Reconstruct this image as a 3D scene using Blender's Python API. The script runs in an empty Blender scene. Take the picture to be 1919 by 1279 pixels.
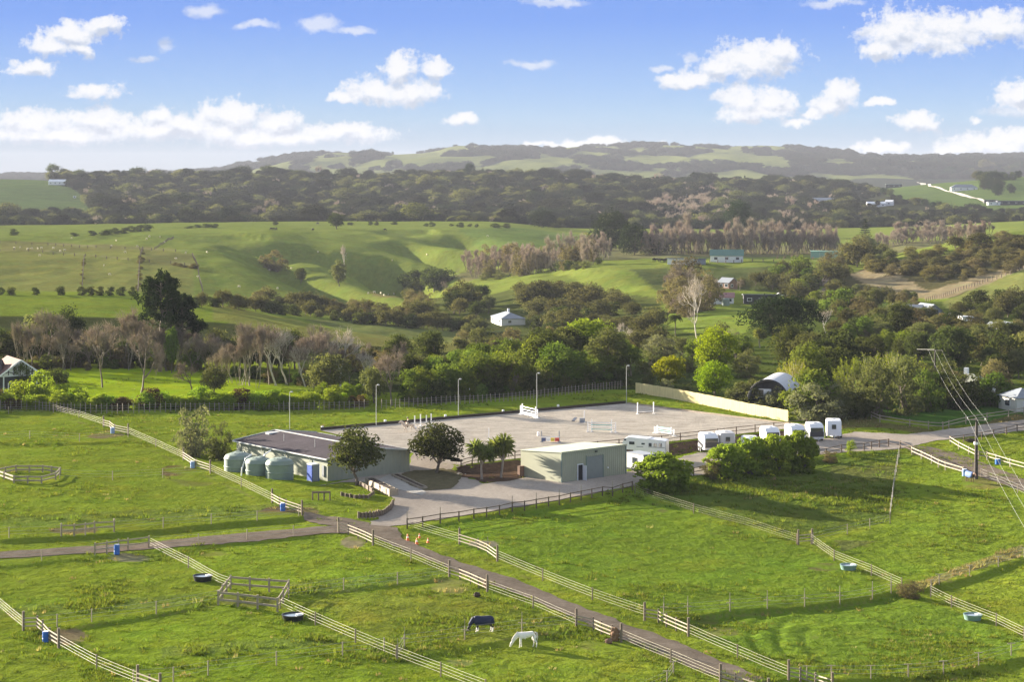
import bpy, bmesh, math, random
import numpy as np
from mathutils import Vector, Matrix, geometry

random.seed(7); RNG = np.random.default_rng(11)
F, H, HY, CX = 3731.0, 42.0, 325.0, 959.5      # focal length in photo pixels, camera height, horizon row, centre column
SC = bpy.context.scene
COL = SC.collection
SUN = Vector((-0.77, 0.60, 0.0)).normalized(); SUN_EL = math.radians(13.0)
EXPOSURE = 1.55

# ------------------------------------------------------------------ numeric helpers
def smooth(a, b, x):
    t = np.clip((np.asarray(x, float) - a) / (b - a), 0, 1); return t * t * (3 - 2 * t)

def _hash(ix, iy, s):
    h = (ix.astype(np.int64) * 374761393 + iy.astype(np.int64) * 668265263 + s * 2147483647) & 0xffffffff
    h = ((h ^ (h >> 13)) * 1274126177) & 0xffffffff
    return ((h ^ (h >> 16)) & 0xffff) / 65535.0

def vnoise(x, y, s=0):
    ix = np.floor(x); iy = np.floor(y); fx = x - ix; fy = y - iy
    fx = fx * fx * (3 - 2 * fx); fy = fy * fy * (3 - 2 * fy)
    a = _hash(ix, iy, s); b = _hash(ix + 1, iy, s); c = _hash(ix, iy + 1, s); d = _hash(ix + 1, iy + 1, s)
    return (a + (b - a) * fx) * (1 - fy) + (c + (d - c) * fx) * fy - 0.5

def fbm(x, y, s=0, o=4):
    t = 0; a = 1.0
    for i in range(o):
        t = t + a * vnoise(x, y, s + i * 17); x = x * 2.03 + 5.1; y = y * 2.03 - 3.7; a *= 0.5
    return t

def pchip(xk, yk, x):
    xk = np.asarray(xk, float); yk = np.asarray(yk, float)
    h = np.diff(xk); dl = np.diff(yk) / h; n = len(xk); d = np.zeros(n)
    for i in range(1, n - 1):
        if dl[i - 1] * dl[i] > 0:
            w1 = 2 * h[i] + h[i - 1]; w2 = h[i] + 2 * h[i - 1]
            d[i] = (w1 + w2) / (w1 / dl[i - 1] + w2 / dl[i])
    d[0] = dl[0]; d[-1] = dl[-1]
    x = np.clip(x, xk[0], xk[-1]); k = np.clip(np.searchsorted(xk, x) - 1, 0, n - 2)
    t = (x - xk[k]) / h[k]; t2 = t * t; t3 = t2 * t
    return ((2 * t3 - 3 * t2 + 1) * yk[k] + (t3 - 2 * t2 + t) * h[k] * d[k]
            + (-2 * t3 + 3 * t2) * yk[k + 1] + (t3 - t2) * h[k] * d[k + 1])

def in_poly(x, y, poly):
    ins = np.zeros(np.shape(x), bool); n = len(poly)
    for i in range(n):
        x1, y1 = poly[i]; x2, y2 = poly[(i + 1) % n]
        if y1 == y2: continue
        c = ((y1 > y) != (y2 > y)) & (x < (x2 - x1) * (y - y1) / (y2 - y1) + x1)
        ins ^= c
    return ins

def line_dist(x, y, pts):
    best = np.full(np.shape(x), 1e9); side = np.zeros(np.shape(x))
    for (x1, y1), (x2, y2) in zip(pts[:-1], pts[1:]):
        dx, dy = x2 - x1, y2 - y1; L = dx * dx + dy * dy + 1e-9
        t = np.clip(((x - x1) * dx + (y - y1) * dy) / L, 0, 1)
        d = np.hypot(x - x1 - t * dx, y - y1 - t * dy)
        s = (x - x1) * dy - (y - y1) * dx
        m = d < best
        best = np.where(m, d, best); side = np.where(m, s, side)
    return best, side

def plane_pt(px, py, z=0.0):
    d = F * (H - z) / (py - HY); return ((px - CX) * d / F, d)

# ------------------------------------------------------------------ terrain: a fan of columns (bearing) by rows (distance)
COLS = np.concatenate([np.arange(-1100, -120, 40), np.arange(-120, 2040, 6), np.arange(2040, 3060, 40)]).astype(float)
ROWS = np.concatenate([np.arange(112, 420, 0.55), 420 * 1.0062 ** np.arange(0, 546)])
PXG, DG = np.meshgrid(COLS, ROWS); XG = (PXG - CX) * DG / F

# feature lines across the valley: (photo column, distance, row seen there) or (column, distance, None, height)
def zz(e):
    return e[3] if e[2] is None else H - (e[2] - HY) * e[1] / F
KL = [
 [(0, 60, None, 0), (1919, 60, None, -1)],
 [(0, 250, None, .5), (1919, 250, None, -.5)],
 [(0, 370, None, .8), (1000, 370, None, 1.5), (1919, 370, None, .5)],
 [(0, 430, None, .6), (1919, 430, None, .6)],
 [(0, 520, None, -3), (600, 520, None, -4), (900, 520, None, -6), (1100, 520, None, -6), (1300, 520, None, -3), (1500, 520, None, -1), (1919, 520, None, 0)],
 [(-900, 650, 540), (0, 650, 548), (200, 650, 551), (400, 640, 571), (560, 625, 601), (700, 610, 627), (850, 590, 646), (1000, 600, None, -10), (1300, 600, None, -4.5), (1500, 600, None, -2.5), (1700, 600, None, -2.5), (1919, 600, None, -1)],
 [(-900, 670, None, -4), (0, 675, None, -1), (200, 675, None, -1.5), (400, 665, None, -5), (560, 652, None, -9), (700, 642, None, -13), (850, 630, None, -14), (1000, 650, None, -11), (1300, 650, None, -5), (1500, 650, None, -3), (1919, 650, None, 0)],
 [(0, 720, 556), (200, 720, 559), (400, 720, 572), (600, 710, 600), (700, 702, 611), (900, 700, 624), (1000, 700, 622), (1100, 705, 604), (1300, 720, 575), (1500, 720, 578), (1700, 720, 576), (1919, 720, 562)],
 [(0, 820, 538), (200, 820, 540), (400, 820, 556), (600, 820, 572), (750, 820, 577), (900, 820, 574), (1000, 810, 566), (1100, 800, 562), (1300, 800, 542), (1500, 800, 548), (1700, 800, 548), (1919, 800, 525)],
 [(0, 950, 490), (200, 950, 492), (400, 950, 500), (600, 950, 530), (750, 950, 545), (900, 950, 543), (1000, 940, 519), (1100, 930, 499), (1300, 930, 493), (1450, 930, 493), (1600, 930, 500), (1700, 930, 474), (1919, 930, 437), (2800, 930, 420)],
 [(0, 1080, 463), (200, 1080, 464), (400, 1080, 465), (600, 1080, 496), (750, 1080, 512), (900, 1080, 515), (1000, 1080, 502), (1100, 1080, 489), (1300, 1080, None, -8), (1500, 1080, None, -8), (1700, 1080, None, -6), (1919, 1080, None, 0)],
 [(0, 1250, 440), (200, 1250, 443), (400, 1250, 440), (500, 1250, 436), (600, 1250, 449), (750, 1250, 456), (900, 1250, 461), (1100, 1250, 474), (1300, 1250, 473), (1500, 1250, 473), (1700, 1250, 466), (1919, 1250, 458)],
 [(0, 1450, 428), (400, 1450, 425), (600, 1450, 428), (750, 1450, 430), (900, 1450, 433), (1100, 1450, 449), (1300, 1450, 446), (1500, 1450, 449), (1700, 1450, 442), (1919, 1450, 430)],
 [(0, 1700, 424), (200, 1700, 420), (400, 1700, 416), (600, 1700, 415), (900, 1700, 415), (1100, 1700, 429), (1300, 1700, 429), (1500, 1700, 431), (1700, 1700, 425), (1919, 1700, 414)],
 [(0, 1850, None, -14), (900, 1850, None, -16), (1300, 1850, None, -14), (1919, 1850, None, -6)],
 [(0, 2050, 413), (600, 2050, 418), (1100, 2050, 420), (1500, 2050, 420), (1700, 2050, 402), (1919, 2050, 398)],
 [(0, 2500, 366), (200, 2500, 376), (600, 2500, 380), (1100, 2500, 378), (1500, 2500, 385), (1700, 2450, 368), (1919, 2450, 362)],
 [(-900, 2900, 334), (0, 2900, 334), (110, 2900, 337), (200, 2900, 343), (400, 2900, 342), (600, 2900, 340), (900, 2900, 338), (1200, 2900, 347), (1400, 2900, 352), (1560, 2900, 355), (1640, 2900, 352), (1780, 2900, 341), (1919, 2900, 332), (2800, 2900, 330)],
 [(0, 3600, None, -4), (1919, 3600, None, 0)],
 [(0, 5000, None, 6), (500, 5000, 348), (1000, 5000, 346), (1919, 5000, 348)],
 [(0, 6300, None, 10), (420, 6300, 336), (600, 6300, 316), (900, 6300, 308), (1300, 6300, 310), (1600, 6300, 318), (1919, 6300, 322)],
 [(-900, 7600, 333), (0, 7600, 331), (340, 7600, 327), (420, 7600, 319), (480, 7600, 306), (600, 7600, 296), (700, 7600, 292), (850, 7600, 286), (960, 7600, 283), (1100, 7600, 282), (1250, 7600, 282), (1400, 7600, 284), (1480, 7600, 283), (1560, 7600, 293), (1650, 7600, 300), (1919, 7600, 305)],
 [(0, 8800, None, 0), (600, 8800, None, 20), (1919, 8800, None, 40)],
 [(0, 10500, 336), (1200, 10500, 320), (1560, 10500, 300), (1700, 10500, 294), (1919, 10500, 293), (2800, 10500, 300)],
 [(0, 13000, None, 0), (1919, 13000, None, 20)],
]
kD = np.array([pchip([e[0] for e in k], [e[1] for e in k], COLS) if len(k) > 2 else np.interp(COLS, [e[0] for e in k], [e[1] for e in k]) for k in KL])
kZ = np.array([pchip([e[0] for e in k], [zz(e) for e in k], COLS) if len(k) > 2 else np.interp(COLS, [e[0] for e in k], [zz(e) for e in k]) for k in KL])
for i in range(1, len(KL)): kD[i] = np.maximum(kD[i], kD[i - 1] + 8)
ZG = np.empty_like(DG)
for j in range(len(COLS)): ZG[:, j] = pchip(kD[:, j], kZ[:, j], ROWS)

# the paddocks and yard nearest the camera: scattered spot heights
near = [(0,1279,-.3),(500,1279,-.6),(960,1279,-.9),(1400,1279,-2.2),(1919,1279,-4.2),(0,1035,0),(280,1030,0),(600,990,0),(720,985,0),(900,940,0),(600,905,0),(700,905,0),
 (1050,915,0),(1170,905,0),(1300,880,0),(1500,845,0),(1690,835,0),(1919,800,.3),(300,900,1.1),(100,900,1.4),(0,820,1.3),(100,780,1.1),(450,915,.9),(220,820,1.2),(640,935,.5),(520,900,.7),
 (1500,1012,-3.0),(1400,960,-1.9),(1600,950,-2.3),(1700,1105,-3.5),(1400,1130,-2.6),(1200,1050,-1.4),(1560,890,-.5),(1450,905,-.4),(1640,880,-.5),(1000,1050,-.6),(1190,925,-.1),(1900,970,-2.0),(1830,890,-.2),(1919,1200,-4),(500,1180,-.4),(800,1150,-.5),
 (0,760,1.2),(300,760,1.0),(520,770,.9),(700,768,1.2),(900,752,1.5),(1180,735,2.0),(1350,758,1.5),(1480,790,.5),(1600,770,.3),(1800,760,.4),(300,720,.9),(100,720,.8),(700,730,.9),(1000,725,1.2),(1600,730,.6),(1850,730,.6),(150,1120,-.1),(1600,1200,-3.6),(1760,910,-1.2),(1800,1000,-2.8)]
num = np.zeros_like(ZG); den = np.full_like(ZG, 1e-6)
msk = DG < 480
for px, py, z in near:
    cx, cy = plane_pt(px, py, z)
    w = np.exp(-(((XG[msk] - cx) ** 2) + ((DG[msk] - cy) * .8) ** 2) / (2 * 16.0 ** 2)) + 1e-5 / (1 + ((XG[msk] - cx) ** 2 + (DG[msk] - cy) ** 2) / 400)
    num[msk] += w * z; den[msk] += w
zn = num / den
t = smooth(395, 455, DG); ZG = np.where(msk, zn * (1 - t) + ZG * t, ZG)
# rolling unevenness at several scales
ZG += .22 * fbm(XG / 14, DG / 14, 3, 3) * (1 - smooth(380, 440, DG)) * (1 - smooth(355, 300, DG) * .0)
ZG += 2.2 * fbm(XG / 70, DG / 90, 5, 4) * smooth(540, 760, DG) * (1 - smooth(1500, 1750, DG) * .6)
ZG += .9 * fbm(XG / 14, DG / 20, 25, 4) * smooth(540, 640, DG) * (1 - smooth(1300, 1600, DG))
ZG += 9 * fbm(XG / 180, DG / 260, 8, 4) * smooth(1850, 2150, DG) * (1 - smooth(3200, 3600, DG))
RIDG = np.abs(fbm(XG / 520 + DG / 2600, DG / 700, 9, 4))
ZG += (34 - 75 * RIDG) * smooth(4600, 5600, DG) * smooth(340, 620, PXG) * (1 - .75 * smooth(7000, 7500, DG))

def column_profile(px):
    j = np.clip(np.searchsorted(COLS, px) - 1, 0, len(COLS) - 2); t = (px - COLS[j]) / (COLS[j + 1] - COLS[j])
    return ZG[:, j] * (1 - t) + ZG[:, j + 1] * t
def ground_at(x, y):
    px = CX + x * F / y; return float(np.interp(y, ROWS, column_profile(px)))
def G(px, py, dmin=0):
    """first ground point met by the sight line through photo pixel (px, py)"""
    z = column_profile(px); yr = HY + (H - z) * F / ROWS
    ok = np.nonzero((yr <= py) & (ROWS >= dmin))[0]
    if len(ok) == 0: i = len(ROWS) - 1
    else: i = ok[0]
    d = ROWS[i]
    if i > 0 and yr[i - 1] > py and ROWS[i - 1] >= dmin:
        d = ROWS[i - 1] + (ROWS[i] - ROWS[i - 1]) * (yr[i - 1] - py) / (yr[i - 1] - yr[i])
    return Vector(((px - CX) * d / F, d, float(np.interp(d, ROWS, z))))

# gullies between the spurs of the far pasture
def carve(pts, depth, wid, asym=1.0):
    global ZG
    w = [G(*p) for p in pts]; ln = [(p.x, p.y) for p in w]
    b = (DG > min(p[1] for p in ln) - 150) & (DG < max(p[1] for p in ln) + 150) & (np.abs(XG - ln[0][0]) < 420)
    d, s = line_dist(XG[b], DG[b], ln)
    ww = np.where(s > 0, wid, wid * asym)
    tp = smooth(0, 55, np.hypot(XG[b] - ln[0][0], DG[b] - ln[0][1])) * .9 + .1
    ZG[b] -= 1.15 * depth * np.exp(-(d / ww) ** 1.6) * tp
for g in [([(497,468),(560,500),(640,534),(700,551),(770,566)], 13, 22, .45), ([(520,446),(590,468),(690,484),(770,508),(830,530)], 16, 32, .4),
          ([(735,443),(800,463),(850,474),(900,492)], 12, 22, .4), ([(835,434),(900,450),(960,462)], 14, 32, .4), ([(640,498),(720,508),(780,524)], 9, 15, .4),
          ([(690,520),(760,535),(820,548)], 8, 15, .5), ([(420,455),(500,470),(540,490)], 5, 20, .5), ([(1180,505),(1290,516),(1440,530)], 6, 22, .5), ([(1020,505),(1090,520),(1160,540)], 3, 12, .6), ([(1010, 436),(1100,448)], 5, 30, .5)]:
    carve(*g)
# stock tracks: faint treads following the contours of the far pasture
ZG += .34 * np.sin(2 * math.pi * ZG / 2.6 + 3 * fbm(XG / 60, DG / 60, 83, 2)) * smooth(640, 800, DG) * (1 - smooth(1350, 1600, DG)) * smooth(-.1, .25, fbm(XG / 90, DG / 120, 85, 3))
# terraces trodden along the fence lines: the ground drops a little on the camera's side
def terrace(pts, h, run=9.0):
    global ZG
    ln = [tuple(G(x, y)[:2]) for x, y in pts]
    b = (DG < 430) & (DG > min(p[1] for p in ln) - 25) & (DG < max(p[1] for p in ln) + 6)
    d, s = line_dist(XG[b], DG[b], ln)
    x0, x1 = min(p[0] for p in ln), max(p[0] for p in ln)
    e = smooth(x0 - 3, x0 + 3, XG[b]) * (1 - smooth(x1 - 3, x1 + 3, XG[b]))
    ZG[b] -= np.where(s > 0, h * smooth(.2, 1.0, d) * (1 - smooth(2.0, run, d)), 0) * e
for tpts, hh in [([(1270,1160),(1368,1143),(1508,1135),(1640,1116),(1690,1104)], .42), ([(545,1118),(645,1104),(745,1094),(850,1080)], .22), ([(745,1232),(871,1212),(978,1196),(1080,1180)], .24),
                 ([(0,1012),(160,1003),(306,992),(482,975),(600,966)], .42), ([(0,1062),(178,1042),(372,1024),(634,1000)], .2), ([(1710,1108),(1817,1082),(1919,1045)], .3), ([(0,832),(149,830),(245,826)], .25),
                 ([(110,1180),(293,1150),(409,1128)], .22), ([(1380,1278),(1512,1272),(1702,1268),(1834,1248),(1930,1228)], .4), ([(765,992),(960,958),(1190,922),(1300,960)], .2)]:
    terrace(tpts, hh)
# a lunging ring worn into the lower right paddock
cx, cy = G(1650, 1215)[:2]
b = (DG < 220) & (np.abs(XG - cx) < 30)
rr = np.hypot((XG[b] - cx), (DG[b] - cy) * .62); tc = smooth(-2, -9, XG[b] - cx)
for r0 in (7.0, 9.6, 12.0): ZG[b] -= .16 * np.exp(-((rr - r0) / .55) ** 2) * tc

# level pads
AR = [(20.2, 354.0), (47.7, 322.0), (-7.2, 279.6), (-30.5, 317.0)]       # arena corners
def pad(poly, z, fall):
    global ZG
    cl = poly + [poly[0]]
    b = DG < 460
    d, _ = line_dist(XG[b], DG[b], cl); ins = in_poly(XG[b], DG[b], poly)
    w = np.where(ins, 1.0, 1 - smooth(.2, fall, d)); ZG[b] = ZG[b] * (1 - w) + z * w
BARN_O = Vector((-25.1, 271.1, 0)); BU = Vector((.776, .631, 0)); BV = Vector((-.631, .776, 0))
def quad_poly(o, u, v, a, b, m=0):
    return [tuple((o + u * s + v * q)[:2]) for s, q in ((-m, -m), (a + m, -m), (a + m, b + m), (-m, b + m))]
YARD = [plane_pt(*p) for p in [(760,985),(690,990),(740,940),(690,905),(640,905),(600,912),(770,872),(776,858),(800,852),(862,874),(880,897),(905,908),(985,896),(975,882),(1180,885),(1240,868),(1310,850),(1400,838),(1520,830),(1600,810),(1700,815),(1919,788),(2240,747),(2240,763),(1919,808),(1760,826),(1690,842),(1540,852),(1300,893),(1190,912),(980,950)]]
pad(YARD, 0.0, 3.0)
pad(quad_poly(BARN_O, BU, BV, 13.8, 24, 2), 0.0, 4.0)
pad(AR, 1.0, 3.2)

# ------------------------------------------------------------------ materials
def new_mat(name):
    m = bpy.data.materials.new(name); m.use_nodes = True
    nt = m.node_tree; nt.nodes.clear()
    out = nt.nodes.new('ShaderNodeOutputMaterial')
    return m, nt, nt.nodes, nt.links, out

def N(nt, kind, **kw):
    n = nt.nodes.new(kind)
    for k, v in kw.items():
        if k in n.bl_rna.properties.keys(): setattr(n, k, v)
        else: n.inputs[k].default_value = v
    return n

def mathn(nt, op, a, b=None, clamp=False):
    n = nt.nodes.new('ShaderNodeMath'); n.operation = op; n.use_clamp = clamp
    for i, v in enumerate((a, b)):
        if v is None: continue
        if isinstance(v, (int, float)): n.inputs[i].default_value = v
        else: nt.links.new(v, n.inputs[i])
    return n.outputs[0]

def mixc(nt, fac, a, b, blend='MIX'):
    n = nt.nodes.new('ShaderNodeMix'); n.data_type = 'RGBA'; n.blend_type = blend
    for s, v in ((n.inputs[0], fac), (n.inputs[6], a), (n.inputs[7], b)):
        if isinstance(v, (int, float)): s.default_value = v
        elif isinstance(v, tuple): s.default_value = (*v[:3], 1)
        else: nt.links.new(v, s)
    return n.outputs[2]

def noise(nt, vec, scale, detail=3, rough=.55, out='Fac'):
    n = nt.nodes.new('ShaderNodeTexNoise'); n.inputs['Scale'].default_value = scale
    n.inputs['Detail'].default_value = detail; n.inputs['Roughness'].default_value = rough
    if vec is not None: nt.links.new(vec, n.inputs['Vector'])
    return n.outputs[out]

def ramp(nt, fac, stops):
    n = nt.nodes.new('ShaderNodeValToRGB'); e = n.color_ramp.elements
    while len(e) < len(stops): e.new(.5)
    for el, (p, c) in zip(e, stops):
        el.position = p; el.color = (c, c, c, 1) if isinstance(c, (int, float)) else (*c, 1)
    nt.links.new(fac, n.inputs[0]); return n.outputs[0]

def surf(name, col, rough=.75, var=.18, scale=3.0, bump=0.0, bscale=20.0, spec=.3, metal=0.0, rib=None, grain=None):
    """painted, timber or metal surface with weathering noise; rib=(spacing, depth) for profiled cladding along local x"""
    m, nt, nd, lk, out = new_mat(name)
    tc = nd.new('ShaderNodeTexCoord'); v = tc.outputs['Object']
    b = nd.new('ShaderNodeBsdfPrincipled'); b.inputs['Roughness'].default_value = rough
    b.inputs['Specular IOR Level'].default_value = spec; b.inputs['Metallic'].default_value = metal
    n1 = noise(nt, v, scale, 4); n2 = noise(nt, v, scale * .17, 2)
    f = mathn(nt, 'ADD', mathn(nt, 'MULTIPLY', n1, .6), mathn(nt, 'MULTIPLY', n2, .4))
    lo = tuple(c * (1 - var * 1.6) for c in col); hi = tuple(min(1, c * (1 + var * 1.6)) for c in col)
    c = ramp(nt, f, [(.25, lo), (.75, hi)])
    if grain:
        mp = N(nt, 'ShaderNodeMapping'); mp.inputs['Scale'].default_value = grain; lk.new(v, mp.inputs[0])
        g = noise(nt, mp.outputs[0], 1.0, 4)
        c = mixc(nt, .55, c, ramp(nt, g, [(.3, tuple(x * .6 for x in col)), (.7, tuple(min(1, x * 1.25) for x in col))]))
    lk.new(c, b.inputs['Base Color'])
    h = None
    if rib:
        sx = nd.new('ShaderNodeSeparateXYZ'); lk.new(v, sx.inputs[0])
        s = mathn(nt, 'SINE', mathn(nt, 'MULTIPLY', sx.outputs[rib[2] if len(rib) > 2 else 0], 2 * math.pi / rib[0]))
        h = ramp(nt, mathn(nt, 'ADD', mathn(nt, 'MULTIPLY', s, .5), .5), [(.35, 0.0), (.65, 1.0)])
        bp = N(nt, 'ShaderNodeBump'); bp.inputs['Distance'].default_value = rib[1]; bp.inputs['Strength'].default_value = 1
        lk.new(h, bp.inputs['Height']); lk.new(bp.outputs[0], b.inputs['Normal'])
    elif bump:
        bp = N(nt, 'ShaderNodeBump'); bp.inputs['Distance'].default_value = bump
        lk.new(noise(nt, v, bscale, 4), bp.inputs['Height']); lk.new(bp.outputs[0], b.inputs['Normal'])
    lk.new(b.outputs[0], out.inputs[0]); return m

def leafmat(name, col, col2=None, trans=.4, hvar=.04, vvar=.5, gloss=0):
    """leaves: diffuse plus light passing through, hue and value vary per plant and through the crown"""
    m, nt, nd, lk, out = new_mat(name)
    oi = nd.new('ShaderNodeObjectInfo'); geo = nd.new('ShaderNodeNewGeometry')
    n1 = noise(nt, geo.outputs['Position'], .55, 3); n2 = noise(nt, geo.outputs['Position'], 3.2, 2)
    c2 = col2 or tuple(min(1, c * 1.7) for c in col)
    f = mathn(nt, 'ADD', mathn(nt, 'MULTIPLY', n1, .6), mathn(nt, 'MULTIPLY', n2, .4))
    c = ramp(nt, f, [(.32, col), (.68, c2)])
    hs = nd.new('ShaderNodeHueSaturation'); lk.new(c, hs.inputs['Color'])
    rn = nd.new('ShaderNodeTexWhiteNoise'); rn.noise_dimensions = '1D'; lk.new(oi.outputs['Random'], rn.inputs['W'])
    lk.new(mathn(nt, 'ADD', mathn(nt, 'MULTIPLY', rn.outputs['Value'], hvar * 2), .5 - hvar), hs.inputs['Hue'])
    lk.new(mathn(nt, 'ADD', mathn(nt, 'MULTIPLY', oi.outputs['Random'], vvar), 1 - vvar * .5), hs.inputs['Value'])
    d = nd.new('ShaderNodeBsdfDiffuse'); t = nd.new('ShaderNodeBsdfTranslucent')
    lk.new(hs.outputs[0], d.inputs[0])
    tcol = mixc(nt, 1.0, hs.outputs[0], (1.0, 1.0, .55), 'MULTIPLY'); lk.new(tcol, t.inputs[0])
    mx = nd.new('ShaderNodeMixShader'); mx.inputs[0].default_value = trans
    lk.new(d.outputs[0], mx.inputs[1]); lk.new(t.outputs[0], mx.inputs[2])
    lk.new(mx.outputs[0], out.inputs[0]); return m

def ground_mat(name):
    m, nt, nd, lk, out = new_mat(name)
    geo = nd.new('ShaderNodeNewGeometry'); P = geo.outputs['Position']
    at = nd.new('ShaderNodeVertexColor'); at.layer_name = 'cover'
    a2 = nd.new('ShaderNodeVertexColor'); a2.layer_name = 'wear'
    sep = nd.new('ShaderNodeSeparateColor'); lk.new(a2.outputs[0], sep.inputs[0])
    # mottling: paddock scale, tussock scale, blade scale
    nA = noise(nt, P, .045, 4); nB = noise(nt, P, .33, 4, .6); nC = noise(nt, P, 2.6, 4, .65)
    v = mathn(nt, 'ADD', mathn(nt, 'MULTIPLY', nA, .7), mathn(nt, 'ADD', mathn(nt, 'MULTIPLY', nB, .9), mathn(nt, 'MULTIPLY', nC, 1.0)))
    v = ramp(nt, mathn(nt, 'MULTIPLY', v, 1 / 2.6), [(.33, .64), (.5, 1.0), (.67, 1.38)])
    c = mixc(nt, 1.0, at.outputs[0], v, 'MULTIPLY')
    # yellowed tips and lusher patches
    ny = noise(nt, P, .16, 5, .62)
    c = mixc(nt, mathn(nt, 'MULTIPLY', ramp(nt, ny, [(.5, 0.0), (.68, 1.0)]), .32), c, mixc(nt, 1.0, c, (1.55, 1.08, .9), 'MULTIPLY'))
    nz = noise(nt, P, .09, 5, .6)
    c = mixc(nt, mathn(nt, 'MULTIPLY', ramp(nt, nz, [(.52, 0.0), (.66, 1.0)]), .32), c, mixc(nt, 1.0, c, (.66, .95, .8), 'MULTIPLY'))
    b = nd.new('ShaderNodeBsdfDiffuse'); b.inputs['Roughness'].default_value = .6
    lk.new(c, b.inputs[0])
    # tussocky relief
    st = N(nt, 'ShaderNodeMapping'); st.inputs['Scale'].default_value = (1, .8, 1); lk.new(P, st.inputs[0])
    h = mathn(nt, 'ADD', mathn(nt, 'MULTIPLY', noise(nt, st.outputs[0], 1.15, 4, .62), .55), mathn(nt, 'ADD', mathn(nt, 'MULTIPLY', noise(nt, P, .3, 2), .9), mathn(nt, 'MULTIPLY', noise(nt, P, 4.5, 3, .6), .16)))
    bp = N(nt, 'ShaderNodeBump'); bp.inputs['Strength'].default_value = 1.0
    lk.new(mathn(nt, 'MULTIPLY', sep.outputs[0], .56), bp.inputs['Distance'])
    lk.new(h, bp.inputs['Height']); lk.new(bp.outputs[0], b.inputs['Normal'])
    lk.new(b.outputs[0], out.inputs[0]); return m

def gravel_mat(name, col, col2, scale=.25, bump=.05, streak=None):
    m, nt, nd, lk, out = new_mat(name)
    geo = nd.new('ShaderNodeNewGeometry'); P = geo.outputs['Position']
    v = P
    if streak:
        mp = N(nt, 'ShaderNodeMapping'); mp.inputs['Rotation'].default_value = (0, 0, streak[0]); mp.inputs['Scale'].default_value = (1, streak[1], 1)
        lk.new(P, mp.inputs[0]); v = mp.outputs[0]
    n1 = noise(nt, v, scale, 5, .65); n2 = noise(nt, P, 2.2, 5, .7); n3 = noise(nt, P, 9, 2, .6)
    f = mathn(nt, 'ADD', mathn(nt, 'MULTIPLY', n1, .5), mathn(nt, 'ADD', mathn(nt, 'MULTIPLY', n2, .35), mathn(nt, 'MULTIPLY', n3, .15)))
    c = ramp(nt, f, [(.36, col), (.64, col2)])
    b = nd.new('ShaderNodeBsdfDiffuse'); b.inputs['Roughness'].default_value = .7; lk.new(c, b.inputs[0])
    bp = N(nt, 'ShaderNodeBump'); bp.inputs['Distance'].default_value = bump; lk.new(mathn(nt, 'ADD', n2, mathn(nt, 'MULTIPLY', n3, .4)), bp.inputs['Height'])
    lk.new(bp.outputs[0], b.inputs['Normal']); lk.new(b.outputs[0], out.inputs[0]); return m

# ------------------------------------------------------------------ ground cover colours
YG = HY + (H - ZG) * F / DG
jx = 7 * fbm(XG / (DG * .012), DG / (DG * .0 + 30), 31, 3); jy = 3.5 * fbm(XG / (DG * .012), DG / 30, 37, 3)
PJ, YJ = PXG + jx, YG + jy
cov = np.empty(PXG.shape + (3,)); cov[:] = (.156, .202, .021)
wear = np.ones(PXG.shape)
def paint(poly, col, d0, d1, mixv=1.0, w=None, soft=0.0):
    m = in_poly(PJ, YJ, poly) & (DG >= d0) & (DG <= d1)
    k = np.where(m, mixv, 0.0)
    if soft:                                                    # fade with a noise so edges are broken up
        k = k * smooth(-soft, soft, fbm(XG / 3.0, DG / 3.0, 41, 3) + .1)
    cov[:] = cov * (1 - k[..., None]) + np.array(col) * k[..., None]
    if w is not None: wear[:] = np.where(m, w, wear)
GR = np.array([.088, .150, .017])
far = smooth(500, 900, DG)
cov = cov * (1 - far[..., None]) + np.array((.150, .185, .036)) * far[..., None]
paint([(-200,690),(330,690),(560,735),(560,752),(100,752),(-200,752)], (.215, .290, .014), 330, 452, 1, .35)
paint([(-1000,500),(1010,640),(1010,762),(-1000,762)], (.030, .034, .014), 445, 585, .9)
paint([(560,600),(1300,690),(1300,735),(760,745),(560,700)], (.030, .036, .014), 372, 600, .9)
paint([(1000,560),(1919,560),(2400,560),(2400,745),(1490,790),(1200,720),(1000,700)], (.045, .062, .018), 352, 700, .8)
paint([(1245,575),(1420,575),(1400,625),(1300,628),(1245,610)], (.14, .185, .03), 500, 760)
paint([(1810,620),(1919,610),(1919,700),(1830,690)], (.085, .12, .022), 400, 640, .8)
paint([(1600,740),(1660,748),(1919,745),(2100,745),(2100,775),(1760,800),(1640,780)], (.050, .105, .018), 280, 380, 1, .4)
paint([(1500,770),(1640,785),(1650,800),(1560,805)], (.10, .075, .04), 280, 340, .7)
paint([(1640,792),(1780,812),(1919,770),(1919,792),(1770,822),(1640,802)], (.115, .085, .042), 270, 345, .75)
# paddocks grazed to different greens
paint([(770,992),(1185,928),(1500,1025),(1680,1108),(1500,1136),(1240,1155)], (.120, .185, .019), 150, 330, .75); paint([(1250,1160),(1640,1125),(1700,1108),(1919,1200),(1900,1235),(1500,1275),(1470,1278)], (.108, .172, .019), 140, 260, .8); paint([(1690,850),(1919,925),(1919,1030),(1700,1100),(1530,1020),(1668,985)], (.130, .185, .019), 150, 300, .7)
paint([(280,1030),(630,1003),(840,1080),(545,1115),(430,1098)], (.150, .215, .019), 150, 300, .7); paint([(0,1190),(400,1135),(520,1145),(900,1300),(260,1300)], (.135, .200, .017), 130, 260, .6); paint([(560,1130),(840,1095),(1080,1180),(760,1215)], (.165, .190, .028), 150, 260, .7)
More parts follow.
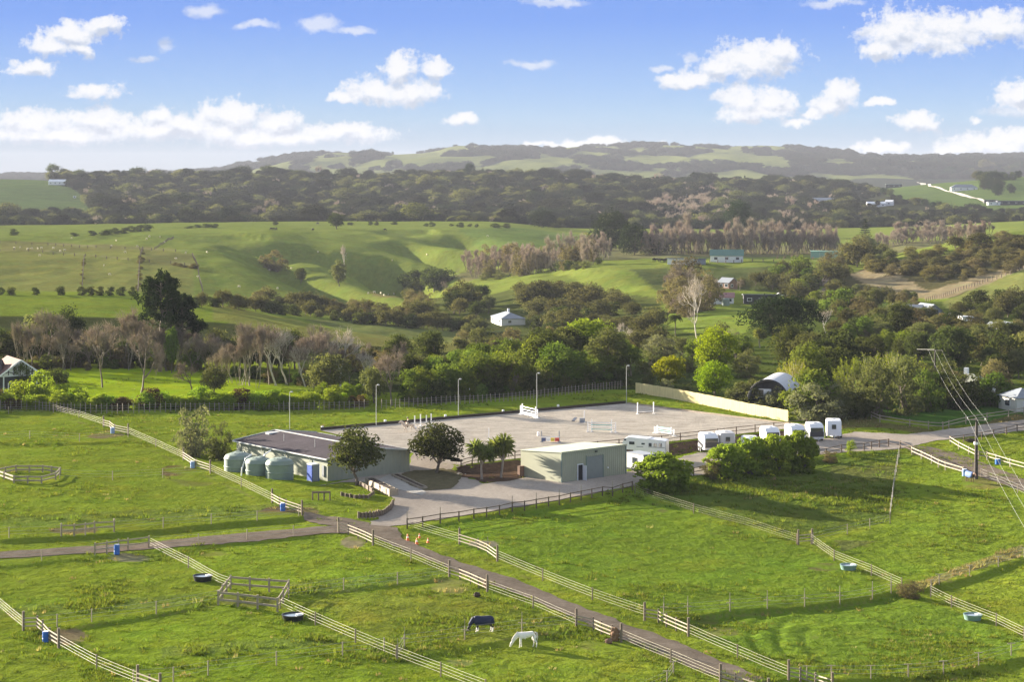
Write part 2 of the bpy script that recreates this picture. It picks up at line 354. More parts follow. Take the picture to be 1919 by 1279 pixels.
# dead grass, weeds and rank strips
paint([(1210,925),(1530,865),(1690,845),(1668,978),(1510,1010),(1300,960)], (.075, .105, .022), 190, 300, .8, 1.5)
paint([(1550,870),(1690,848),(1684,900),(1560,905)], (.125, .125, .045), 230, 290, .5, 1.6)
paint([(1700,1098),(1760,1078),(1919,1020),(1919,1042),(1810,1076),(1710,1110)], (.20, .165, .075), 170, 240, .7, 1.6)
paint([(1560,1010),(1660,985),(1660,1010),(1580,1035)], (.11, .10, .045), 180, 240, .6)
for yb, x0, x1, dy in [(1118, 540, 840, -26), (1160, 0, 400, -22), (990, 0, 600, -22), (1235, 300, 650, -20)]:
    paint([(x0, yb + dy), (x1, yb + dy - 26), (x1, yb - 26), (x0, yb)], (.120, .158, .040), 160, 300, .5, 1.3)
# bare, trampled earth
def bare(px, py, rx, ry, col=(.15, .115, .065), k=.85):
    poly = [(px + rx * math.cos(a), py + ry * math.sin(a)) for a in np.linspace(0, 2 * math.pi, 18, endpoint=False)]
    paint(poly, col, 150, 400, k, .35, .25)
for a in [(200,818,34,6), (335,884,36,12,(.13,.075,.05)), (515,962,32,11,(.13,.09,.06)), (140,994,44,7), (240,1046,44,8,(.20,.165,.11)), (125,1194,36,16,(.21,.165,.105)), (660,1018,22,11,(.22,.18,.12)), (845,1100,40,14,(.20,.18,.07),.6),
          (1025,1172,26,7,(.14,.10,.05)), (905,1022,28,8,(.24,.2,.15)), (1242,1168,26,7,(.26,.22,.17)), (1135,1208,50,12,(.17,.16,.06),.6), (1545,1064,32,7,(.13,.10,.05)), (1815,1166,20,7,(.15,.11,.055)), (1845,905,44,14,(.16,.13,.05),.7),
          (860,1242,26,6,(.18,.17,.07),.6), (465,1128,60,10,(.12,.10,.05),.5), (1290,1165,60,9,(.13,.10,.05),.5), (1345,1185,40,9,(.14,.11,.06),.5), (350,905,50,8,(.12,.10,.05),.4), (20,880,40,8,(.10,.09,.04),.5), (400,1040,30,4,(.12,.10,.05),.4), (570, 960,30,8,(.16,.115,.07))]:
    bare(*a)
g0 = np.random.default_rng(5)
for _ in range(46):                                             # dung, scrapes and worn spots
    bare(g0.uniform(0, 1900), g0.uniform(860, 1275), g0.uniform(4, 13), g0.uniform(1.5, 3.5), (.13, .12, .045), g0.uniform(.3, .7))
for ln in ([(545,1122),(645,1108),(745,1098),(840,1084)], [(760,1222),(871,1206),(978,1192),(1075,1184)], [(1250,1162),(1440,1149),(1640,1128)], [(60,1188),(172,1171),(293,1156),(405,1134)], [(765,998),(860,1028),(940,1062),(1110,1134),(1205,1170)], [(1000,1146),(1075,1182),(1160,1210),(1340,1284)], [(110,778),(240,822),(390,892),(505,948)]):
    for (x0, y0), (x1, y1) in zip(ln[:-1], ln[1:]):             # stock tracks worn along the fences
        paint([(x0, y0), (x1, y1), (x1, y1 + 3.2), (x0, y0 + 3.2)], (.165, .145, .055), 150, 330, .55, .5, .3)
# hedge-and-stream country, scrub hill, cutting, paddock tones, hillside shadows painted in
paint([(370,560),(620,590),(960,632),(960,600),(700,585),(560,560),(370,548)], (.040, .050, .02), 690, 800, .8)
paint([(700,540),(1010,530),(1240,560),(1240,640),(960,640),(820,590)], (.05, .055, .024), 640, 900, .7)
paint([(560,600),(700,605),(900,620),(900,652),(700,632)], (.115, .130, .045), 590, 720, .8)  # field behind the ridge: its shadow painted in as duller grass
paint([(400,560),(620,598),(860,640),(860,662),(600,640),(400,600)], (.19, .185, .05), 540, 660, .7)
paint([(1560,520),(1640,500),(1760,480),(1919,440),(2500,400),(2500,540),(1919,540),(1760,560),(1600,555)], (.075, .070, .030), 720, 1000)
paint([(1590,515),(1700,485),(1720,500),(1690,520),(1740,545),(1840,515),(1919,495),(1919,510),(1770,560),(1680,560),(1640,540)], (.265, .215, .125), 700, 1000, .85)
paint([(1760,568),(1919,505),(2500,440),(2500,580),(1919,575),(1780,580)], (.16, .175, .05), 600, 960, 1)
paint([(-1000,415),(-200,440),(0,450),(320,465),(370,480),(360,560),(-1000,560)], (.175, .178, .046), 800, 1200, .8)
paint([(0,452),(280,462),(300,470),(0,472)], (.150, .140, .05), 900, 1300, .6)
paint([(260,470),(360,475),(370,500),(280,497)], (.14, .14, .045), 850, 1200, .7)
paint([(690,540),(790,550),(780,562),(700,556)], (.15, .11, .055), 780, 1000, .7)
paint([(1180,505),(1450,500),(1450,545),(1240,550)], (.06, .072, .03), 780, 950, .75)  # shadow on the slope below the crest, painted into the ground colour
paint([(940,520),(1100,500),(1260,494),(1260,500),(1100,512),(960,545)], (.16, .19, .04), 700, 960, .7)
paint([(860,430),(960,425),(1150,448),(1150,490),(900,470)], (.10, .155, .04), 1000, 1700, .6)
paint([(830,520),(1200,450),(1580,440),(1900,430),(1900,470),(1560,478),(1200,485),(900,530)], (.14, .12, .07), 1060, 1340, .7)
# wooded slope with clearings
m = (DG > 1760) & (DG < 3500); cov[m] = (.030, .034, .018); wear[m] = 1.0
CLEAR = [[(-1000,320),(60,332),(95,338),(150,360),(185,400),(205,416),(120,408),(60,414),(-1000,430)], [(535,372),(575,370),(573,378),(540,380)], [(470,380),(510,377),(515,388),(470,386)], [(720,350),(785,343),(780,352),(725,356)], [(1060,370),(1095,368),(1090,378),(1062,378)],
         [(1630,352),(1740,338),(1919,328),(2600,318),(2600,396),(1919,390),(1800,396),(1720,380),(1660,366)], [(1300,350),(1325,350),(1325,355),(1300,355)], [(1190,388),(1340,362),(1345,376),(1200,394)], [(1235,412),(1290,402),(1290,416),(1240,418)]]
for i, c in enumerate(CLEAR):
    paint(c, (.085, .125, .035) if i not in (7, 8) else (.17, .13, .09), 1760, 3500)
paint([(0,395),(70,392),(110,400),(105,412),(0,420)], (.14, .13, .06), 1760, 2500, .8)
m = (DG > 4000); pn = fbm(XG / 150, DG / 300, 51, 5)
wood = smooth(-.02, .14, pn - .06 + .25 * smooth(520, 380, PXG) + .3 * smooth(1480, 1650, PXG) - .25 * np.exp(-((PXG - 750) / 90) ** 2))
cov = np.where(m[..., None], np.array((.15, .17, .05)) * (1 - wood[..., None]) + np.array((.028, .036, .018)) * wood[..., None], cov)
wear = np.where(DG > 600, wear * .6, wear)

def np_mesh(name, V, faces, mat=None, smoothf=False, attrs=None):
    me = bpy.data.meshes.new(name); V = np.ascontiguousarray(V, np.float32); n = len(V)
    me.vertices.add(n); me.vertices.foreach_set('co', V.ravel())
    if isinstance(faces, np.ndarray):
        k = faces.shape[1]; fl = faces.ravel().astype(np.int32); starts = np.arange(len(faces), dtype=np.int32) * k
    else:
        fl = np.array([i for f in faces for i in f], np.int32)
        starts = np.concatenate([[0], np.cumsum([len(f) for f in faces])[:-1]]).astype(np.int32) if faces else np.zeros(0, np.int32)
    me.loops.add(len(fl)); me.loops.foreach_set('vertex_index', fl)
    me.polygons.add(len(starts)); me.polygons.foreach_set('loop_start', starts)
    me.polygons.foreach_set('use_smooth', np.full(len(starts), bool(smoothf)))
    me.update(calc_edges=True)
    if mat: me.materials.append(mat)
    for nm, arr in (attrs or {}).items():
        a = me.color_attributes.new(nm, 'FLOAT_COLOR', 'POINT')
        buf = np.ones((n, 4), np.float32); buf[:, :3] = arr; a.data.foreach_set('color', buf.ravel())
    return me

def link(name, me, parent=None, loc=(0, 0, 0), rotz=0.0, scale=None):
    o = bpy.data.objects.new(name, me); COL.objects.link(o); o.location = loc; o.rotation_euler = (0, 0, rotz)
    if scale is not None: o.scale = scale
    if parent: o.parent = parent
    return o

def tag(o, label=None, cat=None, group=None, kind=None):
    for k, v in (('label', label), ('category', cat), ('group', group), ('kind', kind)):
        if v: o[k] = v
    return o

def thing(name, label, cat, loc=(0, 0, 0), rotz=0.0, group=None, scale=None):
    o = bpy.data.objects.new(name, None); COL.objects.link(o); o.location = loc; o.rotation_euler = (0, 0, rotz)
    o.empty_display_size = .2
    if scale is not None: o.scale = scale
    return tag(o, label, cat, group)

nr, nc = PXG.shape
idx = np.arange(nr * nc).reshape(nr, nc)
quads = np.stack([idx[:-1, :-1], idx[:-1, 1:], idx[1:, 1:], idx[1:, :-1]], -1).reshape(-1, 4)
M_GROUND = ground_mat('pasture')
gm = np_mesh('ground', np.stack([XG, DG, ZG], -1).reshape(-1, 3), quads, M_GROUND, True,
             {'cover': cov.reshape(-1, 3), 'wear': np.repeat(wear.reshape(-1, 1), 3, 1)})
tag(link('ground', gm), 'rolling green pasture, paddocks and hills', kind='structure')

# ------------------------------------------------------------------ sheets of gravel, sand and paving laid on the ground
def sheet(name, poly, mat, lift=.05, step=1.2, jag=.25, label=None, z=None):
    """poly: world xy outline, edges roughened, filled with a grid that follows the ground"""
    pts = []
    for (x1, y1), (x2, y2) in zip(poly, poly[1:] + poly[:1]):
        L = math.hypot(x2 - x1, y2 - y1); n = max(1, int(L / max(.5, step * .6)))
        for i in range(n):
            t = i / n; x = x1 + (x2 - x1) * t; y = y1 + (y2 - y1) * t
            j = jag * 2 * float(fbm(np.array(x * .6), np.array(y * .6), 77, 3)) if jag else 0
            pts.append((x - j * (y2 - y1) / L, y + j * (x2 - x1) / L))
    n0 = len(pts); ax = np.array(pts)
    gx, gy = np.meshgrid(np.arange(ax[:, 0].min() + .3, ax[:, 0].max(), step), np.arange(ax[:, 1].min() + .3, ax[:, 1].max(), step))
    gx, gy = gx.ravel(), gy.ravel()
    keep = in_poly(gx, gy, pts); d, _ = line_dist(gx, gy, pts + [pts[0]]); keep &= d > step * .4
    allp = pts + list(zip(gx[keep], gy[keep]))
    r = geometry.delaunay_2d_cdt([Vector(p) for p in allp], [(i, (i + 1) % n0) for i in range(n0)], [], 1, 1e-4)
    V = [(p.x, p.y, (ground_at(p.x, p.y) if z is None else z) + lift) for p in r[0]]
    me = np_mesh(name, np.array(V), [list(f) for f in r[2]], mat, True)
    return tag(link(name, me), label, kind='structure')
def gp(pts): return [tuple(G(*p)[:2]) for p in pts]

M_TRACK = gravel_mat('track gravel', (.135, .106, .078), (.26, .212, .162), .5, .05)
M_YARD = gravel_mat('yard gravel', (.235, .20, .168), (.44, .382, .318), .12, .03, (.9, .35))
M_SAND = gravel_mat('arena sand', (.31, .272, .225), (.60, .535, .45), .30, .18, (.65, 2.2))
M_BARK = gravel_mat('bark mulch', (.060, .040, .028), (.135, .088, .060), 1.2, .15)
M_CONC = surf('concrete', (.33, .31, .28), .8, .14, .8, .01, 30)
M_ROAD = gravel_mat('drive surface', (.20, .18, .165), (.32, .295, .265), .2, .03)
sheet('yard', YARD, M_YARD, .05, 1.3, .35, 'pale gravel yard between barn and shed')
sheet('track', gp([(-60,1044),(0,1036),(150,1026),(300,1016),(460,1000),(560,992),(690,985),(742,990),(755,1012),(792,1027),(855,1053),(960,1086),(1085,1139),(1150,1162),(1260,1203),(1440,1278),(1490,1300),(1420,1306),(1390,1290),(1300,1255),(1200,1214),(1075,1160),(960,1112),(842,1068),(770,1038),(705,1009),(680,1000),(620,1000),(460,1018),(300,1030),(150,1040),(0,1049),(-60,1054)]), M_TRACK, .07, .9, .3, 'brown gravel farm track')
sheet('path', gp([(569,960),(600,966),(650,973),(692,982),(690,992),(640,990),(600,985),(568,975)]), M_TRACK, .09, .8, .2, 'trodden dirt path to the paddock gate')
sheet('road', gp([(1690,838),(1720,855),(1770,872),(1830,892),(1919,922),(1960,940),(2260,1072),(2260,1040),(1960,916),(1919,898),(1850,872),(1790,850),(1740,838)]), M_TRACK, .06, .8, .2, 'gravel lane running down beside the paddocks')
sheet('arena', AR, M_SAND, .05, 1.5, 0, 'sand riding arena', z=1.0)

# ------------------------------------------------------------------ mesh builder
class MB:
    def __init__(s): s.v = []; s.f = []
    def add(s, v, f):
        o = len(s.v); s.v += [tuple(p) for p in v]; s.f += [tuple(i + o for i in q) for q in f]; return s
    def box(s, c, d, rz=0.0, rx=0.0, ry=0.0):
        M = Matrix.Translation(c) @ Matrix.Rotation(rz, 4, 'Z') @ Matrix.Rotation(ry, 4, 'Y') @ Matrix.Rotation(rx, 4, 'X')
        v = [M @ Vector((x * d[0] / 2, y * d[1] / 2, z * d[2] / 2)) for x in (-1, 1) for y in (-1, 1) for z in (-1, 1)]
        return s.add(v, [(0, 1, 3, 2), (4, 6, 7, 5), (0, 4, 5, 1), (2, 3, 7, 6), (0, 2, 6, 4), (1, 5, 7, 3)])
    def beam(s, a, b, w, h):
        """rectangular bar from a to b, w wide, h high"""
        a, b = Vector(a), Vector(b); d = (b - a).normalized()
        up = Vector((0, 0, 1)) if abs(d.z) < .95 else Vector((0, 1, 0))
        x = d.cross(up).normalized() * w / 2; y = x.cross(d).normalized() * h / 2
        v = [p + i * x + j * y for p in (a, b) for i, j in ((-1, -1), (1, -1), (1, 1), (-1, 1))]
        return s.add(v, [(0, 1, 2, 3), (7, 6, 5, 4), (0, 4, 5, 1), (1, 5, 6, 2), (2, 6, 7, 3), (3, 7, 4, 0)])
    def tube(s, pts, r, n=6, cap=True):
        pts = [Vector(p) for p in pts]; rs = r if isinstance(r, (list, tuple)) else [r] * len(pts); o = len(s.v)
        for i, p in enumerate(pts):
            d = (pts[min(i + 1, len(pts) - 1)] - pts[max(i - 1, 0)]).normalized()
            up = Vector((0, 0, 1)) if abs(d.z) < .9 else Vector((1, 0, 0))
            x = d.cross(up).normalized(); y = x.cross(d)
            s.v += [tuple(p + (x * math.cos(2 * math.pi * k / n) + y * math.sin(2 * math.pi * k / n)) * rs[i]) for k in range(n)]
        for i in range(len(pts) - 1):
            for k in range(n):
                a = o + i * n + k; b = o + i * n + (k + 1) % n; s.f.append((a, b, b + n, a + n))
        if cap:
            s.f.append(tuple(o + k for k in reversed(range(n)))); e = o + (len(pts) - 1) * n; s.f.append(tuple(e + k for k in range(n)))
        return s
    def lathe(s, prof, n=24, c=(0, 0, 0)):
        o = len(s.v)
        for r, z in prof: s.v += [(c[0] + r * math.cos(2 * math.pi * k / n), c[1] + r * math.sin(2 * math.pi * k / n), c[2] + z) for k in range(n)]
        for i in range(len(prof) - 1):
            for k in range(n):
                a = o + i * n + k; b = o + i * n + (k + 1) % n; s.f.append((a, b, b + n, a + n))
        s.f.append(tuple(o + k for k in reversed(range(n)))); e = o + (len(prof) - 1) * n; s.f.append(tuple(e + k for k in range(n)))
        return s
    def prism(s, poly, z0, z1):
        n = len(poly); v = [(x, y, z0) for x, y in poly] + [(x, y, z1) for x, y in poly]
        return s.add(v, [tuple(reversed(range(n))), tuple(range(n, 2 * n))] + [(i, (i + 1) % n, n + (i + 1) % n, n + i) for i in range(n)])
    def extrude_y(s, prof, y0, y1):
        """profile in x,z swept along y"""
        n = len(prof); v = [(x, y0, z) for x, z in prof] + [(x, y1, z) for x, z in prof]
        return s.add(v, [tuple(range(n)), tuple(reversed(range(n, 2 * n)))] + [(i, n + i, n + (i + 1) % n, (i + 1) % n) for i in range(n)])
    def mesh(s, name, mat=None, smoothf=False, angle=None):
        me = np_mesh(name, np.array(s.v, float), s.f, mat, smoothf)
        bm = bmesh.new(); bm.from_mesh(me); bmesh.ops.recalc_face_normals(bm, faces=bm.faces)
        if angle:
            for e in bm.edges: e.smooth = len(e.link_faces) == 2 and e.calc_face_angle(0) < angle
        bm.to_mesh(me); bm.free()
        return me
    def build(s, name, mat, parent=None, loc=(0, 0, 0), rotz=0.0, smoothf=False, angle=None):
        return link(name, s.mesh(name, mat, smoothf, angle), parent, loc, rotz)

# ------------------------------------------------------------------ plants: every crown is many leaf-sized faces set out on its twigs
def unit(v): return v / (np.linalg.norm(v, axis=-1, keepdims=True) + 1e-9)
def rnd_dirs(n, g): return unit(g.normal(size=(n, 3)))
def cards(C, Nrm, size, asp, g, jit=.55):
    """leaf clusters: one bent pair of faces at each centre, facing roughly Nrm"""
    n = len(C); nn = unit(Nrm + jit * g.normal(size=(n, 3)))
    t = unit(np.cross(nn, g.normal(size=(n, 3)))); b = np.cross(nn, t)
    s = (size * (.65 + .7 * g.random(n)))[:, None] if np.isscalar(size) else (size * (.65 + .7 * g.random(n)))[:, None]
    t = t * s; b = b * s * asp
    V = np.stack([C - t, C - .35 * t + b + nn * s * .25, C + t, C - .1 * t - b + nn * s * .2], 1).reshape(-1, 3)
    q = np.arange(4 * n).reshape(n, 4)
    return V, q

def limb(mb, a, b, r0, r1, g, n=4, bend=.12, sides=5):
    a, b = np.array(a, float), np.array(b, float); L = np.linalg.norm(b - a)
    pts = [a + (b - a) * i / n + (g.normal(size=3) * L * bend * .5 if 0 < i < n else 0) for i in range(n + 1)]
    mb.tube(pts, [r0 + (r1 - r0) * i / n for i in range(n + 1)], sides, False); return pts

def clump_crown(g, ncl, per, shape, rc, leaf, asp=.55, flat=1.0, up=.25, jit=.6):
    """shape(g) returns a clump centre inside the unit crown; leaves sit over each clump's surface"""
    Cs, Ns = [], []
    cents = [shape(g) for _ in range(ncl)]
    for c in cents:
        r = rc * (.6 + .8 * g.random()); d = rnd_dirs(per, g); d[:, 2] = np.where(d[:, 2] < -.35, -d[:, 2] * .6, d[:, 2])
        p = c + d * r * (.72 + .34 * g.random((per, 1))) * np.array([1, 1, flat])
        Cs.append(p); Ns.append(unit(d + np.array([0, 0, up])))
    C = np.concatenate(Cs); Nn = np.concatenate(Ns)
    V, q = cards(C, Nn, leaf, asp, g, jit); return V, q, cents

def dome(z0, z1, rx, hollow=.45, droop=0.0):
    def f(g):
        while True:
            d = g.normal(size=3); d /= np.linalg.norm(d)
            r = hollow + (1 - hollow) * g.random() ** .6
            x, y, z = d * r
            if z > -.75: break
        k = 1 if z > 0 else .85
        return np.array([x * rx * k, y * rx * k, z0 + (z * .5 + .5) * (z1 - z0)])
    return f

PROTO = {}
def reg(kind, crown, trunk=None, w=1.0): PROTO.setdefault(kind, []).append((crown, trunk, w))

def p_broad(g, w=.9, base=.22, ncl=46, per=60, rc=.15, leaf=.028, trunks=1, asp=.55, hollow=.45):
    V, q, cents = clump_crown(g, ncl, per, dome(base, .93, w / 2 - .06, hollow), rc * w / .9, leaf, asp)
    mb = MB(); 
    for k in range(trunks):
        off = np.array([g.normal() * .03 * (trunks > 1), g.normal() * .03 * (trunks > 1), 0]); top = np.array([g.normal() * .07, g.normal() * .07, base + .22])
        pts = limb(mb, off - np.array([0, 0, .02]), top, .028, .016, g, 4, .08, 7)
        for c in cents[k::max(3, trunks * 2)]: limb(mb, pts[2 + int(g.integers(0, 3))], c, .011, .003, g, 3, .16, 4)
    return V, q, mb, w
def p_shrub(g, w=1.1, ncl=34, per=55, rc=.2, leaf=.04, asp=.6, base=.0, flat=.85):
    V, q, cents = clump_crown(g, ncl, per, dome(base - .22, .9, w / 2 - .1, .4), rc, leaf, asp, flat)
    mb = MB()
    for c in cents[::4]: limb(mb, (g.normal() * .05, g.normal() * .05, -.03), c, .02, .005, g, 3, .14, 4)
    return V, q, mb, w
def p_bare(g, w=.75, depth=5, spread=.5, upb=.35, base=.12, multi=1, twigs=1700, tl=.075):
    mb = MB(); tips = []
    def grow(p, d, L, r, k):
        e = p + d * L; mid = (p + e) / 2 + g.normal(size=3) * L * .07
        mb.tube([p, mid, e], [r, r * .85, r * .68], 5 if k > 2 else 3, False)
        tips.append((p, e, k))
        if k == 0: return
        for i in range(3 if k > 1 else 4):
            nd = d + g.normal(size=3) * spread; nd[2] += upb; nd /= np.linalg.norm(nd)
            grow(e if i else mid * .3 + e * .7, nd, L * (.62 + .22 * g.random()), r * .6, k - 1)
    for m in range(multi):
        d = np.array([g.normal() * .16 * multi, g.normal() * .16 * multi, 1.0]); d /= np.linalg.norm(d)
        grow(np.array([g.normal() * .015 * multi, g.normal() * .015 * multi, -.02]), d, .21 + base, .020 / math.sqrt(multi), depth - (multi > 2))
    v = np.array(mb.v); zmax = np.percentile(v[:, 2], 99.6); rad = np.percentile(np.hypot(v[:, 0], v[:, 1]), 97)
    S = np.array([w / 2 / rad, w / 2 / rad, 1 / zmax]); mb.v = [tuple(x) for x in v * S]
    ends = [(a * S, b * S) for a, b, k in tips if k <= 1]
    pk = g.integers(0, len(ends), twigs); A = np.array([ends[i][0] for i in pk]); B = np.array([ends[i][1] for i in pk])
    t = g.random((twigs, 1)); p = A + (B - A) * t; d = unit(unit(B - A) + g.normal(size=(twigs, 3)) * .5 + np.array([0, 0, .25])) * tl * (.5 + g.random((twigs, 1)))
    s = unit(np.cross(d, g.normal(size=(twigs, 3)))) * .0021
    V = np.stack([p - s, p + s, p + d + s * .4, p + d - s * .4], 1).reshape(-1, 3)
    return V, np.arange(4 * twigs).reshape(-1, 4), mb, w
def p_pine(g, w=.55, base=.40, nb=58, lean=0.0):
    mb = MB(); Cs, Ns = [], []
    tp = [np.array([g.normal() * .01, g.normal() * .01, z]) + np.array([lean * z, 0, 0]) for z in np.linspace(-.02, .93, 9)]
    mb.tube(tp, [.022 * (1 - .8 * i / 8) + .003 for i in range(9)], 7, False)
    for i in range(nb):
        z = base + (.92 - base) * (i / nb) ** .9; k = (z - base) / (1 - base)
        R = w / 2 * (1.0 - .72 * k ** 1.3) * (.55 + .6 * g.random()); a = g.random() * 6.283
        root = np.array([lean * z, 0, z]); tip = root + np.array([math.cos(a) * R, math.sin(a) * R, R * (.25 + .55 * g.random())])
        pts = limb(mb, root, tip, .006, .002, g, 3, .1, 4)
        for c0 in (pts[-1], pts[-2] * .5 + pts[-1] * .5, pts[-2]):
            m = 34; d = rnd_dirs(m, g); d[:, 2] = np.abs(d[:, 2]) * 1.4 - .15
            Cs.append(c0 + d * np.array([.05, .05, .05]) * (.5 + .7 * g.random((m, 1)))); Ns.append(rnd_dirs(m, g) + d * .3)
        m = 16; zz_ = g.random((m, 1)) * .07; Cs.append(tip + np.concatenate([g.normal(size=(m, 2)) * .009, zz_], 1)); Ns.append(rnd_dirs(m, g))
    V, q = cards(np.concatenate(Cs), np.concatenate(Ns), .021, .34, g, .4); return V, q, mb, w
def p_conifer(g, w=.42, tiers=15):
    mb = MB(); mb.tube([(0, 0, -.02), (0, 0, .5), (0, 0, 1)], [.018, .012, .002], 6, False); Cs, Ns = [], []
    for i in range(tiers):
        z = .1 + .86 * i / (tiers - 1); R = w / 2 * (1 - .9 * (i / (tiers - 1)) ** 1.1)
        for k in range(7):
            a = 6.283 * (k / 7 + .11 * i); tip = np.array([math.cos(a) * R, math.sin(a) * R, z + R * .10])
            limb(mb, (0, 0, z), tip, .004, .0015, g, 2, .04, 3)
            m = 26; t = g.random((m, 1)) ** .7; p = np.array([0, 0, z]) * (1 - t) + tip * t
            p = p + np.concatenate([g.normal(size=(m, 2)) * .016, np.abs(g.normal(size=(m, 1))) * .012], 1); Cs.append(p); Ns.append(np.tile([0, 0, 1.0], (m, 1)))
    V, q = cards(np.concatenate(Cs), np.concatenate(Ns), .019, .45, g, .5); return V, q, mb, w
def frond(V, Q, root, a, L, rise, droop, wid, g, seg=7, lea=True):
    """an arching frond with leaflets down both sides"""
    d = np.array([math.cos(a), math.sin(a), 0]); sd = np.array([-math.sin(a), math.cos(a), 0]); pts = []
    for i in range(seg + 1):
        t = i / seg; pts.append(root + d * L * t * (1 - .12 * t) + np.array([0, 0, 1]) * L * (rise * t - droop * t * t))
    for i in range(seg):
        for sgn in (-1, 1):
            for h in (0, .5):
                p = pts[i] * (1 - h) + pts[i + 1] * h; t = (i + h) / seg; wl = wid * math.sin(math.pi * min(.97, .12 + .86 * t))
                e = p + sd * sgn * wl + d * wl * .55 + np.array([0, 0, -wl * .35 + g.normal() * wl * .12]); o = len(V)
                k = (pts[i + 1] - pts[i]) * .42
                V += [p, p + k, e + k * .35, e]; Q.append((o, o + 1, o + 2, o + 3))
    return pts
def p_palm(g, w=.9, trunk=.55, nf=34, rise=.75, droop=.95, wid=.055, tr=.03, skirt=.35):
    mb = MB(); mb.tube([(0, 0, -.02), (.008, 0, trunk * .5), (0, 0, trunk)], [tr, tr * .8, tr * .85], 8, False); V, Q = [], []
    for i in range(nf):
        e = g.random(); L = w / 2 * (.85 + .25 * g.random())
        frond(V, Q, np.array([0, 0, trunk]), 2.4 * i + g.random() * .3, L, rise * (1.45 - 1.9 * e) + .1, droop * (.75 + .35 * e), wid, g)
    return np.array(V), np.array(Q), mb, w
def p_cabbage(g, w=.75, heads=6):
    mb = MB(); V, Q = [], []
    base = limb(mb, (0, 0, -.02), (g.normal() * .04, g.normal() * .04, .38), .035, .026, g, 3, .06, 6)
    for h in range(heads):
        a = 6.283 * h / heads + g.random() * .5; r = w * (.10 + .16 * g.random()); c = np.array([math.cos(a) * r, math.sin(a) * r, .60 + .22 * g.random()])
        limb(mb, base[-1], c, .022, .014, g, 3, .08, 5)
        m = 84; d = rnd_dirs(m, g); d[:, 2] = d[:, 2] * .9 + .12; L = w * .34
        for q in d:
            s = np.cross(q, g.normal(size=3)); s = s / np.linalg.norm(s) * w * .024; o = len(V)
            V += [c + s, c + q * L * .6 + s * 1.1, c + q * L * (1 + .1 * g.random()) - np.array([0, 0, L * .16]), c + q * L * .6 - s * 1.1]; Q.append((o, o + 1, o + 2, o + 3))
    return np.array(V), np.array(Q), mb, w
def p_plume(g, w=.95, n=70):
    """bamboo: arching culms with feathery leaf along them"""
    mb = MB(); Cs, Ns = [], []
    for i in range(n):
        a = g.random() * 6.283; r = w / 2 * math.sqrt(g.random()); hh = (.75 + .3 * g.random()) * (1 - .35 * (2 * r / w) ** 2)
        p0 = np.array([math.cos(a) * r * .5, math.sin(a) * r * .5, 0]); p1 = np.array([math.cos(a) * r * .85, math.sin(a) * r * .85, hh * .7]); p2 = np.array([math.cos(a) * (r + .08), math.sin(a) * (r + .08), hh])
        mb.tube([p0, p1, p2], [.006, .004, .0015], 3, False)
        m = 46; t = .25 + .75 * g.random((m, 1)); p = (1 - t) ** 2 * p0 + 2 * t * (1 - t) * p1 + t * t * p2
        Cs.append(p + g.normal(size=(m, 3)) * np.array([.022, .022, .03])); Ns.append(rnd_dirs(m, g))
    V, q = cards(np.concatenate(Cs), np.concatenate(Ns), .024, .3, g, .3); return V, q, mb, w

def addp(kind, r):
    V, q, mb, w = r
    reg(kind, np_mesh(kind + '_crown', V, q), np_mesh(kind + '_trunk', np.array(mb.v), mb.f) if mb and mb.v else None, w)
def g_(s): return np.random.default_rng(s)
for s in range(3):
    addp('broad', p_broad(g_(s + 1), .95, .24, 56, 70))
    addp('dense', p_broad(g_(s + 11), .9, .10, 60, 70, .15, .026))
    addp('open', p_broad(g_(s + 21), 1.0, .34, 34, 60, .13, .03, 2, .5, .55))
    addp('shrub', p_shrub(g_(s + 31)))
    addp('bushy', p_shrub(g_(s + 161), 1.15, 100, 80, .14, .037, .6))
    addp('feather', p_shrub(g_(s + 41), 1.15, 44, 60, .17, .05, .22))
    addp('bare', p_bare(g_(s + 51), .72))
    addp('barewide', p_bare(g_(s + 61), 1.0, 5, .62, .22, .0, 1))
    addp('baresparse', p_bare(g_(s + 141), .72, 5, .5, .35, .12, 1, 800, .06)); addp('bareshrub', p_bare(g_(s + 151), .8, 5, .42, .42, -.08, 4, 3200, .08))
    addp('barestem', p_bare(g_(s + 71), .55, 5, .36, .5, .14, 3, 2200, .06))
    addp('pine', p_pine(g_(s + 81), .6))
    addp('macro', p_broad(g_(s + 91), 1.25, -.05, 70, 70, .17, .035, 1, .38, .5))
    addp('umbrella', p_broad(g_(s + 101), 1.3, .55, 34, 60, .15, .035, 2, .45, .3))
    addp('plume', p_plume(g_(s + 111)))
    addp('lowtree', p_broad(g_(s + 121), 1.2, .08, 40, 50, .2, .045, 1))
addp('lime', p_broad(g_(201), 1.0, .10, 80, 80, .12, .024)); addp('lime', p_broad(g_(202), 1.05, .08, 80, 80, .12, .024))
addp('norfolk', p_conifer(g_(211), .5)); addp('cypress', p_conifer(g_(212), .36, 22))
addp('phoenix', p_palm(g_(221), 1.15, .38, 46, .8, .95, .07, .05)); addp('fanpalm', p_palm(g_(222), .42, .84, 40, .5, .9, .07, .014)); addp('feathpalm', p_palm(g_(223), .6, .62, 30, .7, 1.0, .07, .02))
addp('cabbage', p_cabbage(g_(231))); addp('cabbage', p_cabbage(g_(232), .8, 5))

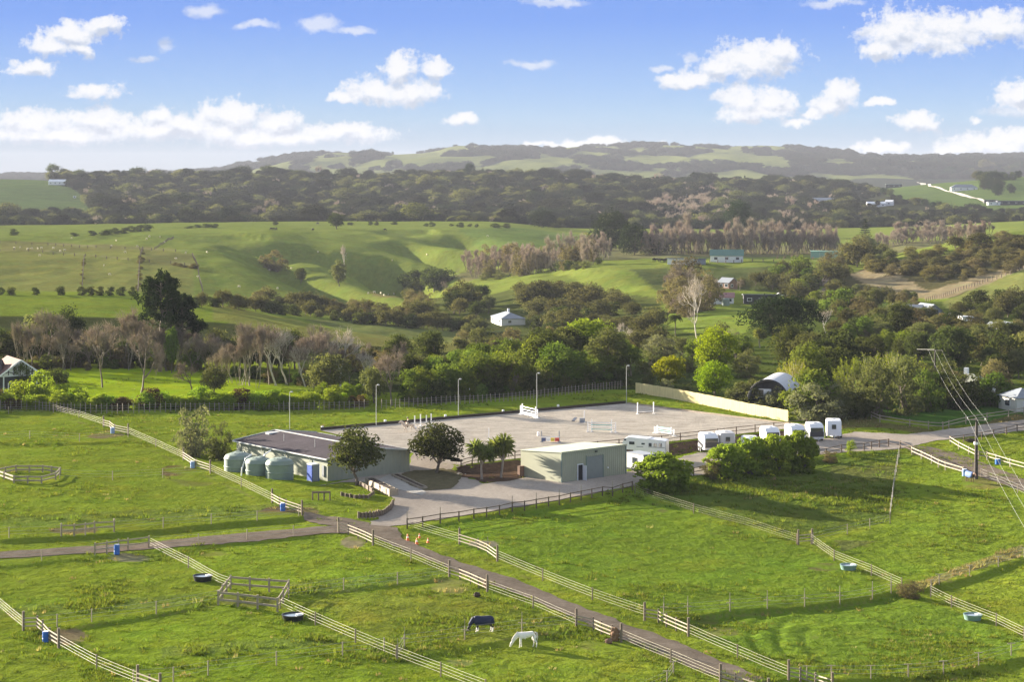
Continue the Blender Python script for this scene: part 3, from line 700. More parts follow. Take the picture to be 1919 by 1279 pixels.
M = {}
def lm(k, *a, **kw): M[k] = leafmat('leaves ' + k, *a, **kw)
lm('dark', (.032, .046, .017), (.084, .098, .032), hvar=.02); lm('olive', (.072, .084, .034), (.165, .172, .070), hvar=.015); lm('mid', (.062, .100, .020), (.160, .200, .040), hvar=.02)
lm('bright', (.085, .130, .016), (.215, .260, .028), hvar=.02); lm('lime', (.115, .165, .010), (.290, .330, .014), trans=.45, vvar=.25); lm('grey', (.095, .105, .060), (.22, .225, .135), hvar=.012)
lm('brown', (.085, .072, .040), (.175, .148, .08), hvar=.012); lm('manuka', (.056, .058, .027), (.130, .122, .055), hvar=.012); lm('rust', (.070, .046, .028), (.13, .085, .048), hvar=.012); lm('bamboo', (.120, .135, .018), (.30, .29, .035), trans=.5, vvar=.3)
lm('pine', (.016, .028, .012), (.036, .052, .018), trans=.2); lm('hedge', (.095, .155, .018), (.25, .325, .038), trans=.48, hvar=.02); lm('palm', (.035, .060, .016), (.110, .130, .030)); lm('cordy', (.090, .115, .028), (.26, .26, .075))
lm('twig', (.17, .135, .112), (.30, .245, .205), trans=.1, hvar=.02, vvar=.4, gloss=0); lm('twigpale', (.27, .235, .20), (.46, .40, .34), trans=.1, hvar=.015, vvar=.3, gloss=0); lm('twigmauve', (.25, .20, .172), (.42, .345, .295), trans=.1, hvar=.015, vvar=.25, gloss=0)
lm('scrub', (.072, .066, .028), (.165, .142, .058), hvar=.012); lm('far', (.022, .028, .016), (.052, .056, .028), trans=.15, vvar=.9, hvar=.04); lm('farhill', (.022, .028, .014), (.04, .045, .02), trans=.1, vvar=.5)
M['bark'] = surf('bark', (.15, .12, .092), .9, .25, 8); M['whitebark'] = surf('white bark', (.50, .45, .38), .9, .15, 8); M['palebark'] = surf('pale bark', (.30, .255, .205), .9, .2, 8); M['darkbark'] = surf('dark bark', (.055, .042, .032), .9, .25, 8)
KIND = {  # kind: (prototype, leaf material, trunk material, object name)
 'pohutukawa': ('broad', 'dark', 'bark', 'broadleaf_tree'), 'round': ('dense', 'dark', 'bark', 'broadleaf_tree'), 'glossy': ('dense', 'olive', 'bark', 'broadleaf_tree'), 'mid': ('dense', 'mid', 'bark', 'broadleaf_tree'), 'bright': ('dense', 'bright', 'bark', 'broadleaf_tree'),
 'open': ('open', 'mid', 'bark', 'broadleaf_tree'), 'lime': ('lime', 'lime', 'bark', 'broadleaf_tree'), 'greytree': ('dense', 'grey', 'palebark', 'broadleaf_tree'), 'olivetree': ('dense', 'olive', 'bark', 'broadleaf_tree'), 'brighttree': ('lowtree', 'bright', 'bark', 'broadleaf_tree'),
 'bare': ('bare', 'twig', 'bark', 'bare_tree'), 'barewide': ('barewide', 'twig', 'bark', 'bare_tree'), 'barestem': ('barestem', 'twig', 'palebark', 'bare_tree'), 'barepale': ('baresparse', 'twigpale', 'whitebark', 'bare_tree'), 'baremauve': ('bareshrub', 'twigmauve', 'bark', 'bare_tree'),
 'pine': ('pine', 'pine', 'bark', 'pine_tree'), 'macro': ('macro', 'pine', 'darkbark', 'pine_tree'), 'umbrella': ('umbrella', 'dark', 'darkbark', 'pine_tree'), 'norfolk': ('norfolk', 'pine', 'bark', 'conifer_tree'), 'cypress': ('cypress', 'pine', 'bark', 'conifer_tree'),
 'shrub': ('shrub', 'dark', 'bark', 'shrub'), 'midshrub': ('shrub', 'mid', 'bark', 'shrub'), 'hedge': ('shrub', 'hedge', 'bark', 'hedge_shrub'), 'bush': ('bushy', 'hedge', 'bark', 'leafy_bush'), 'rusthedge': ('shrub', 'rust', 'bark', 'hedge_shrub'), 'manuka': ('lowtree', 'manuka', 'bark', 'scrub_tree'), 'scrub': ('shrub', 'scrub', 'bark', 'scrub_bush'), 'oliveshrub': ('feather', 'olive', 'bark', 'leafy_bush'),
 'greyshrub': ('feather', 'grey', 'bark', 'leafy_bush'), 'brownshrub': ('feather', 'brown', 'bark', 'leafy_bush'), 'brightshrub': ('feather', 'bright', 'bark', 'leafy_bush'), 'limeshrub': ('shrub', 'lime', 'bark', 'shrub'), 'bamboo': ('plume', 'bamboo', 'palebark', 'bamboo_clump'),
 'phoenix': ('phoenix', 'palm', 'bark', 'palm_tree'), 'fanpalm': ('fanpalm', 'palm', 'bark', 'palm_tree'), 'feathpalm': ('feathpalm', 'palm', 'bark', 'palm_tree'), 'cabbage': ('cabbage', 'cordy', 'palebark', 'cabbage_tree'),
}
WORD = {'broadleaf_tree': 'tree', 'bare_tree': 'bare tree', 'pine_tree': 'pine', 'conifer_tree': 'conifer', 'shrub': 'shrub', 'scrub_tree': 'scrub tree', 'scrub_bush': 'bush', 'leafy_bush': 'leafy bush', 'hedge_shrub': 'hedge shrub', 'bamboo_clump': 'bamboo', 'palm_tree': 'palm', 'cabbage_tree': 'cabbage tree'}
def setmat(o, mat):
    if not o.data.materials: o.data.materials.append(mat)
    o.material_slots[0].link = 'OBJECT'; o.material_slots[0].material = mat

PLANTS = []   # (group key, photo column, object, description) for labelling afterwards
COMB = {}
def plant(kind, px, yb, hpx, wpx=None, label=None, group=None, key=None, desc=None, at=None, seedv=None):
    pk, lk_, tk, name = KIND[kind]; protos = PROTO[pk]
    p = at if at is not None else G(px, yb)
    h = hpx * p.y / F; k = random.randrange(len(protos)) if seedv is None else seedv % len(protos)
    cr, tr, w0 = protos[k]
    wid = wpx * p.y / F if wpx else h * w0 * random.uniform(.88, 1.15)
    sc = (wid / w0, wid / w0 * random.uniform(.88, 1.12), h); rz = random.uniform(0, 6.28)
    if hpx >= 17 and tr is not None:
        o = thing(name, label, WORD[name].replace('bare ', '').replace('hedge ', ''), (p.x, p.y, p.z - .05), rz, group, sc)
        c = link('crown', cr, o); setmat(c, M[lk_]); t = link('trunk', tr, o); setmat(t, M[tk])
    else:
        o = link(name, cr, None, (p.x, p.y, p.z - .05), rz, sc); setmat(o, M[lk_])
        tag(o, label, WORD[name].replace('bare ', '').replace('hedge ', ''), group)
    if label is None: PLANTS.append((key or group, px, o, desc or WORD[name]))
    return o

HAZE, SUN_E, SKY_E, SKY_SAT, SKY_VAL = 5.6e-5, 5.0, .078, .38, 1.0
EXPOSURE = 2.56
CLOUD_E = 1.0 / 2 ** EXPOSURE
LOWSKY = [(0.0, (.43, .55, .66)), (.2, (.41, .62, .86)), (.32, (.33, .54, .90)), (.55, (.20, .385, .91)), (1.0, (.14, .29, .76))]

# ------------------------------------------------------------------ finishes
M.update(
 timber=surf('weathered timber', (.30, .25, .19), .85, .2, 4), post=surf('grey brown post', (.19, .15, .11), .9, .25, 5), rail=surf('pale rail timber', (.31, .265, .20), .8, .15, 3), darkrail=surf('dark stained rail', (.11, .080, .060), .85, .2, 4),
 tape=surf('white fence tape', (.54, .50, .36), .6, .05, 1), wire=surf('fence wire', (.36, .36, .33), .5, .08, 1), whitepaint=surf('white paint', (.80, .80, .80), .45, .05, 2), bluedrum=surf('blue plastic', (.03, .13, .46), .4, .12, 3), paledrum=surf('pale blue plastic', (.22, .33, .55), .45, .1, 3),
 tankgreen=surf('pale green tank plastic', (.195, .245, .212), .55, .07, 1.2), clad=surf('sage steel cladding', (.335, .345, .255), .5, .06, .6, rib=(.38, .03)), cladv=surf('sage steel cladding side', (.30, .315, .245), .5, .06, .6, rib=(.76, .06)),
 roofgrey=surf('weathered grey roofing', (.054, .046, .054), .85, .42, .30, spec=.04, rib=(.5, .03, 1), grain=(.16, 1.6, 1)), roofsage=surf('pale sage roofing', (.40, .43, .33), .6, .08, .5, rib=(.38, .03, 1)), flash=surf('pale flashing', (.55, .56, .54), .45, .08, 2), door=surf('grey roller door', (.24, .26, .245), .5, .06, 1, rib=(.16, .02, 2)),
 black=surf('dark opening', (.02, .02, .022), .4, .1), glass=surf('window glass', (.045, .055, .065), .08, .1, .5, spec=.8), whiteside=surf('white panel', (.74, .75, .77), .35, .05, .5), silver=surf('silver panel', (.48, .47, .46), .35, .08, .8), darkpanel=surf('charcoal panel', (.05, .052, .06), .3, .1, .8),
 tyre=surf('tyre rubber', (.02, .02, .02), .8, .1), steel=surf('galvanised steel', (.46, .47, .48), .4, .1, 3, metal=.3), bluepanel=surf('portable toilet blue', (.03, .09, .42), .5, .08), greypanel=surf('grey panel', (.26, .28, .31), .5, .08), orange=surf('cone orange', (.80, .17, .045), .5, .08),
 fenceyellow=surf('new yellow timber paling', (.70, .58, .29), .8, .08, 1.2, grain=(9, 9, .4)), slate=surf('dark house cladding', (.045, .045, .05), .7, .12, 1, rib=(.25, .02)), rustroof=surf('rusty roofing', (.14, .072, .052), .75, .3, .7, rib=(.3, .02, 1)), thatch=surf('dark shingle roof', (.07, .058, .056), .85, .2, 2),
 creamwall=surf('cream wall', (.55, .54, .48), .7, .06), whitewall=surf('white wall', (.70, .70, .70), .6, .05), greenroof=surf('green roofing', (.10, .20, .16), .5, .1, .6, rib=(.5, .03)), mossroof=surf('mossy roofing', (.26, .27, .215), .8, .2, .8), greyroof=surf('blue grey roofing', (.20, .22, .25), .5, .1, .6), redroof=surf('dull red roofing', (.32, .17, .16), .6, .12, .8), brick=surf('brown brick wall', (.20, .12, .085), .85, .18, 3),
 court=surf('green court netting', (.22, .38, .32), .8, .08), cabin=surf('white cabin panel', (.66, .67, .68), .5, .05, .8, rib=(.3, .012)), cabindark=surf('blue grey cabin end', (.10, .12, .17), .5, .08), soil=surf('planter soil', (.06, .042, .03), .95, .3, 6, .03, 15), kerb=surf('dark arena kerb boards', (.045, .035, .03), .9, .2, 2),
 pole=surf('grey pole', (.42, .43, .40), .5, .08), powerpole=surf('tarred power pole', (.060, .050, .045), .85, .25, 3), waterg=surf('trough plastic', (.17, .27, .24), .5, .1), blackplastic=surf('black plastic', (.02, .022, .024), .5, .1), water=surf('trough water', (.20, .24, .27), .08, .05, 1, spec=.7),
 horsewhite=surf('white coat', (.82, .78, .72), .75, .08, 3), horsebay=surf('bay coat', (.10, .05, .03), .7, .12, 3), horsedark=surf('dark coat', (.028, .024, .022), .7, .1, 3), navyrug=surf('navy horse rug', (.022, .028, .065), .8, .1, 2), bluerug=surf('blue horse rug', (.10, .16, .34), .8, .1, 2), maneblack=surf('black mane', (.02, .017, .015), .85, .1, 8), manewhite=surf('white mane', (.62, .58, .52), .85, .1, 8),
 horsegrey=surf('dappled grey coat', (.46, .40, .34), .75, .2, 4), blackcloth=surf('black jacket', (.02, .02, .024), .85, .1), skin=surf('skin', (.55, .33, .24), .6, .05), breeches=surf('beige breeches', (.42, .36, .28), .85, .06), helmet=surf('black helmet', (.015, .015, .018), .35, .05), wool=surf('sheep wool', (.58, .52, .36), .95, .1, 4), cattle=surf('black hide', (.018, .016, .015), .8, .1),
 teal=surf('teal jump pole', (.18, .45, .46), .5, .06), jumpred=surf('red jump filler', (.55, .08, .06), .5, .06), jumpyellow=surf('yellow jump filler', (.72, .55, .10), .5, .06), jumpblue=surf('dark blue jump filler', (.06, .09, .2), .5, .06), drygrassm=surf('hay', (.35, .28, .14), .95, .2, 5), hay=surf('brown hay net', (.20, .12, .07), .95, .2, 6))

# ------------------------------------------------------------------ fences: every run is a thing, its posts and strands are parts
def post_mesh(name, w, h, mat, round_=False):
    k = (name, w, h, mat.name)
    if k not in COMB:
        mb = MB()
        if round_: mb.tube([(0, 0, -.3), (0, 0, h)], w / 2, 7)
        else: mb.box((0, 0, h / 2 - .15), (w, w, h + .3))
        COMB[k] = mb.mesh(name, mat)
    return COMB[k]
def along(P, n_per=1):
    out = []
    for a, b in zip(P[:-1], P[1:]):
        for i in range(n_per): x = a.x + (b.x - a.x) * i / n_per; y = a.y + (b.y - a.y) * i / n_per; out.append(Vector((x, y, ground_at(x, y))))
    return out + [P[-1]]
def strand(pts, r, sag=.02):
    mb = MB(); q = []
    for a, b in zip(pts[:-1], pts[1:]): q += [a, (a + b) / 2 - Vector((0, 0, sag))]
    mb.tube(q + [pts[-1]], r, 4); return mb
def fence(label, px, kind, n_per=1, group=None, ends=None, exth=None, name=None, cat='fence', skip=(), h=None, thin=None):
    P = [G(*p[:2]) for p in px]; P = along(P, n_per); o0 = P[0]; L = [p - o0 for p in P]
    t = thing(name or 'fence', label, cat, tuple(o0), 0, group)
    if kind == 'tape':
        hs, w, ph, pm = (.38, .64, .92, 1.18), .13, 1.28, M['post']
        for i, l in enumerate(L):
            if i not in skip: link('post', post_mesh('post', w, ph, pm, True), t, l)
        for z in hs: strand([l + Vector((0, 0, z)) for l in L], thin or .0105).build('tape', M['tape'], t)
    elif kind in ('wire', 'tee'):
        ph = h or 1.25
        for i, l in enumerate(L):
            if i in skip: continue
            big = ends and i in ends
            p = link('post', post_mesh('post', .2 if big else .115, ph + (.25 if big else 0), M['timber'], True), t, l)
            if kind == 'tee':
                k = ('tee', ph)
                if k not in COMB: COMB[k] = MB().box((0, 0, ph - (.04 if h else .35)), (.72, .06, .06)).mesh('crossbar', M['rail'])
                link('crossbar', COMB[k], p)
                if not h:
                    if 'tip' not in COMB: COMB['tip'] = MB().tube([(0, 0, ph - .05), (0, 0, ph + .65)], .035, 6).mesh('extension', M['rail'])
                    link('extension', COMB['tip'], p)
        for z in (.45, .8, ph - .06): strand([l + Vector((0, 0, z)) for l in L], .010).build('wire', M['wire'], t)
    elif kind in ('rail', 'rail2', 'dark', 'grey'):
        pm, rm = {'rail': (M['post'], M['rail']), 'rail2': (M['timber'], M['rail']), 'dark': (M['darkrail'], M['darkrail']), 'grey': (M['timber'], M['timber'])}[kind]
        ph = {'rail': 1.35, 'rail2': 1.3, 'dark': 1.25, 'grey': 1.4}[kind]; hs = {'rail': (.42, .78, 1.14), 'rail2': (.6, 1.12), 'dark': (.62, 1.16), 'grey': (.65, 1.22)}[kind]; rw = {'rail': .10, 'rail2': .13, 'dark': .10, 'grey': .14}[kind]
        for i, l in enumerate(L):
            big = (i in (0, len(L) - 1)) and kind == 'rail'
            p = link('post', post_mesh('post', .26 if big else .15, ph + (.45 if big else 0), pm, big), t, l)
            if exth and i in exth:
                if 'tip2' not in COMB: COMB['tip2'] = MB().tube([(0, 0, 1.2), (0, 0, 2.0)], .045, 6).mesh('extension', M['rail'])
                link('extension', COMB['tip2'], p)
        for z in hs:
            mb = MB()
            for a, b in zip(L[:-1], L[1:]):
                d = (b - a).normalized(); s = Vector((-d.y, d.x, 0)) * -.10
                mb.beam(a + s + Vector((0, 0, z)), b + s + Vector((0, 0, z)), .05, rw)
            mb.build('rail', rm, t)
    return t

FG = 'tape fences'
DRUM_LABELS = {}
# the long line down the bank left of the barn
fence('white tape fence from the corner post under the hedge to the highest drum', [(100,772),(148,784),(195,800)], 'tape')
fence('pale three rail fence section round the drum highest on the left slope', [(194,801),(206,804),(215,811),(240,816)], 'rail')
fence('white tape fence running downhill between the two upper drums on the left slope', [(240,816),(292,839),(344,863)], 'tape')
fence('pale rail fence section beside the brown bare patch and pale blue drum', [(344,863),(356,871),(367,878),(394,887)], 'rail')
fence('white tape fence on the grass bank in front of the green water tanks', [(394,887),(452,914),(510,943)], 'tape')
fence('pale rail fence section with blue drum ending at the track junction', [(510,943),(524,951),(536,956),(566,966)], 'rail')
fence('thin dark wire fence along the shaded foot of the hedge behind the left paddock', [(-60,776),(16,776),(100,774)], 'wire', 1)
fence('wire fence with short posts crossing the top of the left slope', [(-60,828),(56,823),(149,828),(240,820)], 'wire')
fence('wire fence from the round feeder rails across the middle of the left slope', [(112,898),(211,901),(305,896),(394,889)], 'wire')
fence('wire fence along the upper side of the left track', [(-60,1015),(17,1009),(115,1006),(139,1004),(160,1004),(214,997),(306,990),(396,983),(482,977),(560,968)], 'wire', ends=(2, 5))
fence('grey two rail gate section in the wire fence above the left track', [(115,1006),(139,1005),(160,1003),(177,1000),(214,998)], 'grey')
fence('wire fence along the lower side of the left track', [(-60,1064),(78,1052),(178,1042)], 'wire')
fence('grey rail section behind the blue drum beside the left track', [(178,1042),(200,1039),(222,1035),(240,1033),(279,1028)], 'grey')
fence('wire fence from the tape corner along the lower track edge to the junction gate', [(279,1028),(372,1022),(463,1013),(550,1006),(634,1000)], 'wire')
fence('white tape fence descending from the left track to the square feeder pen', [(279,1028),(353,1066),(409,1098),(432,1106)], 'tape', skip=(2, 3))
fence('long white tape fence running from the feeder pen to the bottom edge', [(525,1142),(591,1173),(666,1206),(743,1238),(826,1270),(910,1303)], 'tape')
fence('pale rail fence with a gate at the track junction', [(634,999),(653,1003),(671,1010),(687,1017),(699,1023)], 'rail')
fence('white tape fence beside the brown track just below the junction', [(699,1023),(770,1051),(842,1082)], 'tape')
fence('pale rail fence section halfway down the brown track', [(842,1082),(862,1088),(882,1096),(897,1103),(913,1110)], 'rail')
fence('white tape fence along the brown track above the grazing horses', [(913,1110),(999,1141),(1080,1177)], 'tape')
fence('pale rail fence section with the brown hay net', [(1080,1177),(1112,1184),(1127,1191),(1147,1199),(1164,1205)], 'rail')
fence('white tape fence along the lowest stretch of the brown track', [(1164,1205),(1257,1244),(1350,1284)], 'tape')
fence('pale rail fence section cut by the bottom edge beside the track', [(1350,1284),(1378,1292),(1405,1302),(1440,1312)], 'rail')
fence('wire fence with tall insulator posts between the feeder pen and the track rails', [(541,1122),(644,1107),(745,1096),(842,1082)], 'wire')
fence('white tape fence entering at the lower left edge', [(-60,1124),(0,1146),(44,1183)], 'tape', skip=(0, 1))
fence('pale rail fence bending round a blue drum at the lower left', [(44,1183),(70,1182),(80,1190),(93,1205),(110,1216)], 'rail')
fence('white tape fence from the lower left drum down to the bottom edge', [(110,1216),(181,1256),(258,1288)], 'tape')
fence('pale rail fence cut by the bottom edge at the lower left', [(258,1288),(280,1296),(300,1304)], 'rail')
fence('wire fence across the lower left paddock to the feeder pen', [(44,1183),(107,1177),(172,1167),(293,1152),(409,1130)], 'wire')
fence('wire fence with short posts along the lowest left paddock', [(250,1284),(325,1279),(390,1267),(518,1249),(642,1231),(720,1222)], 'wire')
fence('insulated wire fence with crossed posts between the two grazing horses', [(745,1238),(758,1216),(871,1200),(978,1186),(1080,1177)], 'tee')
fence('short insulated wire fence at the bottom below the white horse', [(1190,1310),(1250,1284),(1262,1266)], 'tee', h=1.2)
# right-hand side of the track
fence('white tape fence from the driveway corner past the orange cones', [(763,991),(861,1021)], 'tape')
fence('pale rail fence with a worn gap at the top of the right paddock', [(861,1021),(896,1032),(914,1040),(932,1053)], 'rail', exth=(0, 2))
fence('white tape fence with tall white tipped posts along the upper right of the track', [(932,1053),(1017,1089),(1110,1126),(1208,1160)], 'tape')
fence('pale rail fence jogging round a worn patch on the right of the track', [(1208,1164),(1234,1168),(1249,1176),(1267,1184),(1290,1194)], 'rail')
fence('white tape fence on the lower right of the track', [(1290,1194),(1382,1235),(1478,1276)], 'tape')
fence('pale rail fence cut by the bottom edge right of the track', [(1478,1276),(1500,1280),(1528,1290),(1560,1300)], 'rail')
fence('row of white tipped posts with crossbars above the dark grass step', [(1244,1156),(1289,1154),(1368,1147),(1438,1142),(1508,1138),(1574,1133),(1635,1124),(1670,1113)], 'tee')
fence('shaded white tape fence sloping down from behind the tree row', [(1190,926),(1215,936),(1300,963),(1400,990),(1493,1021)], 'tape', skip=(1, 3), thin=.007)
fence('shaded five bar timber gate where the bank fences meet', [(1496,1022),(1522,1020)], 'rail', name='gate', cat='gate')
fence('white tape fence with tall leaning posts between gate and dark bush', [(1520,1021),(1563,1052),(1633,1080),(1690,1106)], 'tape')
fence('white tape fence from the dark bush out past the green trough', [(1744,1120),(1783,1140),(1867,1174),(1919,1200),(1980,1228),(2100,1282)], 'tape')
fence('tall close set post fence climbing the rank grass bank', [(1685,858),(1682,872),(1680,886),(1677,902),(1675,918),(1673,935),(1671,950),(1669,965),(1668,982)], 'wire', h=1.5)
fence('wire fence in shade along the foot of the rank grass bank', [(1668,982),(1630,992),(1588,1002),(1524,1019)], 'wire')
fence('insulated wire fence beside the strip of dead grass', [(1745,1108),(1760,1097),(1817,1080),(1871,1063),(1919,1046),(1975,1026),(2080,990),(2200,956)], 'tee', h=1.2)
fence('row of small wooden crossbar posts along the bottom right', [(1512,1274),(1558,1273),(1632,1273),(1702,1270),(1768,1264),(1834,1248),(1895,1230),(1960,1210)], 'tee', h=1.2)
# yard and drive
fence('dark two rail fence with white tipped posts between driveway and paddock', [(763,992),(792,988),(825,982),(860,978),(888,973),(912,970),(936,966),(960,960),(983,958),(1005,954),(1028,950),(1048,947),(1069,942),(1089,938),(1109,934),(1129,930),(1148,931),(1167,924),(1185,920)], 'dark', exth=(0, 2, 7, 9, 11, 13, 16))
fence('dark two rail fence along the drive behind the row of bushes', [(1300,893),(1340,886),(1385,880),(1430,874),(1475,868),(1520,861),(1548,856),(1577,849),(1619,846),(1633,843),(1648,840),(1665,838),(1687,842),(1709,851)], 'dark')
fence('sunlit cream two rail fence from the drive corner to the power pole drum', [(1709,853),(1727,861),(1746,870),(1759,877),(1772,882),(1806,892)], 'rail2')
fence('dark wire fence along the lower side of the gravel lane', [(1838,895),(1870,908),(1907,925),(1960,948),(2100,1010),(2260,1080)], 'wire')
fence('cream two rail fence angled from the lane corner behind the power pole', [(1781,833),(1797,843),(1816,853),(1834,862),(1850,863),(1867,868),(1893,876),(1950,892),(2080,930),(2200,966)], 'rail2')
fence('dark post fence on the grass verge above the far lane', [(1781,833),(1806,830),(1840,825),(1862,820),(1886,815),(1906,810),(1960,802),(2080,787),(2240,767)], 'dark')
fence('long white two rail fence curving round the shaded lawn', [(1633,785),(1649,792),(1705,801),(1740,805),(1767,806),(1778,803),(1810,795),(1850,788),(1890,782),(1919,777),(1990,768),(2110,752),(2240,736)], 'rail2')
fence('dark rail fence round the front of the sand arena, over the bark bank', [(864,878),(885,872),(925,868),(965,862),(1000,858),(1040,853),(1080,848),(1120,843),(1160,839),(1200,834),(1240,832),(1275,827),(1310,823),(1345,819),(1380,815),(1415,811),(1450,807),(1480,804),(1512,800)], 'dark')
# batten fence behind arena and lawn
def batten(label, px, spacing, h, lean=.0):
    P = along([G(*p) for p in px], 1); o0 = P[0]; t = thing('batten_fence', label, 'fence', tuple(o0)); tot = 0; k = 0
    if 'batten' not in COMB: COMB['batten'] = MB().box((0, 0, .75), (.11, .07, 1.7)).mesh('batten', M['timber'])
    for a, b in zip(P[:-1], P[1:]):
        L = (b - a).xy.length; n = max(1, int(L / spacing))
        for i in range(n):
            x = a.x + (b.x - a.x) * i / n; y = a.y + (b.y - a.y) * i / n
            q = link('post', COMB['batten'], t, (x - o0.x, y - o0.y, ground_at(x, y) - o0.z)); q.rotation_euler = (random.gauss(0, .03), random.gauss(0, .03), random.random()); q.scale = (1, 1, random.uniform(.9, 1.08) * h / 1.6)
    for z in (.45, .9, 1.3): strand([p - o0 + Vector((0, 0, z * h / 1.6)) for p in P], .012).build('wire', M['wire'], t)
batten('weathered batten fence against the hedge at the far left', [(-220,772),(-30,770),(60,768),(140,775),(220,776),(320,772)], .86, 1.65)
batten('weathered batten fence against the hedge behind the barn', [(320,772),(420,771),(560,770),(692,767)], .82, 1.55)
batten('weathered batten fence below the trees on the bank behind the arena', [(715,766),(800,761),(880,757),(960,752)], .80, 1.6)
batten('weathered batten fence at the far corner of the arena bank', [(960,752),(1040,743),(1110,735),(1168,728)], .82, 1.6)

# yellow paling fence: stepped boards on rails
a, b = G(1191, 737), G(1478, 791); t = thing('paling_fence', 'tall new yellow timber paling fence beside the arena', 'fence', tuple(a)); d = (b - a); d.z = 0; L = d.length; d.normalize(); n = int(L / .155)
mb = MB(); rl = MB()
for i in range(n):
    p = d * (i + .5) * .155; z = ground_at(a.x + p.x, a.y + p.y) - a.z; zt = 1.95 + .012 * math.sin(i * 12.9)
    mb.beam((p.x, p.y, z - .1), (p.x, p.y, z + zt), .148, .022 + .006 * (i % 2))
mb2 = MB(); ang = math.atan2(d.y, d.x)
mb = MB()
for i in range(n):
    p = d * (i + .5) * .155; z = ground_at(a.x + p.x, a.y + p.y) - a.z; zt = 1.95 + .02 * math.sin(i * 12.9)
    mb.box((p.x, p.y, z + zt / 2 - .05), (.149, .020 + .008 * (i % 2), zt), ang)
mb.build('paling', M['fenceyellow'], t)
nn = Vector((-d.y, d.x, 0))
for zr in (.4, 1.0, 1.6):
    r = MB()
    for i in range(16):
        q0, q1 = d * (L * i / 16) + nn * .07, d * (L * (i + 1) / 16) + nn * .07
        r.beam((q0.x, q0.y, ground_at(a.x + q0.x, a.y + q0.y) - a.z + zr), (q1.x, q1.y, ground_at(a.x + q1.x, a.y + q1.y) - a.z + zr), .05, .09)
    r.build('rail', M['fenceyellow'], t)
# arena kerb boards on the two far sides, front bank of bark
def kerb(label, p, q, n, hgt, w, name='kerb_board', mat='kerb', off=0):
    t = thing(name, label, 'kerb', (p[0], p[1], 1.0)); dx, dy = q[0] - p[0], q[1] - p[1]
    for i in range(n):
        mb = MB(); e = .02 * (i % 2); mb.beam((dx * i / n, dy * i / n, hgt / 2 - .05 + e), (dx * (i + 1) / n, dy * (i + 1) / n, hgt / 2 - .05 + e), w, hgt); mb.build('board', M[mat], t)
kerb('low dark board kerb along the back of the arena', AR[3], AR[0], 16, .55, .12)
kerb('low pale board kerb below the yellow fence', AR[0], AR[1], 10, .32, .16, mat='timber')
M_EARTH = gravel_mat('worn earth', (.085, .075, .040), (.17, .145, .085), .8, .08)
sheet('bark_bank', [(-9.5,276.5),(-6.0,274.0),(1.5,281.5),(12,289.0),(21,295.5),(30,302.5),(41,311),(50,318.5),(48.5,321.5),(40,314.8),(25,303.4),(10,292),(-6.6,278.9)], M_BARK, .06, .7, .2, 'dark bark mulch bank in front of the arena')
sheet('bark_bed', gp([(856,879),(970,866),(984,895),(955,903),(907,906),(884,897)]), M_BARK, .08, .7, .2, 'dark bark mulch around the cabbage trees')
sheet('island_bed', gp([(745,893),(775,883),(815,880),(850,884),(868,890),(860,905),(845,918),(800,921),(770,912)]), M_EARTH, .10, .6, .25, 'dark bare earth under the tree in the yard')
sheet('concrete_pad', gp([(725,893),(740,888),(800,925),(790,930),(755,921),(700,905)]), M_CONC, .09, .8, .05, 'pale concrete loading strip between the planters')
SOLID = [YARD, AR, quad_poly(BARN_O, BU, BV, 13.8, 23.7, .3), gp([(0,1036),(300,1016),(690,985),(758,988),(900,1055),(1250,1195),(1400,1258),(1330,1268),(1120,1172),(860,1068),(690,1000),(460,1018),(0,1049)])]
LINES = [([plane_pt(1710,850),plane_pt(1780,872),plane_pt(1919,915)], 2.4)]

# ------------------------------------------------------------------ buildings round the yard
def place(o, u): o.rotation_euler = (0, 0, math.atan2(u.y, u.x))
# long low barn: local x along the gable, local y along its length
t = thing('barn', 'long low sage green barn with weathered dark grey roof', 'barn', tuple(BARN_O)); place(t, BU)
W_, L_, E_, R_ = 13.8, 23.7, 3.05, 3.92
mb = MB(); mb.extrude_y([(0, -.2), (W_, -.2), (W_, E_), (W_ / 2, R_ - .08), (0, E_)], 0, L_); mb.build('wall', M['cladv'], t)
for sx in (0, 1):
    mb = MB(); x0, x1 = (-.35, W_ / 2) if sx == 0 else (W_ + .35, W_ / 2); zE = E_ - .02
    mb.add([(x0, -.35, zE), (x1, -.35, R_ + .04), (x1, L_ + .35, R_ + .04), (x0, L_ + .35, zE), (x0, -.35, zE + .07), (x1, -.35, R_ + .11), (x1, L_ + .35, R_ + .11), (x0, L_ + .35, zE + .07)], [(0, 1, 2, 3), (4, 5, 6, 7), (0, 4, 5, 1), (1, 5, 6, 2), (2, 6, 7, 3), (3, 7, 4, 0)])
    mb.build('roof', M['roofgrey'], t)
MB().beam((W_ / 2, -.38, R_ + .15), (W_ / 2, L_ + .38, R_ + .15), .36, .07).build('ridge_cap', M['flash'], t)
for x in (-.42, W_ + .42): MB().beam((x, -.38, E_ - .02), (x, L_ + .38, E_ - .02), .14, .15).build('gutter', M['flash'], t)
for y in (-.40, L_ + .40):
    for s in (0, 1): MB().beam((-.4 if s == 0 else W_ + .4, y, E_ + .06), (W_ / 2, y, R_ + .12), .05, .22).build('barge_board', M['flash'], t)
for y in (4.2, 10.4, 16.6, 22.8): MB().tube([(-.42, y, E_ - .1), (-.12, y, E_ - .45), (-.12, y, 0)], .055, 8).build('downpipe', M['flash'], t)
MB().box((-.03, 3.0, 1.05), (.07, .95, 2.1)).build('door', M['door'], t)
MB().box((-.06, 1.0, 1.3), (.12, .5, 1.5)).build('meter_box', M['greypanel'], t)
for y in (8, 16): MB().tube([(3.2, y, 3.3), (3.2, y, 4.6)], .03, 6).build('roof_pipe', M['flash'], t)
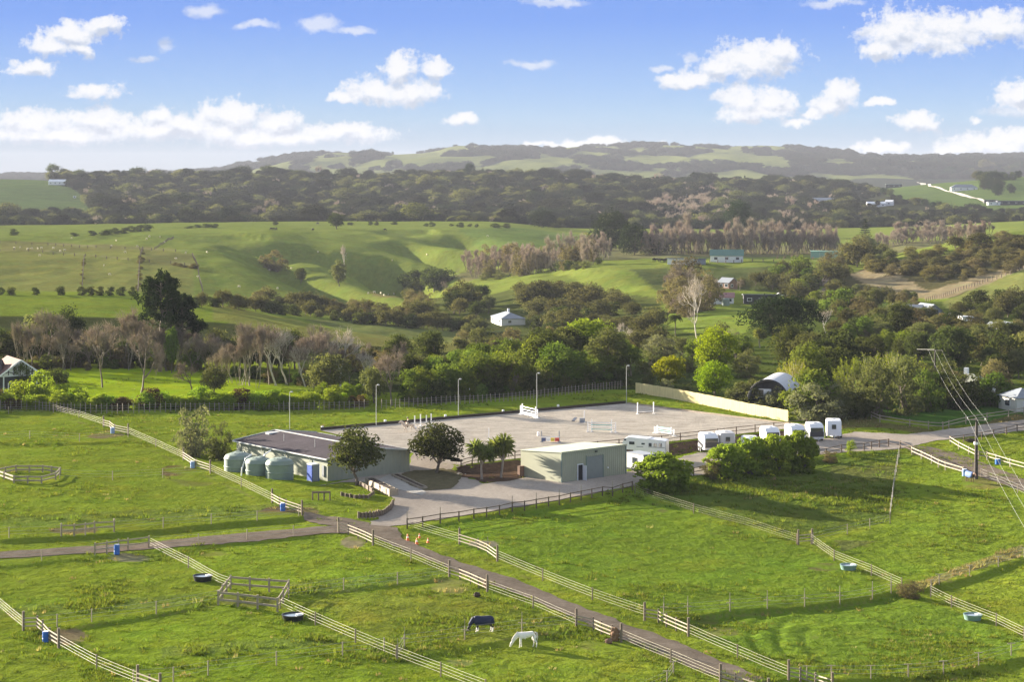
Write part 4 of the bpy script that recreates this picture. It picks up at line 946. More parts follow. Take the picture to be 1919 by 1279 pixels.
mb = MB(); mb.box((W_ + .03, 5, 1.4), (.06, 3.2, 2.8)); mb.build('side_door', M['door'], t)
MB().box((5.5, L_ - 1, 3.85), (1.8, 1.0, .25)).build('skylight', M['flash'], t)

def tank(px, yb, label, r=1.9, h=3.2):
    p = G(px, yb); t = thing('water_tank', label, 'water tank', (p.x, p.y, 0), .3 * px, 'water tanks beside the barn')
    prof = [(r * .97, 0), (r, .12), (r, h * .36), (r + .05, h * .38), (r + .05, h * .41), (r, h * .43), (r, h * .70), (r + .05, h * .72), (r + .05, h * .75), (r, h * .77), (r * .985, h * .80), (r * .86, h * .90), (r * .5, h * .975), (r * .24, h)]
    MB().lathe(prof, 40).build('shell', M['tankgreen'], t, smoothf=True, angle=.5)
    MB().lathe([(.42, h - .02), (.42, h + .06), (.36, h + .1), (.05, h + .12)], 20, (.5, 0, -.05)).build('lid', M['tankgreen'], t, smoothf=True, angle=.5)
    for k in range(10):
        a = 6.283 * k / 10; MB().beam((r * .97 * math.cos(a), r * .97 * math.sin(a), h * .805), (r * .45 * math.cos(a), r * .45 * math.sin(a), h * .99), .09, .06).build('rib', M['tankgreen'], t)
    return t
tank(446, 882, 'green water tank at the uphill end beside the barn, left of three')
tank(484, 889, 'middle green water tank of the three beside the barn', 1.75, 2.95)
tank(524, 897, 'largest green water tank, nearest the portable toilet')
for px, x2, lab in ((461, 470, 'white downpipe bent over the uphill tank'), (497, 508, 'white overflow pipe on the middle water tank')):
    p = G(px, 888); MB().tube([(p.x + .8, p.y - .2, 3.3), (p.x + .1, p.y - 1.4, 2.9), (p.x - .3, p.y - 1.9, 1.6), (p.x - .4, p.y - 2.0, 0)], .09, 8).build('pipe', M['whitepaint'], None)
    tag(COL.objects[-1], lab, 'pipe')
p = G(591, 903); t = thing('portable_toilet', 'blue and grey portable toilet against the barn wall', 'toilet', tuple(p)); place(t, BU)
MB().box((0, .55, 1.12), (1.12, 1.12, 2.2)).build('body', M['greypanel'], t)
MB().box((-.58, .55, 1.15), (.05, .95, 2.05)).build('door', M['bluepanel'], t); MB().box((0, -.035, 1.15), (1.0, .05, 2.0)).build('side_panel', M['greypanel'], t)
for x in (-.56, .56):
    for y in (-.01, 1.11): MB().box((x, y, 1.15), (.1, .1, 2.28)).build('corner_post', M['bluepanel'], t)
MB().box((0, .55, 2.31), (1.26, 1.26, .14)).build('roof', M['whiteside'], t); MB().box((0, .55, -.05), (1.2, 1.2, .1)).build('base', M['blackplastic'], t); MB().tube([(.35, .9, 2.3), (.35, .9, 2.75)], .06, 8).build('vent_pipe', M['whiteside'], t)

# green monopitch shed
SU = Vector((9.2, 8.1, 0)).normalized(); SO = Vector((6.7, 269.7, 0))
t = thing('shed', 'sage green steel shed with flat pale roof and open side door', 'shed', tuple(SO)); place(t, SU)
W_, D_, hf, hb = 12.2, 8.3, 4.05, 3.5
mb = MB(); mb.add([(0, 0, -.1), (W_, 0, -.1), (W_, D_, -.1), (0, D_, -.1), (0, 0, hf), (W_, 0, hf), (W_, D_, hb), (0, D_, hb)], [(3, 2, 1, 0), (4, 5, 6, 7), (0, 1, 5, 4), (1, 2, 6, 5), (2, 3, 7, 6), (3, 0, 4, 7)]); mb.build('wall', M['clad'], t)
mb = MB(); k = (hb - hf) / D_
mb.add([(-.08, -.1, hf + .04), (W_ + .08, -.1, hf + .04), (W_ + .08, D_ + .1, hb + .04), (-.08, D_ + .1, hb + .04), (-.08, -.1, hf + .12), (W_ + .08, -.1, hf + .12), (W_ + .08, D_ + .1, hb + .12), (-.08, D_ + .1, hb + .12)], [(3, 2, 1, 0), (4, 5, 6, 7), (0, 1, 5, 4), (1, 2, 6, 5), (2, 3, 7, 6), (3, 0, 4, 7)]); mb.build('roof', M['roofsage'], t)
MB().beam((-.12, -.14, hf + .03), (W_ + .12, -.14, hf + .03), .06, .26).build('fascia', M['clad'], t)
for x in (-.02, W_ + .02): MB().box((x, -.02, hf / 2), (.14, .14, hf - .1)).build('corner_trim', M['tankgreen'], t)
MB().box((6.2, -.04, 1.55), (3.0, .08, 3.1)).build('roller_door', M['door'], t)
for x in (4.62, 7.78): MB().box((x, -.05, 1.6), (.14, .12, 3.2)).build('door_jamb', M['tankgreen'], t)
MB().box((6.2, -.06, 3.26), (3.3, .14, .2)).build('door_head', M['clad'], t)
MB().box((3.45, -.03, 1.05), (.85, .1, 2.1)).build('doorway', M['black'], t)
f = MB(); f.box((2.98, -.05, 1.1), (.09, .14, 2.2)); f.box((3.92, -.05, 1.1), (.09, .14, 2.2)); f.box((3.45, -.05, 2.22), (1.05, .14, .09)); f.build('door_frame', M['whiteside'], t)
MB().box((3.9, -.42, 1.05), (.06, .8, 2.05)).build('door', M['whiteside'], t); MB().box((8.7, -.06, 1.25), (.22, .1, .2)).build('switch_box', M['whiteside'], t); MB().box((6.4, -.15, 3.72), (.3, .26, .12)).build('lamp', M['blackplastic'], t)

# portable cabin and the big horse transporter
CU = Vector((5, 3.4, 0)).normalized()
p = G(1172, 885); o = Vector((p.x + .35, p.y + 2.6, 0)); t = thing('portable_cabin', 'white portable cabin with dark end wall beside the shed', 'cabin', tuple(o)); t.rotation_euler = (0, 0, -.95); t.scale = (.92, .92, .9)
MB().box((2.0, 1.25, 1.45), (4.0, 2.5, 2.3)).build('wall', M['cabin'], t); MB().box((2.0, 1.25, 2.66), (4.15, 2.65, .12)).build('roof', M['greypanel'], t)
MB().box((4.03, 1.25, 1.45), (.06, 2.5, 2.28)).build('end_panel', M['cabindark'], t); MB().box((2.0, 1.25, .17), (4.05, 2.55, .34)).build('base', M['darkpanel'], t)
w = MB().box((1.9, -.03, 1.6), (1.15, .06, 1.1)).build('window', M['whiteside'], t)
for dx in (-.28, .28): MB().box((1.9 + dx, -.065, 1.6), (.5, .03, .95)).build('pane', M['glass'], w)
w2 = MB().box((4.07, 1.2, 1.7), (.05, .9, .6)).build('window', M['whiteside'], t); MB().box((4.10, 1.2, 1.7), (.03, .75, .46)).build('pane', M['glass'], w2)

p = G(1247, 866); t = thing('horse_transporter', 'long white gooseneck horse transporter parked behind the portable cabin', 'horse transporter', (p.x, p.y + .2, 0)); U = Vector((.99, -.14, 0)); t.rotation_euler = (0, 0, math.atan2(-.30, 1))
Ln = 6.4
mb = MB(); mb.extrude_y([(-Ln, 1.55), (-Ln, 2.55), (-Ln + .3, 3.15), (-Ln + .9, 3.35), (-1.0, 3.1), (0, 2.95), (0, .45), (-Ln + 1.6, .45), (-Ln + 1.6, 1.5)], 0, 2.3); mb.build('body', M['whiteside'], t)
MB().box((.03, 1.15, 1.72), (.06, 2.2, 2.4)).build('rear_ramp', M['silver'], t); MB().box((.05, .02, 1.7), (.08, .08, 2.45)).build('corner_trim', M['steel'], t)
for x, z, sx, sz in ((-.75, 2.35, .42, .5), (-1.5, 2.35, .42, .5), (-2.25, 2.35, .42, .5), (-3.3, 2.45, .5, .22), (-5.0, 2.5, .8, .42), (-6.0, 2.95, .3, .22)): MB().box((x, -.03, z), (sx, .06, sz)).build('window', M['glass'], t)
MB().box((-2.9, -.03, 1.5), (.75, .05, 1.9)).build('door', M['whiteside'], t)
for x in (-.9, -1.8):
    wl = MB().tube([(x, -.02, .38), (x, .24, .38)], .38, 18).build('wheel', M['tyre'], t); MB().tube([(x, -.05, .38), (x, .0, .38)], .2, 14).build('rim', M['steel'], wl)
for y in (.5, 1.15, 1.8): MB().box((-2.6, y, 3.24), (.5, .4, .1)).build('roof_vent', M['whiteside'], t)
MB().box((-2.2, -.02, 2.0), (4.2, .03, .10)).build('stripe', M['greypanel'], t)

# horse floats
def float_(px, yb, face, label, nose='white', body='whiteside', hgt=2.6, style=0, slot=None):
    """front (drawbar end) looks along local -y, the ramp is at the back"""
    p = G(px, yb); t = thing('horse_float', label, 'horse float', tuple(p), face, 'horse floats parked along the drive', (1.12, 1.12, hgt / 2.6 * 1.08))
    w = 1.05; fr = {'white': 'whiteside', 'dark': 'darkpanel', 'silver': 'silver'}[nose]
    # side profile y,z -> body by rings across x
    prof = [(0, .45), (-.12, 1.2), (.05, 1.9), (.5, 2.4), (1.2, 2.6), (2.9, 2.58), (3.2, 2.4), (3.25, .45)]
    if style: prof = [(0, .45), (0, 2.3), (.15, 2.55), (1.2, 2.6), (2.9, 2.58), (3.2, 2.5), (3.25, .45)]
    def shell(pr, x0, inset):
        mb = MB(); n = len(pr); rows = []
        for x, s in ((-x0, .86), (-x0 + .08, .965), (-x0 + .3, 1.0), (x0 - .3, 1.0), (x0 - .08, .965), (x0, .86)):
            rows.append([(x, 1.6 + (y - 1.6) * (s + .1 * (1 - s)), .45 + (z - .45) * (s + .35 * (1 - s))) for y, z in pr])
        v = [q for r in rows for q in r]; f = []
        for i in range(5):
            for k in range(n): a = i * n + k; b_ = i * n + (k + 1) % n; f.append((a, b_, b_ + n, a + n))
        f += [tuple(range(n)), tuple(reversed(range(5 * n, 6 * n)))]; mb.add(v, f); return mb
    shell(prof, w, 0).build('body', M[body], t, smoothf=True, angle=.7)
    MB().box((0, -.02 if not style else -.035, 1.72), (1.72 if not style else .6, .1, .62)).build('front_window', M['glass'], t)
    if nose == 'dark': MB().box((0, -.075, 1.12), (1.9, .10, .75)).build('nose_panel', M['darkpanel'], t)
    if nose == 'silver': MB().box((.5, -.05, 1.3), (.72, .06, 1.6)).build('door', M['silver'], t); 
    for sx in (-1, 1):
        MB().box((sx * (w + .005), .8, 2.0), (.05, .42, .3)).build('side_window', M['glass'], t)
        MB().box((sx * (w - .02), 1.95, .55), (.30, 1.6, .32)).build('mudguard', M['blackplastic'], t)
        for yy in (1.55, 2.35):
            wl = MB().tube([(sx * (w - .14), yy, .33), (sx * (w + .1), yy, .33)], .32, 16).build('wheel', M['tyre'], t); MB().tube([(sx * (w + .02), yy, .33), (sx * (w + .12), yy, .33)], .17, 12).build('rim', M['steel'], wl)
    for sx in (-.7, .7): MB().beam((sx, .1, .5), (0, -1.15, .5), .08, .1).build('drawbar', M['steel'], t)
    MB().tube([(0, -1.0, .02), (0, -1.0, .75)], .04, 8).build('jockey_wheel', M['steel'], t)
    MB().box((0, 1.5, 2.66), (.5, .5, .1)).build('roof_vent', M['whiteside'], t); MB().box((0, 3.27, 1.2), (1.9, .06, 1.5)).build('ramp', M[fr], t)
    if body == 'whiteside' and nose == 'dark':
        for sx in (-1, 1): MB().box((sx * (w + .004), 1.7, 1.15), (.03, 2.6, .5), 0, .18).build('stripe', M['darkpanel'], t)
    return t
float_(1334, 850, .18, 'charcoal and white horse float with slanted side stripe', 'dark')
float_(1364, 848, .1, 'boxy silver grey horse float beside the charcoal one', 'silver', 'silver', 2.7, 1)
float_(1408, 852, .0, 'small white float with only its roof showing above the bushes', 'white', 'whiteside', 2.25)
float_(1449, 838, .15, 'white float half hidden by the largest bush', 'white')
float_(1497, 833, .2, 'white round topped float peeping over the bush beside the arena rail', 'white')
float_(1531, 829, .06, 'white roofed horse float with large charcoal nose window', 'dark')
float_(1563, 824, -.12, 'all white horse float at the end of the row by the drive', 'white', 'whiteside', 2.75, 1)

# planters, retaining walls, log edging, bench
def planter(p0, p1, label, w=1.0, h=.75):
    a, b = G(*p0), G(*p1); t = thing('planter', label, 'planter', tuple(a)); d = b - a; ang = math.atan2(d.y, d.x); L = d.xy.length; t.rotation_euler = (0, 0, ang)
    for y in (-w / 2, w / 2): MB().box((L / 2, y, h / 2), (L, .12, h)).build('side_board', M['rail'], t)
    for x in (0, L): MB().box((x, 0, h / 2 + .002), (.12, w - .12, h - .01)).build('end_board', M['rail'], t)
    MB().box((L / 2, 0, h / 2 - .04), (L - .14, w - .14, h - .1)).build('soil', M['soil'], t)
    for i in range(4): MB().box((L * (i + .5) / 4, -w / 2 - .09, h / 2 - .08), (.14, .08, h)).build('post', M['post'], t)
planter((692,909), (738,931), 'long timber planter box at the edge of the grass mound', 1.1, .95)
planter((740,893), (794,918), 'long timber planter box between concrete strip and bare earth', .9, .35)
def walls(label, px, h, name='retaining_wall', n=3):
    P = along([G(*p) for p in px], n); t = thing(name, label, 'retaining wall', tuple(P[0])); 
    if ('rp', h) not in COMB: COMB[('rp', h)] = MB().tube([(0, 0, -.3), (0, 0, h)], .13, 8).mesh('post', M['post'])
    for p in P: q = link('post', COMB[('rp', h)], t, p - P[0]); q.scale = (1, 1, random.uniform(.85, 1.1))
    for z in (h * .25, h * .65):
        mb = MB()
        for a_, b_ in zip(P[:-1], P[1:]): mb.beam(a_ - P[0] + Vector((0, .1, z)), b_ - P[0] + Vector((0, .1, z)), .05, h * .38)
        mb.build('board', M['darkrail'], t)
walls('curved dark post retaining wall at the tip of the grass mound', [(672,972),(700,972),(718,967),(732,958),(737,948)], .8, n=4)
walls('low dark retaining wall below the tree by the barn', [(640,930),(665,935),(690,935),(700,928)], .5, n=3)
walls('dark timber wall stepping down beside the planter', [(668,909),(684,916),(698,925)], .7, n=2)
MB().box((0, 0, .75), (2.6, .5, 1.5), .72).build('timber_stack', M['brick'], None, tuple(G(985, 893))); tag(COL.objects[-1], 'brown timber stack against the shady side of the shed', 'timber stack')
p = G(602, 938); t = thing('saddle_rack', 'dark timber rack standing on the sunny grass mound', 'rack', tuple(p), .15)
for x in (-1.1, -.35, .35, 1.1):
    for y in (-.3, .3): MB().box((x, y, .5), (.13, .13, 1.05)).build('leg', M['darkrail'], t)
for y in (-.3, .3): MB().beam((-1.15, y, 1.0), (1.15, y, 1.0), .1, .14).build('rail', M['darkrail'], t)

# drums, troughs, cones, hay
def drum(px, yb, label, mat, h=.95, r=.31, tilt=0):
    p = G(px, yb); t = thing('water_drum', label, 'drum', tuple(p)); t.rotation_euler = (tilt, 0, .3)
    MB().lathe([(r * .92, 0), (r, .04), (r, h * .32), (r + .025, h * .34), (r, h * .37), (r, h * .63), (r + .025, h * .66), (r, h * .68), (r, h - .05), (r * .93, h)], 20).build('shell', M[mat], t, smoothf=True, angle=.5)
    MB().lathe([(r * .85, h - .02), (r * .85, h + .015), (r * .3, h + .02)], 18).build('lid', M['whiteside'], t)
for a in [(211,813,'pale blue drum with white top highest on the left slope','paledrum'), (361,878,'pale blue drum beside the reddish bare patch','paledrum'), (530,958,'bright blue drum at the gate nearest the barn','bluedrum'), (219,1040,'bright blue drum leaning on grey rails by the left track','bluedrum',1.1),
          (86,1204,'blue drum under the bent rails at the lower left','bluedrum'), (1808,893,'pale blue drum by the rugged horse and power pole','paledrum',1.0,.36), (1870,871,'bright blue round drum on the cream fence above the lane','bluedrum',.8,.4)]: drum(*a)
def trough(px, yb, label, mat, r=.95):
    p = G(px, yb); t = thing('water_trough', label, 'trough', tuple(p)); MB().lathe([(r * .86, 0), (r, .5), (r + .03, .55), (r * .93, .55), (r * .9, .42)], 28).build('shell', M[mat], t, smoothf=True, angle=.6)
    MB().lathe([(r * .91, .40), (r * .91, .445)], 28).build('water', M['water'], t); MB().box((r * .55, 0, .56), (.5, .4, .08), .5).build('float_cover', M['whiteside'], t)
trough(380, 1089, 'round dark trough below the tape fence left of the feeder pen', 'blackplastic', 1.0); trough(549, 1163, 'round black trough with white cover below the feeder pen', 'blackplastic', 1.05)
trough(1590, 1068, 'green trough under the tape fence on the right slope', 'waterg', .95); trough(1823, 1162, 'green trough beside bare soil at the lower right', 'waterg', .95)
for px, yb, lab, h in [(764,1014,'orange cone closest to the driveway corner post',.85), (786,1009,'orange cone standing behind the leaning one',.6), (781,1021,'orange cone with pale band nearest the track',.8), (802,1018,'small orange cone farthest along the grass verge',.62)]:
    p = G(px, yb); t = thing('traffic_cone', lab, 'cone', tuple(p), 0, 'cones on the verge', (h / .85,) * 3); MB().box((0, 0, .03), (.45, .45, .06), .3).build('base', M['orange'], t); MB().lathe([(.19, .05), (.12, .36), (.05, .74), (.03, .76)], 16).build('cone', M['orange'], t, smoothf=True, angle=.6); MB().lathe([(.137, .33), (.105, .47)], 16).build('band', M['whitepaint'], t)
def blob(name, px, yb, sx, sy, sz, mat, label, cat, seed=1):
    g = np.random.default_rng(seed); p = G(px, yb); bm = bmesh.new(); bmesh.ops.create_icosphere(bm, subdivisions=3, radius=1)
    for v in bm.verts: k = 1 + .22 * g.normal() * .5; v.co = Vector((v.co.x * sx * k, v.co.y * sy * k, max(-.05, v.co.z * sz * k + sz * .75)))
    me = bpy.data.meshes.new(name); bm.to_mesh(me); bm.free(); me.materials.append(M[mat]); o = link(name, me, None, p); return tag(o, label, cat)
blob('hay_net', 1153, 1203, .42, .3, .75, 'hay', 'reddish brown hay net hung on the rails', 'hay net', 3); blob('hay_net', 911, 1104, .3, .26, .55, 'hay', 'brown hay net on the rails halfway down the track', 'hay net', 4)
blob('feed_bin', 894, 1120, .35, .3, .28, 'soil', 'dark feed bin in the short grass above the black rugged horse', 'feed bin', 5); blob('feed_bin', 1141, 1207, .35, .3, .28, 'brick', 'brown feed bin on worn grass below the hay net', 'feed bin', 6)
blob('log', 1430 + 390, 829, 1.0, .5, .3, 'soil', 'dark stump lying in shade above the lane fence', 'stump', 7)
# feeder pens
def pen(label, corners, posts, kind='grey', h=1.4):
    P = [G(*c) for c in corners]; t = thing('pen', label, 'pen', tuple(P[0])); o0 = P[0]
    for a, b, n in zip(P, P[1:] + P[:1], posts):
        for i in range(n):
            x, y = a.x + (b.x - a.x) * i / n, a.y + (b.y - a.y) * i / n; link('post', post_mesh('post', .18, h, M['timber']), t, (x - o0.x, y - o0.y, ground_at(x, y) - o0.z))
        for z in (.38 * h, .86 * h):
            pts = [Vector((a.x + (b.x - a.x) * i / n, a.y + (b.y - a.y) * i / n, 0)) for i in range(n + 1)]
            mb = MB()
            for q, r in zip(pts[:-1], pts[1:]): mb.beam((q.x - o0.x, q.y - o0.y, ground_at(q.x, q.y) - o0.z + z), (r.x - o0.x, r.y - o0.y, ground_at(r.x, r.y) - o0.z + z), .08, .19)
            mb.build('rail', M['timber'], t)
pen('square grey timber rail pen where the paddock fences cross', [(409,1135),(520,1148),(541,1113),(432,1105)], (3, 2, 3, 3))
pen('low grey rail pen around a hollow on the left slope', [(-10,893),(26,906),(78,907),(104,900),(113,890),(80,886),(30,886)], (2, 2, 1, 1, 2, 2, 2), h=1.0)

# ------------------------------------------------------------------ arena: light poles, jumps, markers
def lightpole(px, yb, ytop, label):
    p = G(px, yb); h = (yb - ytop) * p.y / F; t = thing('light_pole', label, 'light pole', tuple(p)); MB().tube([(0, 0, -.2), (0, 0, h)], [.055, .040], 8).build('pole', M['pole'], t)
    MB().beam((0, 0, h - .05), (.28, -.25, h + .05), .06, .06).build('arm', M['pole'], t); MB().box((.36, -.32, h + .06), (.34, .28, .12), .7, .35).build('lamp', M['pole'], t)
lightpole(543, 806, 735, 'grey floodlight pole rising behind the barn roof'); lightpole(705, 800, 722, 'grey floodlight pole left of the horse rider'); lightpole(859, 783, 711, 'grey floodlight pole on the back kerb beyond the round tree'); lightpole(1006, 772, 700, 'grey floodlight pole beside the white jump'); lightpole(1174, 758, 686, 'grey floodlight pole at the far corner of the arena')
p = G(880, 735); t = thing('street_lamp', 'curved white lamp rising above the shrubs behind the arena', 'lamp', tuple(p)); h = (735 - 684) * p.y / F; MB().tube([(0, 0, -.2), (0, 0, h * .9), (-.15, 0, h), (-.5, 0, h + .05)], .07, 7).build('pole', M['whiteside'], t); MB().box((-.75, 0, h + .02), (.6, .25, .12)).build('lamp', M['whiteside'], t)
def arena_pt(px, py): x, y = plane_pt(px, py, 1.05); return Vector((x, y, 1.05))
def stand(t, x, h, y=0, mat='whitepaint'):
    s = MB().box((x, y, h / 2), (.14, .14, h)).build('stand', M[mat], t); MB().box((x, y, .05), (.12, .75, .1)).build('foot', M[mat], s); MB().box((x, y, .06), (.5, .12, .09)).build('foot', M[mat], s)
def jump(px0, px1, y0, y1, label, h, poles, matp='whitepaint', wing=False, filler=None, mats=None):
    a, b = arena_pt(px0, y0), arena_pt(px1, y1); t = thing('show_jump', label, 'jump', tuple(a)); d = b - a; t.rotation_euler = (0, 0, math.atan2(d.y, d.x)); L = d.xy.length
    for x in (0, L):
        stand(t, x, h, 0, mats or 'whitepaint')
        if wing:
            s = -1 if x == 0 else 1
            stand(t, x + s * .65, h * .8, 0, mats or 'whitepaint')
            for z in (.3, .6, .9, 1.2): MB().box((x + s * .32, 0, z * h / 1.6), (.55, .06, .09)).build('wing_slat', M['whitepaint'], t)
    for i, z in enumerate(poles): MB().tube([(-.05, -.1, z), (L + .05, -.1, z)], .06, 8).build('pole', M[matp if not isinstance(matp, tuple) else matp[i % len(matp)]], t)
    if filler:
        for i, f in enumerate(filler): MB().box((L * (i + .5) / len(filler), -.05, .38), (L / len(filler) - .06, .12, .52)).build('filler', M[f], t)
jump(979, 1004, 778, 784, 'white wing jump with three bars near the back kerb', 1.9, (.55, 1.0, 1.45), wing=True, filler=('whiteside',))
jump(1195, 1225, 777, 776, 'low jump with tall white posts and dark poles on the ground', 2.0, (.22, .45), ('darkpanel', 'whitepaint'))
jump(1109, 1146, 810, 811, 'teal and white wing jump in the middle of the arena', 2.0, (.45, .8, 1.15, 1.5), ('teal', 'whitepaint'), True)
jump(1232, 1258, 813, 817, 'teal and white lattice jump closest to the shed roof', 1.3, (.3, .6, .9, 1.1), ('whitepaint', 'teal'), True)
jump(1015, 1048, 829, 829, 'low jump with dark blue, yellow and red fillers', 1.7, (.75,), 'whitepaint', False, ('jumpblue', 'whiteside', 'jumpyellow', 'jumpred'), 'greypanel')
jump(777, 788, 803, 800, 'pair of tall white jump posts next to the rider, rider side', 2.0, (.2,))
jump(799, 808, 802, 799, 'pair of tall white jump posts next to the rider, far side', 2.0, (.2,))
for px, yb, h, lab in [(1095,792,1.9,'single white jump post standing beside a flower box'), (916,826,1.9,'white jump post above the cabbage trees')]:
    t = thing('jump_post', lab, 'jump stand', tuple(arena_pt(px, yb))); stand(t, 0, h)
a, b = arena_pt(1074, 793), arena_pt(1079, 789); MB().beam((0, 0, .3), b - a + Vector((0, 0, .5)), .5, .1).build('jump_board', M['darkpanel'], None, tuple(a)); tag(COL.objects[-1], 'dark board lying tilted on the arena sand', 'board')
MB().box((0, 0, .35), (.9, .4, .7)).build('flower_box', M['greypanel'], None, tuple(arena_pt(1091, 792))); tag(COL.objects[-1], 'small dark flower box at the foot of the single jump post', 'flower box')
for px, yb, lab in [(604,806,'white arena marker block just beyond the barn roof'), (722,794,'white arena marker block between light pole and rider'), (835,784,'white arena marker block left of the pole behind the round tree'), (943,775,'white arena marker block left of the white wing jump'), (1046,765,'white arena marker block right of the back jump'), (1009,817,'white ball shaped marker in front of the teal jump')]:
    MB().lathe([(.22, 0), (.21, .5), (.16, .58), (.04, .6)], 12).build('arena_marker', M['whitepaint'], None, tuple(arena_pt(px, yb))); tag(COL.objects[-1], lab, 'marker', 'arena markers')

# ------------------------------------------------------------------ animals and the rider
def skin(name, verts, edges, radii, mat, parent=None, sub=2, root=0):
    me = bpy.data.meshes.new(name); me.from_pydata([tuple(v) for v in verts], edges, []); o = bpy.data.objects.new(name, me); COL.objects.link(o)
    md = o.modifiers.new('s', 'SKIN'); sb = o.modifiers.new('u', 'SUBSURF'); sb.levels = sb.render_levels = sub
    for i, sv_ in enumerate(me.skin_vertices[0].data): r = radii[i]; sv_.radius = r if isinstance(r, tuple) else (r, r); sv_.use_root = (i == root)
    bpy.context.view_layer.update(); dg = bpy.context.evaluated_depsgraph_get()
    m2 = bpy.data.meshes.new_from_object(o.evaluated_get(dg)); m2.name = name; bpy.data.objects.remove(o); bpy.data.meshes.remove(me)
    m2.materials.clear(); m2.materials.append(mat); m2.polygons.foreach_set('use_smooth', np.ones(len(m2.polygons), bool))
    return link(name, m2, parent) if parent is not None else m2
def horse_body(name, mat, t, pose='graze', phase=0.0):
    """facing local -x"""
    v = [(.72, 0, 1.22), (.35, 0, 1.20), (-.1, 0, 1.14), (-.5, 0, 1.17), (-.72, 0, 1.18)]; r = [(.25, .27), (.28, .30), (.29, .33), (.25, .32), (.20, .27)]
    e = [(0, 1), (1, 2), (2, 3), (3, 4)]
    if pose == 'graze': nk = [(-.98, 0, .98, .15), (-1.18, 0, .70, .12), (-1.32, 0, .44, .11), (-1.42, 0, .24, .09), (-1.47, 0, .09, .065)]
    elif pose == 'up': nk = [(-.92, 0, 1.42, .16), (-1.08, 0, 1.66, .12), (-1.20, 0, 1.80, .10), (-1.42, 0, 1.68, .085), (-1.60, 0, 1.55, .065)]
    else: nk = [(-.95, 0, 1.33, .16), (-1.18, 0, 1.42, .12), (-1.32, 0, 1.46, .11), (-1.52, 0, 1.28, .085), (-1.62, 0, 1.10, .065)]
    p = 4
    for x, y, z, q in nk: v.append((x, y, z)); q *= 1.22 if z > .3 else 1.05; r.append((q * .72, q * 1.05)); e.append((p, len(v) - 1)); p = len(v) - 1
    poll = 7
    for s in (-1, 1): v.append((v[poll][0] + .05, s * .07, v[poll][2] + .17)); r.append(.03); e.append((poll, len(v) - 1))
    k = phase
    for s in (-1, 1):
        a = k * s
        L = [(.78, s * .16, .98, .17), (.66 - a * .5, s * .17, .76, .12), (.86 - a, s * .16, .50, .062), (.82 - a * 1.2, s * .16, .16, .045), (.76 - a * 1.25, s * .16, .03, .055)]; p = 0
        for x, y, z, q in L: v.append((x, y, z)); r.append(q); e.append((p, len(v) - 1)); p = len(v) - 1
        L = [(-.50, s * .15, .90, .13), (-.50 + a * .6, s * .15, .55, .068), (-.50 + a, s * .15, .18, .045), (-.54 + a * 1.1, s * .15, .03, .055)]; p = 3
        for x, y, z, q in L: v.append((x, y, z)); r.append(q); e.append((p, len(v) - 1)); p = len(v) - 1
    return skin(name, v, e, r, mat, t, 2, 1)
def horse(px, yb, rz, label, coat, mane, pose='graze', rug=None, phase=0.0, scale=1.0, z=None):
    p = G(px, yb) if z is None else z; t = thing('horse', label, 'horse', tuple(p), rz, None, (scale,) * 3)
    horse_body('body', M[coat], t, pose, phase)
    tl = MB(); tl.tube([(.80, 0, 1.38), (.97, 0, 1.30), (1.02, 0, .95), (.99, 0, .48)], [.05, .08, .075, .02], 8); tl.build('tail', M[mane], t, smoothf=True)
    nk = {'graze': [(-.76, 0, 1.47), (-1.10, 0, 1.05), (-1.30, 0, .72), (-1.36, 0, .56)], 'up': [(-.66, 0, 1.52), (-.86, 0, 1.66), (-1.0, 0, 1.82), (-1.12, 0, 1.95)], 'mid': [(-.66, 0, 1.50), (-.98, 0, 1.53), (-1.18, 0, 1.56), (-1.30, 0, 1.60)]}[pose]
    MB().tube(nk, [.05, .07, .06, .03], 6).build('mane', M[mane], t, smoothf=True)
    if rug:
        mb = MB(); rows = []
        for x, cz, w, tp, bt in ((-.86, 1.18, .20, .30, .26), (-.72, 1.19, .30, .33, .40), (-.5, 1.18, .335, .36, .46), (-.1, 1.15, .36, .35, .44), (.35, 1.20, .355, .33, .44), (.72, 1.22, .33, .31, .42), (.94, 1.2, .25, .25, .36), (1.0, 1.16, .15, .18, .3)):
            rows.append([(x, -w * 1.02, cz - bt), (x, -w * 1.06, cz - .1), (x, -w * .85, cz + tp * .62), (x, -w * .4, cz + tp * .95), (x, 0, cz + tp * 1.03), (x, w * .4, cz + tp * .95), (x, w * .85, cz + tp * .62), (x, w * 1.06, cz - .1), (x, w * 1.02, cz - bt)])
        n = 9; mb.add([q for r in rows for q in r], [(i * n + k, i * n + k + 1, (i + 1) * n + k + 1, (i + 1) * n + k) for i in range(len(rows) - 1) for k in range(n - 1)] + [tuple(range(7 * n, 8 * n))])
        o = mb.build('rug', M[rug], t, smoothf=True); sd_ = o.modifiers.new('thick', 'SOLIDIFY'); sd_.thickness = .02
        if pose == 'graze' and rug == 'navyrug':
            n2 = MB(); n2.tube([(-.80, 0, 1.30), (-1.02, 0, 1.02), (-1.22, 0, .72)], [.27, .21, .165], 10, False); n2.build('neck_cover', M[rug], t, smoothf=True)
    return t
horse(986, 1215, .12, 'white horse grazing with its head to the ground', 'horsewhite', 'manewhite', phase=.10, scale=1.0)
h = horse(905, 1186, .05, 'horse in a black rug with white legs grazing behind the wire', 'horsedark', 'maneblack', rug='navyrug', phase=.07, scale=1.0)
for s in (-1, 1):
    for x0, x1, x2 in ((.86, .82, .76), (-.50, -.50, -.54)):
        a = .07 * s * (1 if x0 > 0 else -1); MB().tube([(x0 - a, s * .155, .46), (x1 - a * 1.2, s * .155, .17), (x2 - a * 1.25, s * .155, .05)], [.066, .062, .072], 8).build('white_sock', M['horsewhite'], h, smoothf=True)
